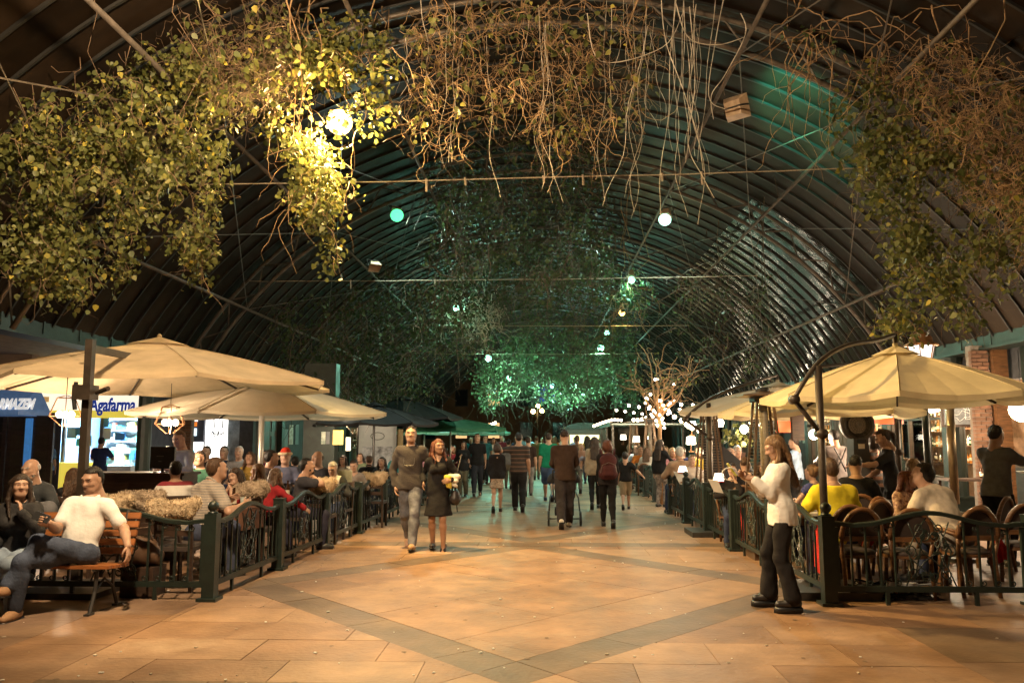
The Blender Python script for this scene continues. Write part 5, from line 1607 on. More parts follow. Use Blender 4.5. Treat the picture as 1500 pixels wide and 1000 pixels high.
def glass(loc, label, group='glasses on the tables'):
    t = thing('drinking_glass', label, 'glass', loc, 0, group)
    MB().lathe([(.028, 0), (.03, .01), (.037, .12), (.034, .12), (.028, .02)], 12).build('tumbler', mat('clear_glass', (.35, .38, .36), rough=.1), t, True)
    MB().lathe([(.026, .02), (.032, .085)], 10).build('drink', BOT[3], t)
    return t
def table_lamp(label, loc, sc=1.0):
    t = thing('table_lamp', label, 'lamp', loc, 0, 'lit table lamps')
    MB().lathe([(.06, 0), (.06, .012), (.012, .03), (.01, .2)], 12).build('stem', M_BRASS, t, True)
    MB().lathe([(.1, .2), (.062, .33), (.06, .33), (.098, .2)], 16).build('lamp_shade', glow('lamp_shade_white', (1, .86, .66), 3.2), t, True)
    MB().lathe([(.104, .195), (.104, .212), (.1, .212)], 16).build('red_trim', cloth((.5, .02, .03), 'red_trim'), t)
    return t
def blanket(label, loc, rz, seed, w=.3, h=.5):   # a red throw hanging over something
    rnd = random.Random(seed)
    t = thing('red_blanket', label, 'blanket', loc, R(rz), 'red blankets hanging inside the fence')
    vs, fs = [], []
    nx, nz = 9, 8
    for j in range(nz + 1):
        for i in range(nx + 1):
            u, v = i / nx - .5, j / nz
            ww = w * (.35 + .65 * min(1, v * 1.5)) * (1 - .35 * max(0, v - .6))
            vs.append((u * ww + .02 * math.sin(v * 5 + seed), .02 * math.sin(u * 16 + seed) * (.3 + v), -h * v * (1 - .25 * abs(u + .2)) + .01 * math.sin(u * 9)))
    for j in range(nz):
        for i in range(nx): fs.append((j * (nx + 1) + i, j * (nx + 1) + i + 1, (j + 1) * (nx + 1) + i + 1, (j + 1) * (nx + 1) + i))
    mb = MB().add(vs, fs)
    n = len(vs); mb.add([(a, b + .014, c) for a, b, c in vs], [f[::-1] for f in fs])
    mb.build('fleece', mat('red_fleece', (.5, .025, .02), rough=.95, var=.2, bump=.4), t, True)
    return t
# host desk with its monitor
hd = thing('host_desk', 'dark brown wooden service cabinet below the black monitor', 'cabinet', (at(205, 690, 11.3).x, 11.3, 0))
wd = 1.42
MB().box((0, 0, .56), (wd, .5, 1.12)).build('carcass', M_DARKWOOD, hd)
MB().box((0, -.01, 1.14), (wd + .08, .56, .04)).build('top_board', M_DARKWOOD, hd)
for k in (-1, 1):
    d = MB().box((k * wd / 4, -.262, .55), (wd / 2 - .05, .02, .95)).build('door', M_DARKWOOD, hd)
    MB().box((k * wd / 4, -.276, .55), (wd / 2 - .2, .01, .75)).build('door_panel', M_WOOD if k > 5 else M_DARKWOOD, d)
    MB().ball((k * .06, -.285, .6), .014, 8, 6).build('knob', M_BRASS, d)
mo = thing('monitor', 'black computer monitor seen from behind on the service cabinet', 'monitor', (at(238, 690, 11.2).x, 11.2, 1.16))
MB().box((0, 0, .2), (.34, .05, .30)).build('screen_housing', M_BLACK, mo)
MB().box((0, .0285, .2), (.31, .005, .27)).build('screen', glow('blue_screen', (.25, .45, 1), 1.2), mo)
MB().cyl((0, 0, .01), (0, 0, .1), .02).box((0, 0, .006), (.2, .14, .012)).build('stand', M_BLACK, mo)
MB().box((-.03, -.0275, .22), (.1, .004, .012)).box((-.03, -.0275, .15), (.04, .004, .012)).build('badge', M_STEEL, mo)
# fan on its tall stand
fp = at(1255, 622, 12.6)
fn = thing('misting_fan', 'grey standing misting fan with round cage between the waiters', 'fan', (fp.x, 12.6, 0))
M_FAN = mat('grey_fan_plastic', (.07, .065, .062), rough=.45, var=.15)
MB().prism([(-.17, -.14, 0), (.17, -.14, 0), (.13, -.14, .7), (.11, -.14, fp.z - .2), (-.11, -.14, fp.z - .2), (-.13, -.14, .7)], (0, .28, 0)).build('body', M_FAN, fn)
MB().lathe([(.235, -.09), (.24, .09), (.2, .09), (.195, -.09)], 28, (0, 0, fp.z), ax=Matrix.Rotation(R(90), 3, 'X')).build('shroud', M_FAN, fn, True)
g = MB()
for k in range(6): g.tube([(.032 * (k + 1) * math.cos(a), -.1, fp.z + .032 * (k + 1) * math.sin(a)) for a in [2 * math.pi * i / 24 for i in range(24)]], .003, 4, closed=True)
for k in range(16): g.bar((0, -.1, fp.z), (.2 * math.cos(k * math.pi / 8), -.1, fp.z + .2 * math.sin(k * math.pi / 8)), .004, .004)
g.build('cage', M_STEEL, fn)
MB().cyl((0, -.03, fp.z), (0, .0, fp.z), .13, n=24).cyl((0, -.1, fp.z), (0, .05, fp.z), .04, n=12).build('mist_disc', mat('tan_disc', (.3, .25, .2), rough=.4), fn)
b = MB()
for k in range(5): b.box((.1 * math.cos(k * 1.257), .05, fp.z + .1 * math.sin(k * 1.257)), (.16, .012, .07), 0, Matrix.Rotation(-k * 1.257, 3, 'Y') @ Matrix.Rotation(R(25), 3, 'X'))
b.build('blade', M_FAN, fn)
MB().box((0, -.145, fp.z - .32), (.09, .01, .07)).build('label_plate', M_WHITE, fn)
MB().box((0, -.145, fp.z - .24), (.14, .014, .05)).build('control_panel', M_BLACK, fn)
# ------------------------------------------------------------------ floodlights on the trusses
def flood(label, pos, col, power, aim, est, size=.34, group='floodlights on the roof trusses', spot=None, lit=True, omni=False):
    t = thing('floodlight', label, 'floodlight', pos, 0, group)
    d = Vector(aim).normalized()
    q = d.to_track_quat('-Z', 'Y').to_matrix()
    bx = MB().box((0, 0, .06), (size, size * .8, .1), 0, q, .8)
    b = MB(); s = size
    pts = [(-s * w, -s * w, .03) for w in ()] or ([(-s * .36, -s * .34, .02), (s * .36, -s * .34, .02), (s * .36, s * .34, .02), (-s * .36, s * .34, .02), (-s * .2, -s * .18, .2), (s * .2, -s * .18, .2), (s * .2, s * .18, .2), (-s * .2, s * .18, .2)] if lit else [(-s * .46, -s * .42, -.02), (s * .46, -s * .42, -.02), (s * .46, s * .42, -.02), (-s * .46, s * .42, -.02), (-s * .3, -s * .25, .14), (s * .3, -s * .25, .14), (s * .3, s * .25, .14), (-s * .3, s * .25, .14)])
    b.add([q @ Vector(p) for p in pts], [(4, 5, 6, 7), (0, 4, 7, 3), (0, 1, 5, 4), (1, 2, 6, 5), (2, 3, 7, 6)])
    b.build('housing', mat('tan_lamp_housing', (.42, .3, .2), rough=.5, var=.2), t)
    MB().tube([q @ Vector((-s / 2, 0, .03)), q @ Vector((-s / 2, 0, .26)), q @ Vector((s / 2, 0, .26)), q @ Vector((s / 2, 0, .03))], .014, 5).build('bracket', M_DARKSTEEL, t)
    if lit:
        g = MB(); g.ball(q @ Vector((0, 0, -.1)), (s * .46, s * .46, s * .42), 16, 10, 0, q)
        g.build('lamp_glass', glow('flood_glass_%s_%g' % (''.join('%02x' % int(c * 255) for c in col), est), col, est), t)
    if power:
        if omni: lamp('flood_bulb', d * (size * .5 + .12), col, power, .16, t)
        else: lamp('flood_bulb', d * (size * .5 + .16), GLAMP if col[1] == 1 else col, power, .16, t, spot or R(165), d, .5)
    return t
down = (0, -.1, -1)
flood('blazing warm sodium floodlight among the yellow-lit leaves', (-3.05, 11.85, 6.42), (1, .66, .24), P_SODIUM, (.12, -.8, -.75), 7, .42, spot=R(175))
flood('warm sodium floodlight behind the visitors on the near truss', (-3.0, 5.1, 6.5), WARM, P_SODIUM * .72, (.25, .95, -.40), 60, .4, spot=R(154))
p = at(580, 312, 18.9)
flood('square greenish white floodlight on the pharmacy side, brightest of the green lights', p, (.12, 1, .42), P_GREEN, (.35, -.55, -.75), 1.5, .34)
p = at(975, 317, 18.9)
flood('tan floodlight with greenish glow hanging on the pub side truss', p, (.5, 1, .8), P_GREEN, (-.25, -.35, -.9), 3, .32)
p = at(1079, 158, 12.0)
flood('tan lamp housing turned up to wash the roof sheets with green', p, (.1, .9, .55), 2000, (1.8, 2.0, .94), 12, .42, spot=R(52), lit=False)
for (px, py, Y, col, pw, lb) in ((668, 447, 26, GREEN, 170, 'green-white floodlight tangled in pale twigs over the aisle'), (715, 521, 33, GREEN, 330, 'bright green-white floodlight above the third cable, pharmacy side'), (746, 550, 40, GREEN, 1500, 'small green floodlight inside the lit vines'),
                                 (809, 562, 47, (.4, .95, .85), 1200, 'bluish floodlight at the lower edge of the green vines'), (880, 506, 33, GREEN, 220, 'greenish floodlight on the pub side over the green vines'), (889, 484, 30, GREEN, 0, 'little greenish floodlight above the others on the pub side'),
                                 (911, 454, 26, (1, .66, .2), 90, 'yellow glowing oval lamp under the pub side roof'), (925, 405, 22, GREEN, 130, 'green floodlight hidden inside a small leafy sprig'), (848, 560, 45, GREEN, 1600, 'tiny white floodlight at the edge of the green vines')):
    flood(lb, at(px, py, Y), col, pw, (-.05 if px > 795 else .05, -.3, -.95), 2.5, .22 if Y < 32 else .3, omni=True)
p = at(549, 392, 18.9)
flood('unlit pale floodlight hanging in the dark vines', p, GREEN, 0, (.3, -.5, -.8), 1, .3, lit=False)

# ------------------------------------------------------------------ pendant and wall lamps
M_BULB = glow('warm_bulb', (1, .78, .5), 12)
def bulb_mesh(r): return MB().ball((0, 0, 0), r, 8, 6).mesh('bulb', M_BULB, True)
def cage_lamp(label, p, hang):
    t = thing('cage_pendant', label, 'pendant lamp', p, 0, 'wire cage pendant lamps')
    def ring(r, z, n=6): return [Vector((r * math.cos(2 * math.pi * k / n), r * math.sin(2 * math.pi * k / n), z)) for k in range(n)]
    a, b, c = ring(.14, .22), ring(.25, -.05), ring(.06, -.2)
    m = MB()
    for k in range(6):
        k2 = (k + 1) % 6
        for p_, q_ in ((a[k], a[k2]), (b[k], b[k2]), (c[k], c[k2]), (a[k], b[k]), (b[k], c[k])): m.bar(p_, q_, .009, .009)
        m.bar(a[k], (0, 0, .26), .009, .009)
    m.build('wire_frame', M_BRASS, t)
    MB().cyl((0, 0, .25), (0, 0, hang), .006, n=5).build('cord', M_BLACK, t)
    bm = bulb_mesh(.055)
    for k in range(3): put('bulb', bm, t, (.09 * math.cos(k * 2.1), .09 * math.sin(k * 2.1), -.03))
    lamp('lamp_light', (0, 0, -.3), (1, .75, .5), 200, .1, t)
    return t
cage_lamp('white-glowing geometric wire pendant lamp in front of the yellow pharmacy band', at(96, 604, 12.2), .6)
cage_lamp('geometric wire pendant lamp with three bulbs over the man at the monitor', at(249, 616, 13.0), .6)
def globe_lamp(label, p, r, strength=14, power=0, hang=.8, col=(1, .88, .68), group='lit globe lamps in the pub'):
    t = thing('globe_lamp', label, 'lamp', p, 0, group)
    MB().ball((0, 0, 0), r, 14, 10).build('globe', glow('globe_%g_%02x' % (strength, int(col[2] * 255)), col, strength), t, True)
    MB().cyl((0, 0, r), (0, 0, r + hang), .008, n=5).build('cord', M_BLACK, t)
    if power: lamp('lamp_light', (0, 0, -r - .03), (1, .78, .52), power, r, t)
    return t
globe_lamp('big round white globe lamp at the edge of the pub, cut by the frame', at(1497, 600, 14), .2, 4, 160)
globe_lamp('white globe lamp above the mural beside the waitress', at(1365, 594, 14.6), .12, 6, 260)
globe_lamp('small round white lamp between the heater and the dark board', at(1090, 628, 19), .1, 5, 100)
globe_lamp('white lamp behind the curved parasol crank', at(1192, 636, 15), .09, 6, 180)
globe_lamp('bright strip-like white lamp under the dull yellow parasol', at(1055, 619, 21), .1, 6, 90)
globe_lamp('round lamp glowing behind the pyramid heater tubes', at(1117, 622, 20), .09, 5, 0)
globe_lamp('small lamp near the top of the pub, behind the big parasol edge', at(1344, 572, 15), .06, 6, 0)
globe_lamp('lamp beside the timber post of the pub', at(1186, 600, 19), .08, 5, 0)
for (px, py, Y, lb) in ((1300, 603, 14.2, 'glowing red and orange lamp shade behind the misting fan'), (1152, 620, 19, 'small red-framed glowing lamp shade beyond the tall heater')):
    t = thing('red_lamp_shade', lb, 'lamp', at(px, py, Y), 0, 'red lamp shades in the pub')
    MB().lathe([(.24, -.2), (.2, .2), (.19, .2), (.23, -.2)], 18).build('lamp_shade', mat('red_lit_shade', (.5, .06, .02), rough=.7, emis=(1, .12, .03), estr=1.4), t, True)
    MB().ball((0, -.02, 0), .1, 10, 8).build('bulb', M_BULB, t, True)
    MB().cyl((0, 0, .2), (0, 0, 1.0), .008, n=5).build('cord', M_BLACK, t)
    lamp('lamp_light', (0, -.1, -.3), (1, .65, .4), 150, .1, t)
for (px, py, Y, lb) in ((1424 - 104, 585, 15.5, 'white box lamp glowing under the parasol by the copper lantern'), (1013, 622, 23, 'white rectangular lamp shade beside the bulbs of the tree'), (1012, 645, 22, 'white square table lamp shade behind the second heater'), (932, 643, 29, 'white square lamp shade before the glass canopy'), (913, 640, 33, 'pale square lamp shade beneath the glass canopy'), (1036, 660, 24, 'narrow white lamp shade behind the second heater post')):
    t = thing('square_lamp', lb, 'lamp', at(px, py, Y), 0, 'square lit lamp shades')
    MB().box((0, 0, 0), (.22, .22, .2), 0, None, .85).build('lamp_shade', glow('square_shade', (1, .88, .68), 5), t)
    MB().cyl((0, 0, -.28), (0, 0, -.1), .012).box((0, 0, -.29), (.14, .14, .02)).build('stem', M_BRASS, t)
    if Y < 30: lamp('lamp_light', (0, -.3, .1), (1, .78, .5), 90, .1, t)
# copper lantern on its post
lp = at(1350, 520, 12.8)
ln = thing('copper_lantern', 'street lantern with domed copper roof and white glass rising above the parasol', 'lantern', (lp.x, 12.8, 0))
MB().cyl((0, 0, 0), (0, 0, lp.z - .1), .05, n=10).build('post', M_GREEN_IRON, ln, True)
MB().lathe([(.14, -.12), (.2, .14), (.19, .14), (.13, -.12)], 6, (0, 0, lp.z)).build('glass', glow('lantern_glass', (1, .97, .9), 1.5), ln)
for k in range(6):
    a = k * math.pi / 3
    MB().bar((.143 * math.cos(a), .143 * math.sin(a), lp.z - .12), (.205 * math.cos(a), .205 * math.sin(a), lp.z + .14), .015, .015).build('glazing_bar', M_BRASS, ln)
MB().lathe([(.25, .14), (.24, .17), (.17, .2), (.16, .27), (.1, .34), (.05, .36), (.04, .4), (.01, .43)], 12, (0, 0, lp.z)).build('roof', M_BRASS, ln, True)
# pale sleeve pole and a dark partition board on the pub terrace
sp = thing('sleeve_pole', 'shiny pale metal pole hanging down at the pub edge below the yellow parasol', 'pole', (at(1391, 600, 11.4).x, 11.4, 0))
MB().cyl((0, 0, .75), (0, 0, 2.25), .055, n=14).build('sleeve', mat('brushed_brass_steel', (.62, .5, .36), rough=.3, metal=.85, var=.1), sp, True)
MB().cyl((0, 0, 0), (0, 0, .75), .03).build('inner_pole', M_DARKSTEEL, sp, True)
MB().lathe([(.22, 0), (.22, .05), (.05, .08)], 14).build('base', M_DARKSTEEL, sp)
cb_ = thing('crank_panel', 'brown square signboard hanging beside the crank of the yellow parasol', 'sign', at(1168, 622, 13.6))
MB().box((0, 0, 0), (.26, .04, .5), 0, Matrix.Rotation(R(28), 3, 'Z')).build('board', M_WOOD, cb_)
MB().cyl((0, 0, .25), (0, 0, .8), .008).build('hanger', M_BLACK, cb_)
bb = thing('folded_screen', 'slanted black folded canvas screen behind the girl at the fence', 'screen', (at(1068, 680, 15.6).x, 15.6, 0))
MB().prism([(-.45, 0, 0), (.55, 0, 0), (.5, 0, .95), (-.25, 0, 1.62), (-.45, 0, 1.6)], (0, .05, 0)).build('canvas', M_BLK, bb)
MB().bar((-.45, .03, 0), (-.45, .03, 1.75), .03, .03).build('frame_pole', M_DARKSTEEL, bb)
tp_ = thing('potted_plant', 'leafy green potted plant on a stand beside the round lamp', 'plant', (at(1080, 632, 19.6).x, 19.6, 0))
MB().lathe([(.12, 1.0), (.18, 1.3), (.16, 1.3)], 12).cyl((0, 0, 0), (0, 0, 1.0), .04).build('pot_stand', M_DARKWOOD, tp_)
# roll-up banner, notice posters and hooded lamp on the arcade side
bn_ = thing('rollup_banner', 'grey roll-up banner with an oval emblem behind the seated man in black', 'banner', (at(553, 650, 20.5).x, 20.5, 0))
MB().box((0, 0, 1.0), (.95, .02, 1.9)).build('sheet', mat('banner_grey', (.3, .32, .32), rough=.6, var=.08), bn_)
MB().box((0, -.013, .95), (.75, .004, .95)).build('photo_print', mat('banner_photo', (.12, .13, .15), rough=.6, var=.6, scale=5, col2=(.45, .47, .5)), bn_)
MB().tube([(.17 * math.cos(a), -.014, 1.68 + .09 * math.sin(a)) for a in [2 * math.pi * i / 20 for i in range(20)]], .012, 5, closed=True).build('oval_emblem', M_GREEN_IRON, bn_)
MB().box((0, 0, .03), (1.0, .2, .06)).build('banner_base', M_STEEL, bn_)
MB().box((.55, .1, .95), (.14, .03, 1.8)).build('gold_panel', mat('gold_board', (.4, .3, .13), rough=.5), bn_)
nb = thing('notice_column', 'dark green column hung with lit pictures and a yellow menu', 'column', (at(470, 650, 19.5).x, 19.5, 0))
MB().box((0, 0, 1.7), (.75, .4, 3.4)).build('column', M_GREEN_IRON, nb)
zz = lambda py: at(480, py, 19.3).z
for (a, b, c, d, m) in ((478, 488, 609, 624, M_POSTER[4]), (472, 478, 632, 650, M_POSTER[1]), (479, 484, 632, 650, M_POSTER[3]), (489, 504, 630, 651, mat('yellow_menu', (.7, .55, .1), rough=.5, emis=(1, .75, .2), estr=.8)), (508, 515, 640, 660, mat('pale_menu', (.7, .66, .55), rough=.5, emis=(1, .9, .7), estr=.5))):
    x0, x1 = at(a, 600, 19.3).x - nb.location.x, at(b, 600, 19.3).x - nb.location.x
    MB().box(((x0 + x1) / 2, -.21, (zz(c) + zz(d)) / 2), (x1 - x0, .02, zz(c) - zz(d))).build('notice', m, nb)
globe_lamp('white bulb lamp under the pale parasol by the lit pictures', at(509, 612, 18.5), .09, 8, 130, 1.2, group='lit globe lamps of the arcade')
globe_lamp('flat bright white lamp over the pale green parasols', at(630, 611, 27), .16, 8, 120, 1.4, col=(.93, 1, .95), group='lit globe lamps of the arcade')
globe_lamp('smaller white lamp next to the flat bright lamp by the parasols', at(648, 614, 29), .12, 14, 0, 1.4, col=(.85, 1, .95), group='lit globe lamps of the arcade')
# flat glass canopy with a row of bulbs
gc = thing('glass_canopy', 'flat glass roofed shelter lined with white bulbs over distant diners', 'canopy', (4.3, 33, 0))
zc = at(900, 621, 30).z
MB().box((0, 0, zc), (3.6, 6, .05)).build('roof_sheet', mat('pale_glass_sheet', (.5, .6, .58), rough=.15, var=.1), gc)
for x in (-1.75, 1.75):
    for y in (-2.9, 0, 2.9): MB().box((x, y, zc / 2 - .03), (.08, .08, zc - .05)).build('post', M_STEEL, gc)
for x in (-1.82, 1.82): MB().box((x, 0, zc), (.05, 6.1, .14)).build('edge_beam', M_STEEL, gc)
def string_lights(label, pts, n, r=.05, sagm=.0, group='strings of light bulbs', strong=False):
    t = thing('string_lights', label, 'string lights', pts[0], 0, group)
    o = Vector(pts[0])
    P = [Vector(p) - o for p in pts]
    m = MB(); m.tube(P, .008, 4); m.build('wire', M_BLACK, t)
    L = [0]
    for a, b in zip(P, P[1:]): L.append(L[-1] + (b - a).length)
    bm = MB().ball((0, 0, 0), r, 8, 6).mesh('bulb', glow('strong_bulb', (1, .84, .62), 45), True) if strong else bulb_mesh(r)
    for k in range(n):
        d = (k + .5) / n * L[-1]
        i = max(j for j in range(len(P)) if L[j] <= d)
        i = min(i, len(P) - 2)
        q = P[i].lerp(P[i + 1], (d - L[i]) / max(1e-6, L[i + 1] - L[i]))
        put('bulb', bm, t, q + Vector((0, 0, -r - .01)))
    return t
string_lights('dense row of white bulbs on the flat glass canopy', [at(868, 622, 30), at(884, 616, 30), at(898, 612, 30), at(912, 613, 30)], 10, .05)
string_lights('short rising row of white bulbs past the green parasols', [at(707, 626, 36), at(716, 621, 36), at(727, 616, 36)], 7, .06)
for i in range(3):
    y0 = 27 + 5.5 * i
    string_lights('added bulbs strung over the far pub terrace, %s string' % ('shortest', 'middle', 'farthest')[i], [(3.2, y0, 3.0), (5.0, y0 + 1.4, 2.8), (6.6, y0 + 2.2, 2.95), (8.2, y0 + 3.4, 3.1)], 11, .05, strong=True)  # strings added to throw wavy reflections onto the glossy roof sheets
for i, pts in enumerate(([(925, 612, 27), (937, 612, 26.5), (950, 608, 26)], [(983, 604, 21), (1000, 613, 20), (1012, 622, 19), (1030, 628, 18)])):
    string_lights('looped bulbs running from the lit tree towards %s' % ('the glass canopy' if i == 0 else 'the second heater'), [at(*q) for q in pts], 4 + i, .055)

# ------------------------------------------------------------------ hanging plants
def leaf_mat(name, g0, g1, g2):
    m = mat(name, g0, rough=.5, spec=.3)
    nt = m.node_tree; b = nt.nodes['Principled BSDF']
    g = nt.nodes.new('ShaderNodeNewGeometry')
    rp = nt.nodes.new('ShaderNodeValToRGB')
    e = rp.color_ramp.elements
    e[0].position, e[0].color = 0, (*g0, 1)
    e[1].position, e[1].color = 1, (*g2, 1)
    k = e.new(.9); k.color = (*g1, 1)
    nt.links.new(g.outputs['Random Per Island'], rp.inputs[0]); nt.links.new(rp.outputs[0], b.inputs['Base Color'])
    translucent(m, .3)
    return m
M_LEAF = leaf_mat('heart_leaf_green', (.055, .068, .02), (.14, .14, .04), (.38, .3, .05))
M_LEAF2 = leaf_mat('small_leaf_green', (.035, .055, .02), (.07, .1, .03), (.1, .09, .03))
M_TWIG = mat('dry_twig', (.27, .165, .08), rough=.8, var=.4, scale=5, isl=.35)
M_TWIGB = mat('brown_stem', (.12, .075, .042), rough=.85, var=.4, scale=5, isl=.35)
M_TWIGD = mat('shaded_bark', (.075, .055, .035), rough=.85, var=.4, scale=5, isl=.35)  # darker twig copy, the gloom under the roof is in its colour
M_ROOT = mat('pale_aerial_root', (.42, .36, .29), rough=.8, var=.35, scale=8, isl=.25)
LEAF = np.array([(0, 0, 0), (-.42, .22, .10), (-.36, .62, .06), (0, 1.1, -.08), (.36, .62, .06), (.42, .22, .10), (0, .5, -.03)])
LF = np.array([(0, 6, 1), (1, 6, 2), (2, 6, 3), (3, 6, 4), (4, 6, 5), (5, 6, 0)])
def leaves_mesh(name, P, size, m, droop=.8, seed=0):
    rg = np.random.default_rng(seed)
    n = len(P)
    d = rg.normal(size=(n, 3)); d[:, 2] = -np.abs(d[:, 2]) * droop - .45 * droop; d /= np.linalg.norm(d, axis=1)[:, None]
    nr = rg.normal(size=(n, 3)); nr[:, 1] -= .6
    x = np.cross(d, nr); x /= np.linalg.norm(x, axis=1)[:, None] + 1e-9
    z = np.cross(x, d)
    s = size * rg.uniform(.4, 1.4, n)
    V = P[:, None, :] + s[:, None, None] * (LEAF[None, :, 0, None] * x[:, None] + LEAF[None, :, 1, None] * d[:, None] + LEAF[None, :, 2, None] * z[:, None] * rg.uniform(-.3, 1.6, n)[:, None, None])
    Fq = (LF[None] + 7 * np.arange(n)[:, None, None]).reshape(-1, 3)
    V = V.reshape(-1, 3)
    me = bpy.data.meshes.new(name)
    me.vertices.add(len(V)); me.vertices.foreach_set('co', V.ravel().astype(np.float32))
    me.loops.add(len(Fq) * 3); me.loops.foreach_set('vertex_index', Fq.ravel().astype(np.int32))
    me.polygons.add(len(Fq)); me.polygons.foreach_set('loop_start', np.arange(0, len(Fq) * 3, 3, dtype=np.int32))
    me.materials.append(m)
    me.update(calc_edges=True)
    return me
def squiggle(p, d, L, rg, wob=.5, seg=9, grav=.25):
    p, d = np.array(p, float), unit(d)
    pts = [p.copy()]
    for i in range(seg):
        d = unit(d + rg.normal(size=3) * wob * .5 + np.array([0, 0, -grav]))
        p = p + d * L / seg
        pts.append(p.copy())
    return pts
def interp(env, x): return float(np.interp(x, [e[0] for e in env], [e[1] for e in env]))
def vine(label, loc, clusters, leaf, size, m, twigs, tm, per=6, spread=.12, seed=0, sprig=.28, cat='plant', group='vines hanging from the roof', tw_r=.008, roots=()):
    t = thing('hanging_vine', label, cat, loc, 0, group)
    o = np.array(loc, float)
    rg = np.random.default_rng(seed)
    P = []
    tb = MB()
    for c in clusters:
        c = np.array(c) - o
        pts = squiggle(c, rg.normal(size=3) * np.array([1, 1, .4]) + np.array([0, 0, -.7]), sprig * rg.uniform(.5, 1.5), rg, .9, 5, .3)
        if leaf:
            for q in pts:
                for _ in range(max(1, per // 5)): P.append(q + rg.normal(size=3) * spread * .45)
        if rg.random() < .5: tb.tube(pts, [tw_r * .6] * 5 + [tw_r * .3], 3, cap=False)
    for pts, r in twigs:
        tb.tube([np.array(q) - o for q in pts], [r * (1 - .75 * i / (len(pts) - 1)) for i in range(len(pts))], 4, cap=False)
    s = tb.build('stems', tm, t, True); s['kind'] = 'stuff'
    if leaf and len(P):
        lo = put('foliage', leaves_mesh('foliage', np.array(P), size, m, seed=seed), t); lo['kind'] = 'stuff'
    if roots:
        rb = MB()
        for pts, r in roots: rb.tube([np.array(q) - o for q in pts], [r * (1 - .4 * i / (len(pts) - 1)) for i in range(len(pts))], 5, cap=False)
        rb.build('aerial_roots', M_ROOT, t, True)
    return t
rg = np.random.default_rng(5)
def fill(env_top, env_bot, x0, x1, n, Yf, bias=1.0, hole=None, clump=0):
    out = []
    cs = []
    while len(out) < n:
        if clump and len(cs) >= clump:
            cx_, cy_ = cs[rg.integers(len(cs))]; x = cx_ + rg.normal() * 12.5; yy = cy_ + rg.normal() * 16
        else: x = rg.uniform(x0, x1); yy = None
        a, b = interp(env_top, x), interp(env_bot, x)
        if b - a < 8 or rg.random() > (b - a) / 330: continue
        y = a + (b - a) * rg.random() ** bias if yy is None else yy
        if y > b + 6 or y < a - 14 or x < x0 - 10 or x > x1 + 10: continue
        if clump and len(cs) < clump: cs.append((x, y)); continue
        Y = Yf(x) + rg.normal() * .4
        if hole and math.hypot(x - hole[0], (y - hole[1]) * .8) < hole[2]: continue
        w = at(x, y, Y)
        if w.z > roof_z(w.x, .25) or abs(w.x) > 8.2: continue
        out.append((w.x, w.y, w.z))
    return out
def stemset(clusters, n, L, wob, r, up=False, seg=9):
    out = []
    for i in range(n):
        c = clusters[rg.integers(len(clusters))]
        out.append((squiggle(c, (rg.normal(), rg.normal() * .5, rg.normal() * .6 + (1 if up else -.4)), L * rg.uniform(.5, 1.4), rg, wob, seg, -.1 if up else .25), r * rg.uniform(.6, 1.3)))
    return out
def to_roof(clusters, n, r):
    out = []
    for i in range(n):
        c = np.array(clusters[rg.integers(len(clusters))])
        top = np.array([c[0] * 1.03, c[1] + rg.normal() * .4, roof_z(c[0] * 1.03, .1)])
        out.append(([c + (top - c) * k / 6 + rg.normal(size=3) * .16 * math.sin(math.pi * k / 6) for k in range(7)][::-1], r))
    return out
# the heart-leaved vine on the pharmacy side, three hanging lobes
Yl = lambda x: 9.6 + 1.7 * min(1, max(0, x) / 500)
A1 = fill([(-60, 215), (0, 225), (60, 150), (110, 75), (200, 70), (215, 90)], [(-60, 395), (0, 400), (60, 415), (130, 420), (180, 412), (205, 360), (215, 345)], -60, 210, 540, Yl, clump=50)
A2 = fill([(190, 60), (250, 45), (300, 80), (345, 110)], [(190, 380), (230, 350), (268, 330), (285, 408), (300, 385), (318, 300), (345, 190)], 190, 345, 330, Yl, clump=28)
vine('leafy green vine with heart leaves spilling down at the edge above the awning', tuple(A1[0]), A1, True, .068, M_LEAF, stemset(A1, 110, .9, 1.3, .006) + to_roof(A1, 14, .006), M_TWIGB, 10, .16, 3)
vine('leafy green vine lobe with a narrow tail over the first parasol', tuple(A2[0]), A2, True, .066, M_LEAF, stemset(A2, 70, .8, 1.3, .006) + to_roof(A2, 8, .006), M_TWIGB, 10, .15, 4)
A3 = fill([(335, -15), (420, -15), (505, -15)], [(335, 120), (370, 190), (420, 215), (440, 335), (470, 385), (492, 398), (506, 320)], 335, 506, 380, lambda x: 11.3, clump=36, hole=(485, 150, 36))
A3 += fill([(500, 10), (575, 20)], [(500, 220), (545, 200), (578, 180)], 500, 578, 60, lambda x: 11.3)
vine('bright yellow-lit vine hanging round the sodium floodlight', tuple(A3[0]), A3, True, .072, M_LEAF, stemset(A3, 90, 1.0, .8, .008) + to_roof(A3, 8, .014), M_TWIG, 10, .15, 5)
A4 = fill([(240, -15), (420, -15)], [(240, 60), (330, 150), (420, 140)], 240, 420, 130, lambda x: 10.6)
vine('tangle of brown dry twigs with few leaves between the green lobes', tuple(A4[0]), A4, True, .075, M_LEAF, stemset(A4, 420, .8, 1.6, .005) + to_roof(A4, 6, .008), M_TWIGB, 5, .12, 6)
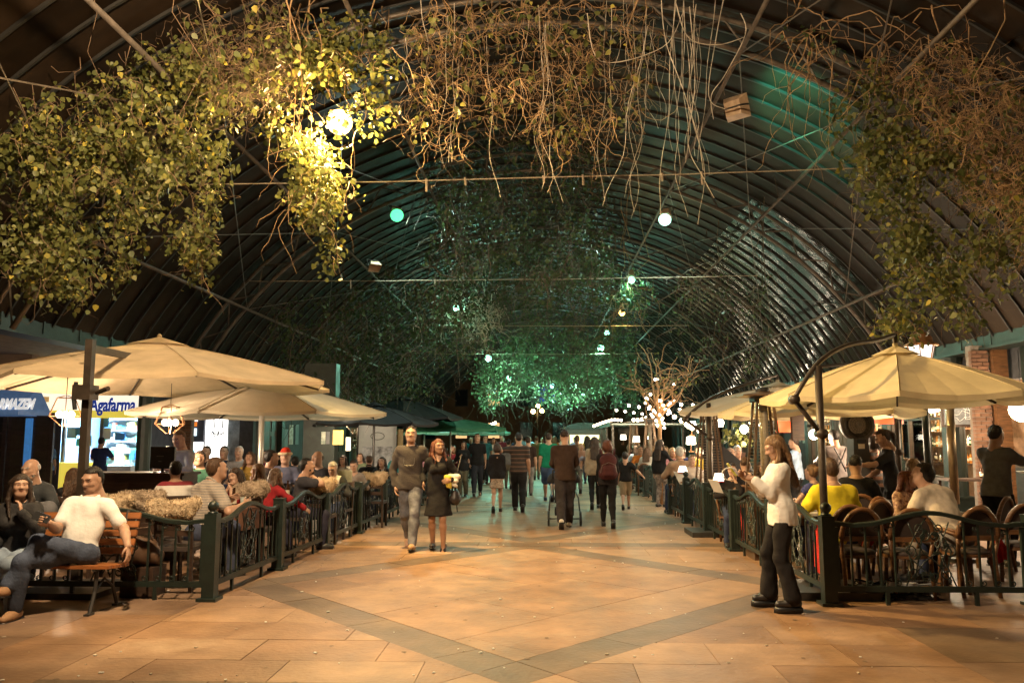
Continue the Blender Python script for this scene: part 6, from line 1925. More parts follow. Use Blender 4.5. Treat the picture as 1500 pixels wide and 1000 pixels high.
# orange twig tangle and pale roots over the middle
B1 = fill([(595, -10), (700, -10), (965, -10)], [(595, 175), (640, 205), (700, 200), (760, 180), (830, 215), (880, 175), (930, 170), (965, 60)], 595, 965, 150, lambda x: 11.3)
tw = stemset(B1, 500, 1.0, 1.4, .0052, seg=12)
rts = []
for i in range(38):
    x = rg.choice([rg.uniform(880, 1060), rg.uniform(590, 880)], p=[.7, .3]); y0 = rg.uniform(-30, 60); y1 = rg.uniform(150, 330) if x > 760 else rg.uniform(160, 400) * .8
    Y = rg.uniform(10.6, 11.8)
    a, b = at(x, y0, Y), at(x + rg.normal() * 18, y1, Y)
    kk = rg.uniform(.01, .06)
    ph = rg.random(3) * 6
    rts.append(([a.lerp(b, i2 / 14) + Vector((kk * math.sin(i2 * .8 + ph[0]) * i2 / 6, .05 * math.sin(i2 * .6 + ph[1]), 0)) for i2 in range(15)], rg.uniform(.003, .0065)))
rt2 = []
for (pts) in ([(968, -10), (975, 60), (1000, 130), (1022, 200), (1030, 250)], [(1062, -10), (1050, 50), (1038, 140), (1062, 160)], [(1085, 20), (1092, 50), (1062, 110), (1042, 140), (1045, 175)], [(990, 5), (1008, 55), (1050, 66), (1090, 55)], [(860, 20), (880, 90), (970, 70), (1000, 20)], [(1010, 10), (1018, 120), (1008, 210), (1030, 260), (1046, 290)]):
    rt2.append(([at(px, py, 11.0) for px, py in pts], .008))
sm_ = []
for pts, r in rt2:
    P = [np.array(p) for p in pts]; Q = []
    for i in range(len(P) - 1):
        p0, p1, p2, p3 = P[max(0, i - 1)], P[i], P[i + 1], P[min(len(P) - 1, i + 2)]
        for j in range(6):
            t = j / 6; Q.append(.5 * (2 * p1 + (p2 - p0) * t + (2 * p0 - 5 * p1 + 4 * p2 - p3) * t * t + (3 * p1 - p0 - 3 * p2 + p3) * t ** 3))
    Q.append(P[-1]); sm_.append((Q, r))
vine('orange-lit tangle of bare twigs and pale dangling roots over the middle of the aisle', tuple(B1[0]), B1, True, .075, M_LEAF, tw + to_roof(B1, 12, .014), M_TWIG, 3, .12, 7, roots=rts + sm_)
# the twiggy vine on the pub side
Yr = lambda x: 10.4 + 1.2 * (1500 - x) / 280
D1 = fill([(1255, 130), (1300, 110), (1400, 150), (1500, 120), (1560, 120)], [(1255, 235), (1275, 285), (1290, 460), (1330, 500), (1400, 480), (1440, 470), (1500, 380), (1560, 370)], 1255, 1560, 420, Yr, clump=34)
D0 = fill([(1222, 130), (1280, 85), (1330, 60)], [(1222, 190), (1260, 290), (1330, 280)], 1222, 1330, 60, Yr)
D2 = fill([(1280, 80), (1340, 50), (1390, 10), (1440, 60), (1560, 60)], [(1280, 100), (1340, 130), (1400, 260), (1450, 330), (1500, 340), (1560, 360)], 1280, 1560, 130, lambda x: Yr(x) - .3)
vine('loose green leafy vine trailing down the pub side roof above the lantern', tuple(D1[0]), D1 + D0, True, .07, M_LEAF, stemset(D1, 150, .9, 1.3, .005) + to_roof(D1, 10, .007), M_TWIGB, 11, .17, 8)
vine('thick mat of orange dry twigs on the pub side roof', tuple(D2[0]), D2, True, .06, M_LEAF, stemset(D2, 800, .8, 1.5, .0055) + to_roof(D2, 10, .012), M_TWIG, 2, .1, 9)
D3 = fill([(1130, -10), (1300, 0)], [(1130, 40), (1300, 120)], 1130, 1310, 20, lambda x: 11.5)
vine('sparse wiry twigs creeping over the roof sheets near the green glow', tuple(D3[0]), D3, True, .05, M_LEAF2, stemset(D3, 40, 1.8, .8, .009, seg=14) + to_roof(D3, 6, .01), M_TWIG, 1, .1, 10)
# dark curtains along the ridge, bay by bay
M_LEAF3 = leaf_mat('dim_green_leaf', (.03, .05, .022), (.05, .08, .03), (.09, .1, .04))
M_LEAF4 = leaf_mat('green_lit_leaf', (.07, .11, .05), (.11, .15, .07), (.13, .15, .08))  # lighter copy of the dim leaf, floodlit look painted into its colour
names = ['nearest dark curtain of vines under the ridge, behind the orange twigs', 'second dark curtain of vines under the ridge', 'third dark curtain of vines under the ridge behind the second cable', 'green-lit vine curtain under the ridge, first of the bright ones', 'brightest green-lit vine mass over the far aisle', 'last green-lit vine curtain before the open end']
specs = [(16, 21, 640, 885, 180, 405, 360, .07), (21, 27, 630, 900, 230, 440, 360, .08), (27, 33, 640, 905, 330, 505, 340, .09), (34, 39, 700, 930, 480, 560, 300, .11), (40, 46, 700, 935, 512, 582, 330, .13), (47, 56, 720, 930, 530, 588, 300, .15)]
for i, (ya, yb, xa, xb, pa, pb_, n, ls) in enumerate(specs):
    P = []
    while len(P) < n:
        x = rg.uniform(xa, xb); Y = rg.uniform(ya, yb)
        y = pa + (pb_ - pa) * rg.random()
        y += 14 * math.sin(x * .05 + i)
        w = at(x, y, Y)
        if w.z > roof_z(w.x, .2): continue
        P.append(tuple(w))
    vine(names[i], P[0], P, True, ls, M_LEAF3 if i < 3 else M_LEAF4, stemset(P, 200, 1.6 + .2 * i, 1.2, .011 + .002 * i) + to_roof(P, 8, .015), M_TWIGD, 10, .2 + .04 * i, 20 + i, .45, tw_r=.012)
P = []
while len(P) < 520:
    x = rg.uniform(395, 700); y = rg.uniform(395, 590); Y = rg.uniform(19, 29)
    if y < 395 + abs(x - 560) * .35 or (x > 640 and y > 520): continue
    w = at(x, y, Y)
    if w.z > roof_z(w.x, .2) or abs(w.x) > 8.3: continue
    P.append(tuple(w))
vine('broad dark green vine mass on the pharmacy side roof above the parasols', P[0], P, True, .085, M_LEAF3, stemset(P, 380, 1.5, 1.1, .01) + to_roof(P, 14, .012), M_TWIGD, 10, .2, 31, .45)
P = [tuple(at(rg.normal(925, 16), rg.normal(425, 18), 22 + rg.normal() * .3)) for i in range(50)]
vine('small green sprig lit by a hidden floodlight under the pub side roof', P[0], P, True, .085, M_LEAF3, stemset(P, 40, .9, 1.2, .009) + to_roof(P, 4, .012), M_TWIG, 6, .1, 32)
P = [tuple(at(rg.normal(692, 20), rg.normal(462, 18), 25.4 + rg.normal() * .3)) for i in range(50)]
vine('white-lit tangle of bare twigs right by the green-white floodlight', P[0], P, True, .07, M_LEAF3, stemset(P, 130, 1.2, 1.4, .012) + to_roof(P, 4, .012), M_ROOT, 3, .1, 33)  # twigs take the pale root colour to paint in the lamp's brightness
P = [tuple(at(rg.uniform(985, 1130), rg.uniform(400, 560), 21 + rg.normal() * 2)) for i in range(150)]
P = [p for p in P if p[2] < roof_z(p[0], .15) and abs(p[0]) < 8.3] or [tuple(at(1000, 500, 20))]
vine('thin twig curtain in front of the gleaming pub side roof', P[0], P, True, .06, M_LEAF3, stemset(P, 90, 1.6, 1.0, .009) + to_roof(P, 8, .012), M_TWIGD, 4, .2, 34)
# the little tree wound with bulbs
Yt = 20.8
tp0 = at(963, 745, Yt); tp0 = Vector((max(2.95, at(963, 650, Yt).x), Yt, 0))
tr = thing('lit_tree', 'bare small tree wound with glowing bulbs beside the woman in patterned leggings', 'tree', tp0)
TR = MB()
zt = at(963, 600, Yt).z
TR.tube([(0, 0, 0), (.02, 0, .8), (-.02, 0, 1.6), (0, 0, zt)], [.07, .06, .05, .045], 8)
tips = []
rgt = np.random.default_rng(3)
for k in range(12):
    pts = squiggle((0, 0, zt - .3 + .02 * k), (math.cos(k * 2.4), math.sin(k * 2.4), 2.8), 1.7 * rgt.uniform(.7, 1.2), rgt, .5, 9, .02)
    TR.tube(pts, [.03 * (1 - .08 * i) for i in range(len(pts))], 5); tips.append(pts)
    for j in range(4):
        TR.tube(squiggle(pts[4 + j], rgt.normal(size=3) + np.array([0, 0, .4]), .8, rgt, .7, 7, .0), [.012, .011, .010, .009, .008, .007, .006, .005], 4)
TR.build('trunk', mat('warm_bark', (.3, .17, .08), rough=.8, var=.3, bump=.3), tr, True)
lp_ = []
for pts in tips:
    for q in pts[5:]: lp_ += [q + rgt.normal(size=3) * .1 for _ in range(3)]
o = put('crown', leaves_mesh('crown', np.array(lp_), .07, M_LEAF, seed=4), tr); o['kind'] = 'stuff'
bm = bulb_mesh(.035)
for k in range(26):
    a = k * 1.9
    z = zt - .45 + .035 * k if k < 22 else zt + rgt.uniform(.2, .9)
    rr = .12 + .34 * rgt.random() if z > zt - .2 else .1
    put('bulb', bm, tr, (rr * math.cos(a), rr * math.sin(a), z))
lamp('bulb_light', (0, -.35, zt + .1), (1, .7, .4), 12, .2, tr)
# leaves for the potted plant
pl = [np.array((rgt.normal() * .16, rgt.normal() * .16, 1.5 + abs(rgt.normal()) * .2)) for _ in range(120)]
put('leaves', leaves_mesh('leaves', np.array(pl), .12, M_LEAF, seed=8), tp_)['kind'] = 'stuff'
# ------------------------------------------------------------------ people
def lodof(Y): return 0 if Y < 12.2 else 1 if Y < 17 else 2 if Y < 25 else 3
def stand(label, px, py, H, rz, **k):
    g = gp(px, py)
    k.setdefault('lod', lodof(g.y))
    return person(label, (g.x, g.y), rz, H, **k)
SEATS = []
def seated(label, px, py, Y, rz, short, ch=None, lean=8, fur_m=None, dz=0, **k):
    p = at(px, py, Y)
    L = R(lean)
    up = .535 * math.cos(L) + .145 * math.cos(.55 * L)
    s = min(1.12, max(.86, (p.z - .565 + .02) / up))
    off = (.535 * math.sin(L) + .145 * math.sin(.55 * L) + .01) * s
    a = R(rz)
    rr = k.get('roll', 0); ox = (.535 * math.sin(R(rr)) + .14 * math.sin(R(rr * .5))) * s
    loc = (p.x + math.sin(a) * off - math.cos(a) * ox, Y - math.cos(a) * off - math.sin(a) * ox)
    k.setdefault('lod', lodof(Y))
    k.setdefault('hands', ('table', 'table'))
    r, J = person(label, loc, rz, 1.75 * s, pose='sit', lean=lean, **k)
    if ch:
        grp = 'wooden chairs on the pub terrace' if ch == 'pub' else 'chairs on the pharmacy side terrace'
        c = chair(ch, Vector((loc[0], loc[1], 0)) + Vector((math.sin(a) * .06, -math.cos(a) * .06, 0)), rz, ('wooden round-back chair under ' if ch == 'pub' else 'dark slatted chair under ') + short, grp)
    return r, J
# --- the bench
bx_, by_ = at(108, 818, 7.75).x, 7.82
m1, J1 = person('person in white polo shirt and blue jeans lounging on the bench with a phone', (bx_, by_), 180, 1.78, 'm', 'sit', ((-.50, .06, .60), (.10, .33, .84)), (-14, 15, 0), -14, -2, 8, ('short', 'black'), 0,
                ('polo', cloth((.74, .73, .71), 'white_cotton', .4, .05)), ('jeans', mat('blue_denim', (.045, .06, .10), rough=.85, var=.4, scale=5, bump=.4, bscale=40)), (.33, .19, .10), 0, 'people sitting on the bench', 1.06,
                feet=((.37, .44, .30), (.34, .36, .085)), knees=((.5, .35, 1), (.25, .7, .8)), pz=.535, curl=(.5, 1.0), hdir=((-.25, .25, -1), (.25, .75, .25)))
w = W(m1, J1['wrR'] + J1['hdR'] * .075)
ph_ = thing('phone', 'black phone in the hand of the lounging person in white polo', 'phone', w + Vector((0, -.015, .035)))
MB().box((0, 0, 0), (.15, .012, .075), 0, Matrix.Rotation(R(18), 3, 'Y') @ Matrix.Rotation(R(-30), 3, 'X')).build('case', M_BLACK, ph_)
MB().box((0, .006, .004), (.135, .006, .066), 0, Matrix.Rotation(R(18), 3, 'Y') @ Matrix.Rotation(R(-30), 3, 'X')).build('screen', glow('phone_screen', (.6, .75, 1), .6), ph_)
m2, J2_ = person('person with long dark hair in black jacket holding fingers to her mouth on the bench', (at(14, 815, 7.75).x, 7.86), 192, 1.66, 'f', 'sit', ((-.11, .25, .98), (.12, .3, .62)), (26, -4, 0), 2, 0, 0, ('long', 'dark'), 0,
                 ('jacket', mat('black_velvet', (.016, .015, .016), rough=.8, var=.3, bump=.4)), ('jeans', cloth((.2, .25, .32), 'pale_denim')), (.03, .03, .03), 0, 'people sitting on the bench', pole=((-.7, .1, -1), None), hdir=((.3, -.25, 1), None), pz=.545)
bt = MB()
# --- the walking couple
GREYK = mat('grey_knit', (.05, .041, .038), rough=.9, var=.2, bump=.35, bscale=70)
MJEAN = mat('faded_denim', (.135, .14, .165), rough=.85, var=.5, scale=6, bump=.5, bscale=30)
c1, K1 = stand('person in grey zip sweater and faded jeans walking hand in hand', 600, 804, 1.81, 180, sex='m', pose='walk2', hands=((-.36, .12, 1.00), 'pocket'), head=(6, -2, 0), hair=('buzz', 'dark'), skin=0,
               top=('long', GREYK), bot=('jeans', MJEAN), shoe=(.4, .25, .13), lod=0, collar=(.02, .02, .022), fat=1.04, group='couple walking down the aisle', hdir=((.1, .1, -1), None))
c2_, K2 = stand('person in short black dress with a pale jacket over the arm walking beside', 641, 806, 1.62, 180, sex='f', pose='walk', hands=((-.22, .20, 1.10), (.22, .1, 1.08)), head=(28, 2, 0), hair=('straight', 'auburn'), skin=1, feet=((-.10, .10, .085), (.09, -.10, .10)),
                top=('dress', cloth((.014, .013, .014), 'black_crepe')), bot=('dress', None), shoe=(.03, .02, .018), lod=0, group='couple walking down the aisle', pole=((-.8, -.6, -.6), (.5, -1, -.3)), hdir=((.8, .5, -.1), (.1, .1, -1)), fat=1.1)
w = W(c2_, K2['elL'] * .35 + K2['wrL'] * .65)
cg = thing('folded_jacket', 'white and yellow folded jacket draped over the forearm of the person in black dress', 'jacket', w)
V, Q = sdf([cap_((-.07, 0, .03), (.08, -.01, .04), .045, None, .03), cap_((-.03, -.05, -.03), (.07, -.045, -.04), .03, None, .04), cap_((-.02, -.05, -.1), (.06, -.045, -.12), .022, None, .04), cap_((-.06, .05, -.04), (.05, .05, -.12), .025, None, .04)], .01, .012, seed=3)
MB().arr(V, Q).build('white_wool', cloth((.62, .58, .5), 'cream_wool'), cg, True)
V, Q = sdf([cap_((-.12, -.03, .03), (-.06, -.07, .02), .042, None, .03), cap_((-.11, -.05, -.02), (-.09, -.055, -.13), .026, .03, .03), cap_((-.06, -.075, -.02), (-.04, -.07, -.15), .026, .024, .03)], .01, .012, seed=5)
MB().arr(V, Q).build('yellow_lining', cloth((.5, .4, .06), 'yellow_lining'), cg, True)
cg.scale = (.82, .82, .82)
hb = thing('handbag', 'black leather shoulder bag at the hip of the person in black dress', 'handbag', W(c2_, (-.25, -.02, .74)))
V, Q = sdf([cap_((0, -.08, 0), (0, .08, 0), .085, None, .05), cap_((0, -.08, .09), (0, .08, .09), .05, None, .05)], .014, .004)
MB().arr(V, Q).build('pouch', leather((.025, .02, .02)), hb, True)
MB().tube([(0, -.08, .1), (.03, -.03, .4), (.08, .0, .62), (.03, .04, .4), (0, .08, .1)], .010, 5).build('strap', leather((.025, .02, .02)), hb, True)
MB().tube([(0, .1, -.02), (.01, .13, -.12), (.02, .12, -.2)], .008, 4).build('tassel', leather((.025, .02, .02)), hb)
gl = thing('sunglasses', 'thin-rimmed glasses hanging from the zip collar of the grey sweater', 'glasses', W(c1, (0, .165, 1.27)))
MB().tube([(-.075, 0, .07), (-.08, 0, .0), (-.065, -.005, -.04), (-.02, -.01, -.045), (0, -.01, -.035), (.02, -.01, -.045), (.065, -.005, -.04), (.08, 0, 0), (.075, 0, .07)], .0035, 5).build('rim', M_STEEL, gl)
# --- the woman with the phone by the fence
WB = mat('white_blouse', (.72, .70, .67), rough=.8, var=.06, bump=.5, bscale=18)
r1, L1 = person('person in white blouse and black flared trousers standing by the fence looking at a phone', (2.31, 8.15, .05), 90, 1.60, 'f', 'stand', ((-.03, .31, 1.30), (.03, .36, 1.33)), (0, 27, 0), 4, 0, 0, ('long', 'light'), 3,
                ('blouse', WB), ('jeans', cloth((.018, .016, .016), 'black_twill')), (.02, .018, .018), 0, None, .97, feet=((-.17, -.03, .085), (.16, .12, .085)), curl=(.9, .9), pole=((-.12, -.3, -1), (.12, -.3, -1)), hdir=((.4, 1, .35), (-.4, 1, .35)), flare=.03, sole=.058)
w = W(r1, (0.0, .47, 1.27))
p2 = thing('phone', 'phone with yellow case and white cable loop held by the person in white blouse', 'phone', w)
MB().box((0, 0, 0), (.014, .075, .14), 0, Matrix.Rotation(R(-35), 3, 'Y')).build('case', mat('yellow_case', (.55, .5, .08), rough=.4), p2)
MB().box((.009, 0, 0), (.004, .066, .128), 0, Matrix.Rotation(R(-35), 3, 'Y')).build('screen', glow('phone_screen', (.6, .75, 1), .6), p2)
MB().tube([(-.03 + .075 * math.cos(a), -.05, -.04 + .06 * math.sin(a)) for a in [2 * math.pi * i / 16 for i in range(14)]], .006, 5).build('cable', M_WHITE, p2, True)
# --- people in the aisle
G = 'people walking in the aisle'
STR = stripes('dark_striped_knit', (.03, .022, .018), (.2, .11, .08), 11, 2, .86)
stand('person in dark jacket and khaki trousers standing and facing the visitors', 678, 726, 1.56, 178, sex='f', hands=('pocket', 'phone'), head=(5, 10, 0), hair=('long', 'dark'), top=('jacket', (.02, .021, .02)), bot=('trousers', (.14, .125, .085)), group=G)
stand('person in black shirt and cap-like short hair walking towards the visitors', 699, 726, 1.77, 182, sex='m', pose='walk', hands=('back', 'pocket'), head=(10, -3, 0), hair=('buzz', 'black'), top=('tee', (.012, .012, .013)), bot=('jeans', (.02, .022, .03)), group=G)
stand('person in black top and short beige skirt under the companion\'s arm', 728, 750, 1.52, 0, sex='f', pose='walk', hands=('fwd', 'fwd'), hair=('bob', 'dark'), top=('long', (.012, .011, .012)), bot=('skirt', mat('beige_print', (.3, .23, .17), rough=.85, var=.5, scale=30)), shoe=(.015, .015, .015), fat=1.15, group=G)
stand('person in brown-striped black shirt with one arm round the companion', 760, 748.5, 1.76, 3, sex='m', pose='walk2', hands=((-.40, .10, 1.40), 'side'), pole=((-.4, -1, -.3), None), hdir=((-.8, .4, .2), None), hair=('short', 'black'), top=('tee', STR), bot=('trousers', (.014, .013, .013)), shoe=(.015, .014, .013), fat=1.14, skin=1, group=G)
stand('person in dark brown shirt and pale grey jeans walking away', 774, 726, 1.68, 0, sex='m', pose='walk', hands=('fwd', 'side'), hair=('short', 'dark'), top=('tee', (.03, .018, .014)), bot=('jeans', (.2, .2, .2)), group=G)
stand('person in green t-shirt and denim shorts walking away beside the stroller', 804, 734, 1.78, 2, sex='m', pose='walk2', hands=('side', 'back'), hair=('short', 'dark'), top=('tee', cloth((.008, .17, .09), 'green_jersey')), bot=('shorts', (.05, .08, .15)), shoe=(.03, .05, .1), group=G, fat=1.08)
s9, K9 = stand('person in brown sweater and grey trousers pushing the stroller', 828, 773, 1.79, 0, sex='m', pose='walk', hands=('push', 'push'), hair=('buzz', 'dark'), top=('long', cloth((.045, .028, .022), 'brown_sweater')), bot=('trousers', (.035, .03, .032)), shoe=(.5, .46, .4), group=G, fat=1.12, lod=0)
stand('person carrying a fair-haired child on the shoulder ahead of the stroller', 846, 722, 1.72, 0, sex='f', pose='walk2', hands=('phone', 'phone'), hair=('pony', 'brown'), top=('long', (.14, .11, .08)), bot=('jeans', (.10, .09, .08)), group=G)
cp = at(850, 640, 19.6)
person('fair-haired small child carried on the shoulder ahead of the stroller', (cp.x, 19.7, cp.z - .78), 200, .95, 'm', 'sit', ('fwd', 'fwd'), (0, 5, 0), 10, hair=('short', 'blond'), top=('tee', (.3, .2, .15)), bot=('shorts', (.2, .2, .25)), lod=2, group=G, pz=.35, child=True)
stand('person with very long brown hair in beige top and black trousers', 872, 745, 1.66, -4, sex='f', pose='walk', hands=('side', 'side'), hair=('long', 'dark'), top=('blouse', (.3, .24, .17)), bot=('leggings', (.013, .013, .014)), shoe=(.02, .02, .02), group=G)
s11, K11 = stand('person with auburn hair and a maroon backpack walking away', 891, 772, 1.60, 0, sex='f', pose='walk2', hands=('fwd', 'fwd'), hair=('bob', 'auburn'), top=('long', (.016, .014, .015)), bot=('leggings', (.011, .011, .012)), shoe=(.02, .02, .02), group=G, fat=1.15, lod=0)
stand('boy in black t-shirt and khaki shorts reaching out towards the fence', 917, 746, 1.30, -8, sex='m', pose='walk', hands=('side', 'out'), hair=('short', 'black'), top=('tee', (.012, .012, .013)), bot=('shorts', (.25, .2, .13)), shoe=(.02, .02, .02), group=G, child=True)
LEO = mat('patterned_leggings', (.16, .12, .1), rough=.8, var=.75, scale=16, col2=(.35, .3, .27))
stand('person with long dark hair and patterned leggings turning towards the fenced diners', 969, 742, 1.60, -35, sex='f', hands=('side', 'out'), hair=('long', 'dark'), head=(-10, 0, 0), top=('long', (.012, .012, .012)), bot=('leggings', LEO), shoe=(.015, .015, .015), group=G)
# backpack
bpk = thing('backpack', 'maroon school backpack on the back of the auburn-haired person', 'backpack', W(s11, (0, -.19, 1.12)))
MRN = cloth((.06, .02, .022), 'maroon_nylon')
V, Q = sdf([cap_((-.07, 0, -.14), (.07, 0, -.14), .105, None, .06), cap_((-.06, 0, .10), (.06, 0, .10), .10, None, .1), cap_((0, -.02, -.1), (0, -.02, .12), .13, .12, .05)], .016, .004)
MB().arr(V, Q).build('pack', MRN, bpk, True)
V, Q = sdf([cap_((-.06, -.12, -.13), (.06, -.12, -.13), .06, None, .05), cap_((-.05, -.12, -.04), (.05, -.12, -.04), .06, None, .05)], .016, .003)
MB().arr(V, Q).build('pocket', MRN, bpk, True)
MB().tube([(-.15, -.13, -.12), (-.12, -.16, .02), (0, -.17, .07), (.12, -.16, .02), (.15, -.13, -.12)], .006, 5).build('zip', M_STEEL, bpk)
for k in (-1, 1): MB().tube([(k * .11, .02, .2), (k * .13, .14, .30), (k * .13, .27, .22), (k * .15, .28, .0), (k * .15, .14, -.2)], .02, 5).build('strap', MRN, bpk, True)
# stroller
sx, sy = s9.location.x, s9.location.y + .62
st = thing('stroller', 'black three-wheeled baby stroller pushed through the crowd', 'stroller', (sx, sy, 0))
for x, y, rr_ in ((-.3, -.22, .13), (.3, -.22, .13), (0, .55, .10)):
    o = MB().tube([(x, y + rr_ * math.cos(a), rr_ + rr_ * math.sin(a)) for a in [2 * math.pi * i / 20 for i in range(20)]], .022, 6, closed=True).build('wheel', M_BLACK, st, True)
    MB().cyl((x - .02, y, rr_), (x + .02, y, rr_), rr_ * .45, n=12).build('hub', M_STEEL, o)
fr_ = MB()
for k in (-1, 1): fr_.tube([(k * .3, -.22, .13), (k * .27, .05, .5), (k * .22, .3, .62)], .014, 6).tube([(0.02 * k, .55, .12), (k * .2, .2, .5), (k * .22, -.15, .9), (k * .22, -.34, 1.03)], .014, 6)
fr_.bar((-.22, -.34, 1.03), (.22, -.34, 1.03), .03, .03).bar((-.3, -.22, .13), (.3, -.22, .13), .02, .02)
fr_.build('frame', M_DARKSTEEL, st, True)
MB().prism([(0, -.1, .42), (0, .3, .38), (0, .36, .45), (0, -.02, .55), (0, -.12, .95), (0, -.17, .95)], (.36, 0, 0)).build('seat', M_BLK, st).location = (-.18, 0, 0)
V, Q = sdf([cap_((-.16, .02, .82), (.16, .02, .82), .16, None, .05)], .02, .003, [((0, 0, .78), (0, 0, -1))])
MB().arr(V, Q).build('hood', M_BLK, st, True)
MB().box((0, .05, .25), (.36, .36, .14)).build('basket', M_BLK, st)
# far walkers
G2 = 'people far down the covered street'
CL = [('teal', (.02, .12, .14)), ('white', (.55, .53, .5)), ('grey', (.16, .16, .17)), ('wine red', (.16, .02, .03)), ('navy', (.02, .03, .09)), ('olive', (.09, .09, .04)), ('tan', (.3, .22, .13)), ('orange', (.45, .15, .03)), ('pale blue', (.3, .4, .55)), ('pink', (.5, .22, .25)), ('mustard', (.4, .28, .04)), ('lilac', (.3, .25, .42))]
far = [(711, 30, 1.74, 180), (723, 31, 1.66, 178), (745, 27, 1.6, 4), (735, 36, 1.75, 170), (756, 38, 1.7, 0), (786, 33, 1.72, 0), (794, 40, 1.68, 180), (812, 37, 1.74, 0), (776, 45, 1.72, 178), (822, 44, 1.66, 0), (860, 30, 1.72, 0), (842, 40, 1.7, 180), (690, 34, 1.7, 160), (880, 38, 1.68, 175), (765, 52, 1.72, 0), (800, 56, 1.7, 0), (737, 48, 1.7, 180)]
for i, (px, Y, H, rz) in enumerate(far):
    cn, cc = CL[i % 12]
    bc = [(.02, .02, .025), (.04, .05, .09), (.15, .13, .1)][i % 3]
    way = 'coming towards the visitors' if rz > 90 else 'walking away'
    where = ('with dark trousers', 'with blue jeans', 'with khaki trousers')[i % 3]
    person('distant person in %s %s %s %s' % (cn, ('t-shirt', 'jacket')[(i // 12) % 2], where, way), (at(px, 640, Y).x, Y), rz, H, 'f' if i % 3 == 1 else 'm', 'walk' if i % 2 else 'walk2', ('fwd', 'back') if i % 2 else ('back', 'fwd'), (0, 0, 0), hair=('long' if i % 3 == 1 else 'short', ('dark', 'brown', 'black', 'light')[i % 4]), skin=i % 4, top=(('tee', 'jacket')[(i // 12) % 2], cc), bot=('jeans', bc), lod=lodof(Y), group=G2)

# --- seated on the pharmacy side terrace
GL = 'diners on the pharmacy side terrace'
seated('bearded person in dark grey jacket resting a cheek on one hand', 45, 690, 9.7, 195, 'the bearded person', 'dark', 14, sex='m', hair=('bald', 'grey'), hands=('table', 'chin'), top=('jacket', (.05, .055, .06)), bot=('jeans', (.03, .03, .04)), beard='grey', skin=0, group=GL, head=(-25, 8, 6))
seated('person with brown hair in a dark top half hidden by the parasol post', 108, 700, 10.6, 20, 'the person behind the parasol post', 'dark', 12, sex='f', hair=('straight', 'brown'), top=('long', (.02, .02, .02)), bot=('jeans', (.03, .03, .04)), group=GL)
seated('person with black hair and white-shouldered maroon jersey seen from behind', 257, 690, 11.0, 30, 'the white and maroon jersey', 'dark', 18, sex='m', hair=('short', 'black'), top=('tee', stripes('white_maroon_jersey', (.2, .02, .03), (.68, .66, .62), 1.0, 2, .07)), bot=('jeans', (.03, .03, .05)), group=GL)
SGR = stripes('grey_striped_polo', (.27, .24, .22), (.38, .32, .26), 34, 2, .6)
seated('person in grey striped polo shirt leaning over the table, back to the fence', 318, 684, 9.75, -32, 'the grey striped polo shirt', 'dark', 26, sex='m', hair=('short', 'brown'), hands=((-.12, .5, .76), (.3, .42, .76)), top=('polo', SGR), bot=('jeans', (.05, .06, .1)), skin=0, group=GL, fat=1.12, head=(-12, -6, 0))
PLD = mat('red_plaid', (.32, .02, .03), rough=.9, var=.7, scale=24, bump=.2)
seated('curly-haired person in red plaid shirt with folded hands under the chin', 344, 701, 10.75, 150, 'the red plaid shirt', 'dark', 24, sex='f', hair=('curly', 'dark'), hands=('chin', 'chin'), top=('long', PLD), bot=('jeans', (.03, .03, .05)), skin=3, group=GL, head=(14, -2, 14), curl=(1.1, 1.1))
seated('fair-haired person in profile with a hand at the mouth by the pale pole', 377, 691, 12.4, 100, 'the fair-haired person by the pole', 'dark', 16, sex='f', hair=('straight', 'light'), hands=('chin', 'table'), top=('tee', (.32, .36, .25)), bot=('jeans', (.05, .05, .07)), skin=3, group=GL, head=(0, 4, 0))
seated('person with straight light brown hair and red sweater leaning an elbow on the fence', 405, 700, 11.3, -28, 'the red sweater', 'dark', 22, sex='f', hair=('straight', 'brown'), hands=('table', (.5, .36, .80)), pole=(None, (.8, -.4, -.2)), top=('long', cloth((.28, .02, .025), 'red_knit')), bot=('jeans', (.03, .03, .05)), group=GL)
seated('dark-haired person in charcoal shirt with chin on fist looking down the aisle', 450, 684, 12.3, -72, 'the charcoal shirt', 'dark', 14, sex='m', hair=('short', 'black'), hands=('table', 'chin'), top=('tee', cloth((.045, .045, .055), 'charcoal_cotton')), bot=('jeans', (.03, .03, .05)), skin=0, beard='dark', group=GL, head=(0, -4, 0), pole=(None, (1, .6, -.5)), curl=(.5, 1.2))
seated('balding person behind the charcoal shirt', 465, 673, 14.2, 150, 'the balding person', 'dark', 8, sex='m', hair=('bald', 'dark'), top=('long', (.03, .03, .035)), group=GL)
seated('white-haired elderly person in black and white looking down', 487, 688, 13.4, 175, 'the white-haired person', 'dark', 20, sex='m', hair=('grey', 'grey'), top=('jacket', stripes('black_white_vest', (.02, .02, .02), (.6, .58, .55), 2.2, 0, .72)), skin=3, group=GL, head=(0, 24, 0))
seated('dark-haired person in grey top reading a pale menu', 518, 690, 14.9, 176, 'the person reading the menu', 'dark', 16, sex='f', hair=('bun', 'dark'), top=('long', (.2, .17, .15)), skin=0, group=GL, head=(0, 20, 0))
seated('person in black seen from behind before the roll-up banner', 541, 675, 17.4, 10, 'the person before the banner', 'dark', 6, sex='m', hair=('short', 'brown'), top=('jacket', (.012, .012, .013)), group=GL)
seated('person with straight dark hair and white collar next to the walking couple', 559, 684, 17.0, 180, 'the white-collared person', 'dark', 8, sex='f', hair=('straight', 'dark'), top=('jacket', stripes('black_white_collar', (.012, .012, .012), (.5, .48, .45), 3, 0, .8)), group=GL, skin=3)
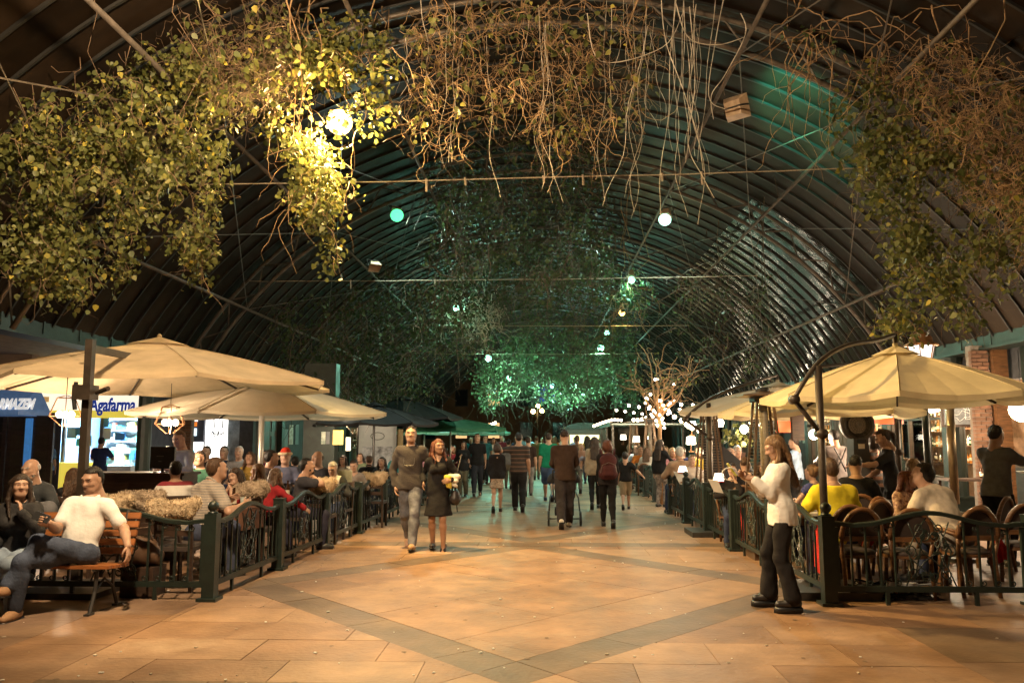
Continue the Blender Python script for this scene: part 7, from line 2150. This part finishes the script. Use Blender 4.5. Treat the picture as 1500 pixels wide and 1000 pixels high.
r_, J_ = seated('child in a red and cream bobble cap behind the diners', 418, 670, 14.4, 190, 'the child in the bobble cap', 'dark', 5, sex='m', hair=('none', 'dark'), top=('jacket', (.12, .13, .2)), skin=3, group=GL)
hp = W(r_, J_['head'])
ct = thing('bobble_cap', 'red felt cap with a cream brim on the child', 'cap', hp)
V, Q = sdf([ell((0, -.01, .06), (.096, .108, .08), .03), ell((.02, -.05, .12), (.06, .06, .04), .04)], .014, .003)
MB().arr(V, Q).build('crown', cloth((.45, .04, .02), 'red_felt'), ct, True)
MB().tube([(.098 * math.cos(a), .11 * math.sin(a) - .01, .045) for a in [2 * math.pi * i / 16 for i in range(16)]], .03, 6, closed=True).build('brim', M_FUR, ct, True)
seated('person with short black hair in profile behind the red sweater', 398, 672, 13.6, -60, 'the profile behind the red sweater', 'dark', 8, sex='m', hair=('short', 'black'), top=('long', (.03, .02, .02)), group=GL)
for i, (px, lb, tc, hr) in enumerate(((302, 'person in black top seated before the glowing doorway', (.02, .02, .02), 'dark'), (328, 'person in dark blue t-shirt seated before the glowing doorway', (.03, .04, .07), 'black'), (350, 'grey-haired person in pale grey jacket seated by the shop rack', (.28, .28, .29), 'grey'))):
    seated(lb, px, 660, 17.6, 175 + 6 * i, lb.split(' seated')[0].replace('person', 'the person') if i < 2 else 'the grey-haired person', 'dark', 4, sex='f' if i == 0 else 'm', hair=('short', hr), top=('tee' if i < 2 else 'jacket', tc), group=GL, hands=('lap', 'lap'))
for px, py, Y, rz, lb, sh, tc, hr in ((292, 673, 13.8, 170, 'person in dark green sweater facing the visitors behind the striped polo', 'the dark green sweater', (.02, .06, .035), ('short', 'dark')), (366, 672, 15.8, 185, 'person in mustard jumper far behind the curly-haired diner', 'the mustard jumper', (.3, .19, .04), ('straight', 'brown')),
        (432, 678, 15.4, 20, 'person in navy jacket seen from behind past the charcoal shirt', 'the navy jacket', (.02, .03, .07), ('short', 'black')), (502, 677, 18.2, 180, 'person in cream jumper behind the menu reader', 'the cream jumper', (.4, .36, .28), ('straight', 'dark')),
        (386, 668, 18.4, 175, 'person in plum top at the far arcade tables', 'the plum top', (.12, .02, .06), ('bun', 'black')), (527, 671, 20.2, 160, 'person in sage shirt before the black parasol', 'the sage shirt', (.13, .16, .1), ('short', 'brown')), (232, 684, 13.2, 200, 'person in rust cardigan beside the service cabinet', 'the rust cardigan', (.2, .06, .02), ('bob', 'dark'))):
    seated(lb, px, py, Y, rz, sh, 'dark', 7, sex='f' if hr[0] in ('straight', 'bun', 'bob') else 'm', hair=hr, top=('long', tc), group=GL, skin=hash_(lb) % 4)
wt = at(266, 652, 12.0)
person('waiter in pale grey shirt standing behind the monitor', (wt.x, 12.0), 165, 1.74, 'm', 'stand', ('table', 'table'), (0, 18, 0), 5, hair=('short', 'brown'), top=('long', cloth((.3, .32, .34), 'pale_grey_shirt')), bot=('trousers', (.02, .02, .02)), lod=1, group='staff at work', skin=1)
person('pharmacy clerk in navy uniform seen from behind at the counter', (at(147, 660, 20.8).x, 20.8), 5, 1.66, 'm', 'stand', ('table', 'table'), (0, 5, 0), 4, hair=('short', 'black'), top=('tee', (.02, .03, .09)), bot=('trousers', (.02, .02, .03)), lod=1, group='staff at work')
person('pharmacy customer in pale blue shirt near the blue panel', (at(70, 660, 21.0).x, 21.0), 20, 1.64, 'f', 'stand', ('table', 'side'), (10, 5, 0), 2, hair=('bob', 'black'), top=('tee', (.1, .2, .4)), bot=('jeans', (.03, .03, .05)), lod=1, group='staff at work')

# --- the pub terrace
GR = 'diners on the pub terrace'
seated('person in bright yellow shirt seen from behind at the pub table', 1216, 690, 9.55, 4, 'the yellow shirt', 'pub', 12, sex='m', hair=('short', 'brown'), hands=((-.34, .30, .74), 'table'), top=('tee', cloth((.72, .58, .03), 'yellow_cotton', .4, .06)), bot=('jeans', (.03, .03, .05)), group=GR, fat=1.2, skin=0)
seated('person with cropped black hair and black shirt beyond the yellow shirt', 1253, 682, 11.2, -14, 'the black shirt with cropped hair', 'pub', 8, sex='m', hair=('buzz', 'black'), top=('tee', (.012, .012, .013)), group=GR, skin=0, lod=0)
PNK = mat('pink_floral', (.42, .08, .12), rough=.85, var=.8, scale=26, col2=(.6, .42, .3))
seated('person with brown hair and pink floral blouse turning sideways at the pub table', 1330, 706, 9.9, 205, 'the pink floral blouse', 'pub', 10, sex='f', hair=('straight', 'auburn'), top=('long', PNK), group=GR, skin=3, head=(38, -4, 0), roll=0)
seated('person in loose beige shirt hunched over the table, back to the fence', 1352, 697, 9.7, 22, 'the loose beige shirt', 'pub', 34, sex='m', hair=('short', 'black'), top=('long', cloth((.52, .45, .37), 'beige_linen')), bot=('jeans', (.3, .27, .24)), group=GR, fat=1.16, skin=0, head=(20, -8, 0))
seated('grey-blond person behind the waitress at the pub', 1336, 684, 12.6, 15, 'the grey-blond person', 'pub', 6, sex='f', hair=('straight', 'blond'), top=('tee', (.03, .03, .035)), group=GR)
seated('girl with dark hair resting her face on her hand beside the red lamp', 1073, 694, 12.9, 170, 'the girl at the red lamp', 'pub', 14, sex='f', hair=('bun', 'dark'), hands=('chin', 'table'), top=('long', (.02, .018, .02)), group=GR, skin=0, head=(-15, 0, 5))
seated('person in black t-shirt seen from behind next to the girl', 1092, 682, 13.2, -20, 'the person next to the girl', 'pub', 8, sex='m', hair=('buzz', 'brown'), top=('tee', (.016, .015, .015)), group=GR)
seated('person in brown top behind the heater\'s uprights', 1117, 688, 13.6, 185, 'the person behind the heater', 'pub', 6, sex='f', hair=('straight', 'dark'), top=('tee', (.12, .05, .03)), group=GR)
seated('bald person in dark grey shirt past the folded screen', 1070, 666, 17.0, 200, 'the bald person', 'pub', 6, sex='m', hair=('none', 'dark'), top=('tee', (.1, .1, .1)), group=GR)
seated('grey-haired person in blue-grey shirt past the folded screen', 1080, 660, 18.6, 170, 'the person in blue-grey', 'pub', 5, sex='m', hair=('grey', 'grey'), top=('tee', (.1, .12, .13)), group=GR)
seated('person with rosy face and pale blouse between the two heaters', 1014, 675, 17.0, 182, 'the person with pale blouse', 'pub', 6, sex='f', hair=('bun', 'light'), top=('blouse', (.5, .42, .36)), group=GR, skin=3, head=(0, 5, 0))
seated('person in a grey knit hat seen from behind beside the lit tree', 995, 664, 18.0, 10, 'the grey knit hat', 'pub', 5, sex='m', hair=('short', 'grey'), top=('jacket', (.3, .2, .13)), group=GR)
seated('person with bare shoulders beside the yellow shirt', 1188, 694, 11.6, 30, 'the bare-shouldered person', 'pub', 10, sex='f', hair=('bun', 'light'), top=('vest', (.06, .07, .2)), group=GR, skin=3)
person('waitress in dark shirt with tied-back hair serving at a table', (at(1306, 650, 12.3).x, 12.3), 78, 1.76, 'f', 'stand', ('reach', (.1, .42, 1.02)), (0, 26, 0), 10, hair=('pony', 'dark'), top=('tee', cloth((.03, .032, .038), 'dark_uniform')), bot=('trousers', (.02, .02, .02)), lod=0, group='staff at work', skin=3)
wv, WJ = person('waiter in grey shirt and dark apron carrying plates past the brick pier', (at(1455, 650, 11.0).x, 11.0), -60, 1.80, 'm', 'stand', ('reach', 'reach'), (0, 10, 0), 6, hair=('short', 'black'), top=('tee', cloth((.15, .16, .17), 'grey_uniform')), bot=('trousers', (.015, .015, .016)), lod=0, group='staff at work', skin=0)
w = W(wv, (0, .70, 1.16))
pt_ = thing('plate', 'white plate lifted by the waiter in grey', 'plate', w)
MB().lathe([(.06, 0), (.09, .005), (.13, .022), (.128, .026), (.085, .012)], 20).build('dish', M_WHITE, pt_, True)
sv, SJ = person('waiter in grey shirt with dark crossed braces seen from behind', (at(1224, 650, 14.8).x, 14.8), 8, 1.78, 'm', 'stand', ('table', 'table'), (0, 8, 0), 4, hair=('short', 'black'), top=('long', cloth((.17, .16, .16), 'grey_shirting')), bot=('trousers', (.015, .015, .016)), lod=1, group='staff at work')
br_ = MB()
for k in (-1, 1): br_.tube([(k * .11, -.155, 1.46), (k * .03, -.168, 1.3), (-k * .09, -.155, 1.05)], .012, 4)
br_.build('braces', M_BLACK, sv)
person('person in brown and black striped sweater standing behind the misting fan', (at(1281, 655, 14.0).x, 14.0), 30, 1.68, 'f', 'stand', ('table', 'side'), (0, 5, 0), 3, hair=('bob', 'dark'), top=('long', stripes('brown_black_stripes', (.02, .014, .01), (.16, .07, .03), 9, 2, .5)), bot=('jeans', (.02, .02, .02)), lod=1, group=GR)
person('waiter in pale blue shirt and black apron behind the tall heater', (at(1166, 650, 16.8).x, 16.8), 60, 1.66, 'm', 'stand', ('table', 'table'), (0, 10, 0), 4, hair=('short', 'dark'), top=('tee', (.3, .4, .55)), bot=('trousers', (.012, .012, .013)), lod=1, group='staff at work')
# diners farther along the pub side, and a few on the other side
names = ['orange', 'white', 'tan', 'pale blue', 'grey', 'pink', 'navy', 'wine red', 'mustard', 'teal', 'lilac', 'olive']
CD = dict(CL)
rd = random.Random(21)
for i, (px, Y) in enumerate(((938, 26.0), (948, 24.2), (956, 27.6), (930, 29.0), (944, 31.0), (985, 21.5), (1000, 23.0), (922, 33.0), (1024, 22.0), (935, 36.0), (1048, 20.5), (975, 25.5))):
    hz = .565 + .67
    py = 642 + (EYE - hz) / Y * 1200
    seated('far diner in %s top %s' % (names[i], ('with dark hair by the distant fence', 'with brown hair near the flat glass canopy', 'with fair hair beyond the lit tree')[i % 3]), px, py, Y, rd.choice((170, 190, 20, -20, 90)), 'the far diner in %s' % names[i], 'pub', 6, sex='f' if i % 2 else 'm', hair=(('short', 'straight')[i % 2], ('dark', 'brown', 'blond')[i % 3]), top=('tee', CD[names[i]]), bot=('jeans', (.03, .03, .04)), group='far diners on the pub terrace', skin=i % 4)
for i, (px, Y) in enumerate(((608, 21.5), (622, 24.0), (664, 28.0), (650, 25.0), (584, 19.6))):
    py = 642 + (EYE - 1.235) / Y * 1200
    seated('far diner in %s jacket %s' % (names[i + 5], ('beneath the green parasol', 'behind the walking couple')[i % 2]), px, py, Y, rd.choice((170, 190, 20)), 'the far diner in %s jacket' % names[i + 5], 'dark', 6, sex='f' if i % 2 else 'm', hair=(('short', 'straight')[i % 2], ('dark', 'brown')[i % 2]), top=('jacket', CD[names[i + 5]]), bot=('jeans', (.03, .03, .04)), group='far diners on the pharmacy side terrace', skin=i % 4)

# ------------------------------------------------------------------ tables, chairs, cloths
def tb(px, py, Y, *a): p = at(px, py, Y); return Vector((p.x, Y, 0))
T1 = Vector((-4.05, 10.45, 0)); table('round table with brown cloth between the striped polo and the red plaid shirt', T1, 'round', M_CLOTHD, .85)
T2 = Vector((-3.95, 12.25, 0)); table('square wooden table between the red sweater and the charcoal shirt', T2, 'square', M_DARKWOOD, .7)
T3 = Vector((-3.72, 14.1, 0)); table('small square table before the person reading the menu', T3, 'square', M_DARKWOOD, .62)
T4 = Vector((-5.2, 11.6, 0)); table('dark square table in front of the white and maroon jersey', T4, 'square', M_DARKWOOD, .75)
T5 = Vector((-6.3, 9.2, 0)); table('dark square table at the elbow of the bearded person', T5, 'square', M_DARKWOOD, .75)
S1 = Vector((3.35, 10.3, 0)); table('square table with pale cloth in front of the yellow shirt', S1, 'square', M_CLOTHW, .8)
S2 = Vector((4.62, 10.45, 0)); table('square table with pale cloth between the floral blouse and beige shirt', S2, 'square', M_CLOTHW, .8)
S3 = Vector((3.3, 13.3, 0)); table('square table with red lamp before the girl', S3 + Vector((-.1, -.15, 0)), 'square', M_CLOTHW, .6)
S4 = Vector((3.2, 16.4, 0)); table('square table with red lamp before the person in pale blouse', S4, 'square', M_CLOTHW, .6)
S5 = Vector((5.2, 12.2, 0)); table('dark table the waitress is serving', S5 + Vector((-.55, 0, 0)), 'square', M_DARKWOOD, .8)
for i, y in enumerate((24.8, 27.2, 29.6, 32.4)): table('far pale-clothed table %s' % ('where the distant fence begins past the lit tree', 'beside the small distant heater', 'at the near edge of the flat glass canopy', 'deepest under the flat glass canopy')[i], (3.9 + .2 * i, y, 0), 'square', M_CLOTHW, .7)
bottle(T1 + Vector((.16, -.10, .757)), 'brown beer bottle standing on the brown cloth by the fence', 0, .25)
bottle(T1 + Vector((.05, .16, .757)), 'second brown bottle behind the beer bottle on the brown cloth', 0, .22)
glass(T1 + Vector((.22, .05, .757)), 'amber glass beside the beer bottle on the brown cloth')
bottle(T2 + Vector((.18, -.1, .755)), 'dark bottle on the table between red sweater and charcoal shirt', 0, .25)
glass(T2 + Vector((.05, -.05, .755)), 'glass on the table between red sweater and charcoal shirt')
glass(S1 + Vector((.1, .1, .755)), 'glass on the pale cloth before the yellow shirt')
bottle(S2 + Vector((.1, .1, .755)), 'green bottle on the pale cloth by the floral blouse', 1, .26)
glass(S2 + Vector((-.12, .0, .755)), 'glass on the pale cloth by the floral blouse')
bottle(sb.location + Vector((-.3, 0, .92)), 'large clear water bottle on the serving table by the waiter', 2, .36)
bottle(sb.location + Vector((.15, 0, .92)), 'small dark sauce bottle on the serving table', 0, .2)
table_lamp('lit white lamp shade with red trim in front of the girl', Vector((at(1053, 690, 13.0).x, 13.0, .755)), 1)
table_lamp('lit white lamp shade with red trim beside the person in pale blouse', Vector((at(1000, 690, 16.4).x, 16.4, .755)), 1)
mn = thing('menu_card', 'pale open menu held by the dark-haired person in grey', 'menu', at(505, 701, 14.4))
MB().prism([(-.13, 0, -.15), (0, .05, -.15), (0, .05, .15), (-.13, 0, .15)], (0, .006, 0)).prism([(0, .05, -.15), (.13, 0, -.15), (.13, 0, .15), (0, .05, .15)], (0, .006, 0)).build('pages', cloth((.42, .42, .28), 'menu_paper'), mn)
mn2 = thing('open_menu', 'white open menu leaning over the fence rail by the girl', 'menu', at(1048, 712, 12.45))
MB().prism([(-.11, -.02, .10), (.03, -.04, .08), (.11, 0, -.10), (-.02, .02, -.08)], (.004, .004, .006)).build('pages', M_WHITE, mn2)
mn3 = thing('open_menu', 'white menu leaning over the fence rail beside the grey knit hat', 'menu', at(997, 701, 16.4))
MB().prism([(-.14, -.02, .14), (.05, -.04, .1), (.16, 0, -.14), (-.02, .02, -.1)], (.004, .004, .006)).build('pages', M_WHITE, mn3)
def plate(loc, label):
    t = thing('plate', label, 'plate', loc, 0, 'plates on the terrace tables')
    MB().lathe([(.06, 0), (.085, .004), (.12, .02), (.118, .024), (.08, .01)], 18).build('dish', M_WHITE, t, True)
    MB().ball((0, 0, .018), (.06, .05, .02), 9, 5).build('food', mat('brown_food', (.2, .1, .04), rough=.6, var=.5, scale=30), t, True)
for T, nm in ((S1, 'the yellow shirt'), (S2, 'the floral blouse'), (S5 + Vector((-.55, 0, 0)), 'the waitress'), (T2, 'the charcoal shirt'), (T4, 'the white and maroon jersey')):
    plate(T + Vector((-.2, -.15, .757)), 'white plate of food on the table of %s' % nm)
    glass(T + Vector((-.05, .22, .757)), 'far-side glass on the table of %s' % nm)
glass(S3 + Vector((.0, .05, .757)), 'glass next to the red lamp in front of the girl')
bottle(S5 + Vector((-.4, .1, .757)), 'dark wine bottle on the table the waitress serves', 0, .3)
# sheepskins on chairs by the benches
def furchair(px, py, Y, rz, label, m, seed, short):
    p = at(px, py, Y)
    chair('dark', (p.x, Y, 0), rz, 'dark slatted chair under %s' % short, 'chairs on the pharmacy side terrace')
    a = R(rz)
    fur(label, Vector((p.x + math.sin(a) * .26, Y - math.cos(a) * .26, p.z)), rz, m, .44, seed)
furchair(270, 737, 9.0, 0, 'golden fluffy sheepskin over the chair back closest to the fence', M_FUR, 1, 'the golden sheepskin')
furchair(226, 727, 9.75, -5, 'broad brown sheepskin over the chair back behind the golden one', M_FUR2, 2, 'the broad brown sheepskin')
furchair(170, 733, 9.6, 8, 'small tan sheepskin over the chair back behind the bench', M_FUR, 3, 'the small tan sheepskin')
furchair(385, 712, 10.9, -20, 'tan sheepskin hanging behind the red plaid shirt', M_FUR2, 4, 'the tan sheepskin by the fence')
furchair(470, 706, 12.6, 0, 'little golden sheepskin in front of the white-haired person', M_FUR, 5, 'the little golden sheepskin')
furchair(549, 697, 15.4, 0, 'pale sheepskin beside the person reading the menu', M_FUR, 6, 'the pale sheepskin')
gcx = thing('grey_armchair', 'grey padded chair back behind the bench and long-haired person', 'chair', (at(57, 740, 8.95).x, 8.95, 0))
V, Q = sdf([cap_((-.15, 0, .55), (.15, 0, .55), .09, None, .05), cap_((-.12, -.03, .84), (.12, -.03, .84), .09, None, .06), cap_((-.15, .0, .5), (-.13, -.03, .86), .07, None, .05), cap_((.15, .0, .5), (.13, -.03, .86), .07, None, .05)], .02, .003)
MB().arr(V, Q).build('backrest', cloth((.13, .13, .14), 'grey_felt'), gcx, True)
MB().box((0, .25, .43), (.45, .45, .08)).build('seat', cloth((.13, .13, .14), 'grey_felt'), gcx)
for x in (-.19, .19):
    for y in (.05, .43): MB().cyl((x, y, 0), (x, y, .4), .016).build('leg', M_DARKSTEEL, gcx)
# empty wooden chairs against the front fence on the pub side, red blankets
for i, (px, Y, rz, lb) in enumerate(((1243, 8.95, 5, 'empty wooden round-back chair beside the corner post and yellow shirt'), (1318, 8.9, -3, 'empty wooden round-back chair before the floral blouse'), (1408, 9.05, 4, 'empty wooden round-back chair at the beige shirt\'s elbow'), (1486, 9.6, -8, 'empty wooden round-back chair by the waiter in grey'), (1262, 10.1, 25, 'empty wooden round-back chair behind the one by the corner post'), (1438, 10.6, 40, 'empty wooden chair with bent arms before the serving table'))):
    chair('pub', (at(px, 700, Y).x, Y, 0), rz, lb, 'wooden chairs on the pub terrace')
blanket('red blanket hanging behind the black trousers of the person in white blouse', Vector((2.92, 8.95, .74)), 90, 1, .34, .55)
blanket('first of two red blankets hanging behind the second fence panel', Vector((2.95, 13.0, .70)), 90, 2, .34, .5)
blanket('second of two red blankets hanging behind the same fence panel', Vector((2.95, 12.55, .62)), 90, 3, .3, .5)
blanket('small red blanket hanging on the far chair before the waiter', Vector((at(1463, 780, 9.0).x, 9.0, .62)), 0, 4, .16, .3)
blanket('strip of red cloth between the two empty wooden chairs', Vector((at(1270, 770, 9.25).x, 9.25, .66)), 0, 5, .14, .22)
# bag and cables at the foot of the fences
ub = thing('bag', 'brown leather bag lying at the bench end by the fence', 'bag', (at(213, 790, 8.65).x, 8.65, 0))
V, Q = sdf([cap_((-.1, 0, .42), (.1, 0, .40), .12, .1, .06), cap_((-.08, 0, .52), (.06, 0, .5), .08, None, .06)], .018, .01, seed=3)
MB().arr(V, Q).build('pouch', leather((.09, .05, .03)), ub, True)
MB().tube([(-.12, 0, .45), (-.08, -.05, .68), (.05, -.05, .7), (.12, 0, .45)], .012, 5).build('strap', leather((.09, .05, .03)), ub, True)
MB().box((0, 0, .15), (.34, .3, .3)).build('crate', M_DARKWOOD, ub)
rgc = np.random.default_rng(9)
cl = MB()
for k in range(16): cl.tube([np.array((3.15 + .9 * rgc.random(), 8.62 + .2 * rgc.random(), .03 + .12 * rgc.random())) + rgc.normal(size=3) * .05 * np.array((3, 1, .6)) for _ in range(6)], .009, 5, rgc.integers(0, 2))
cl.box((3.35, 8.66, .1), (.2, .08, .1), 0).box((3.62, 8.62, .16), (.28, .05, .04), 1)
tag(cl.build('cable_tangle', [M_BLACK, mat('grey_cable', (.4, .42, .45), rough=.4)]), 'tangle of black and grey cables and plugs on the ground behind the fence', 'cables')
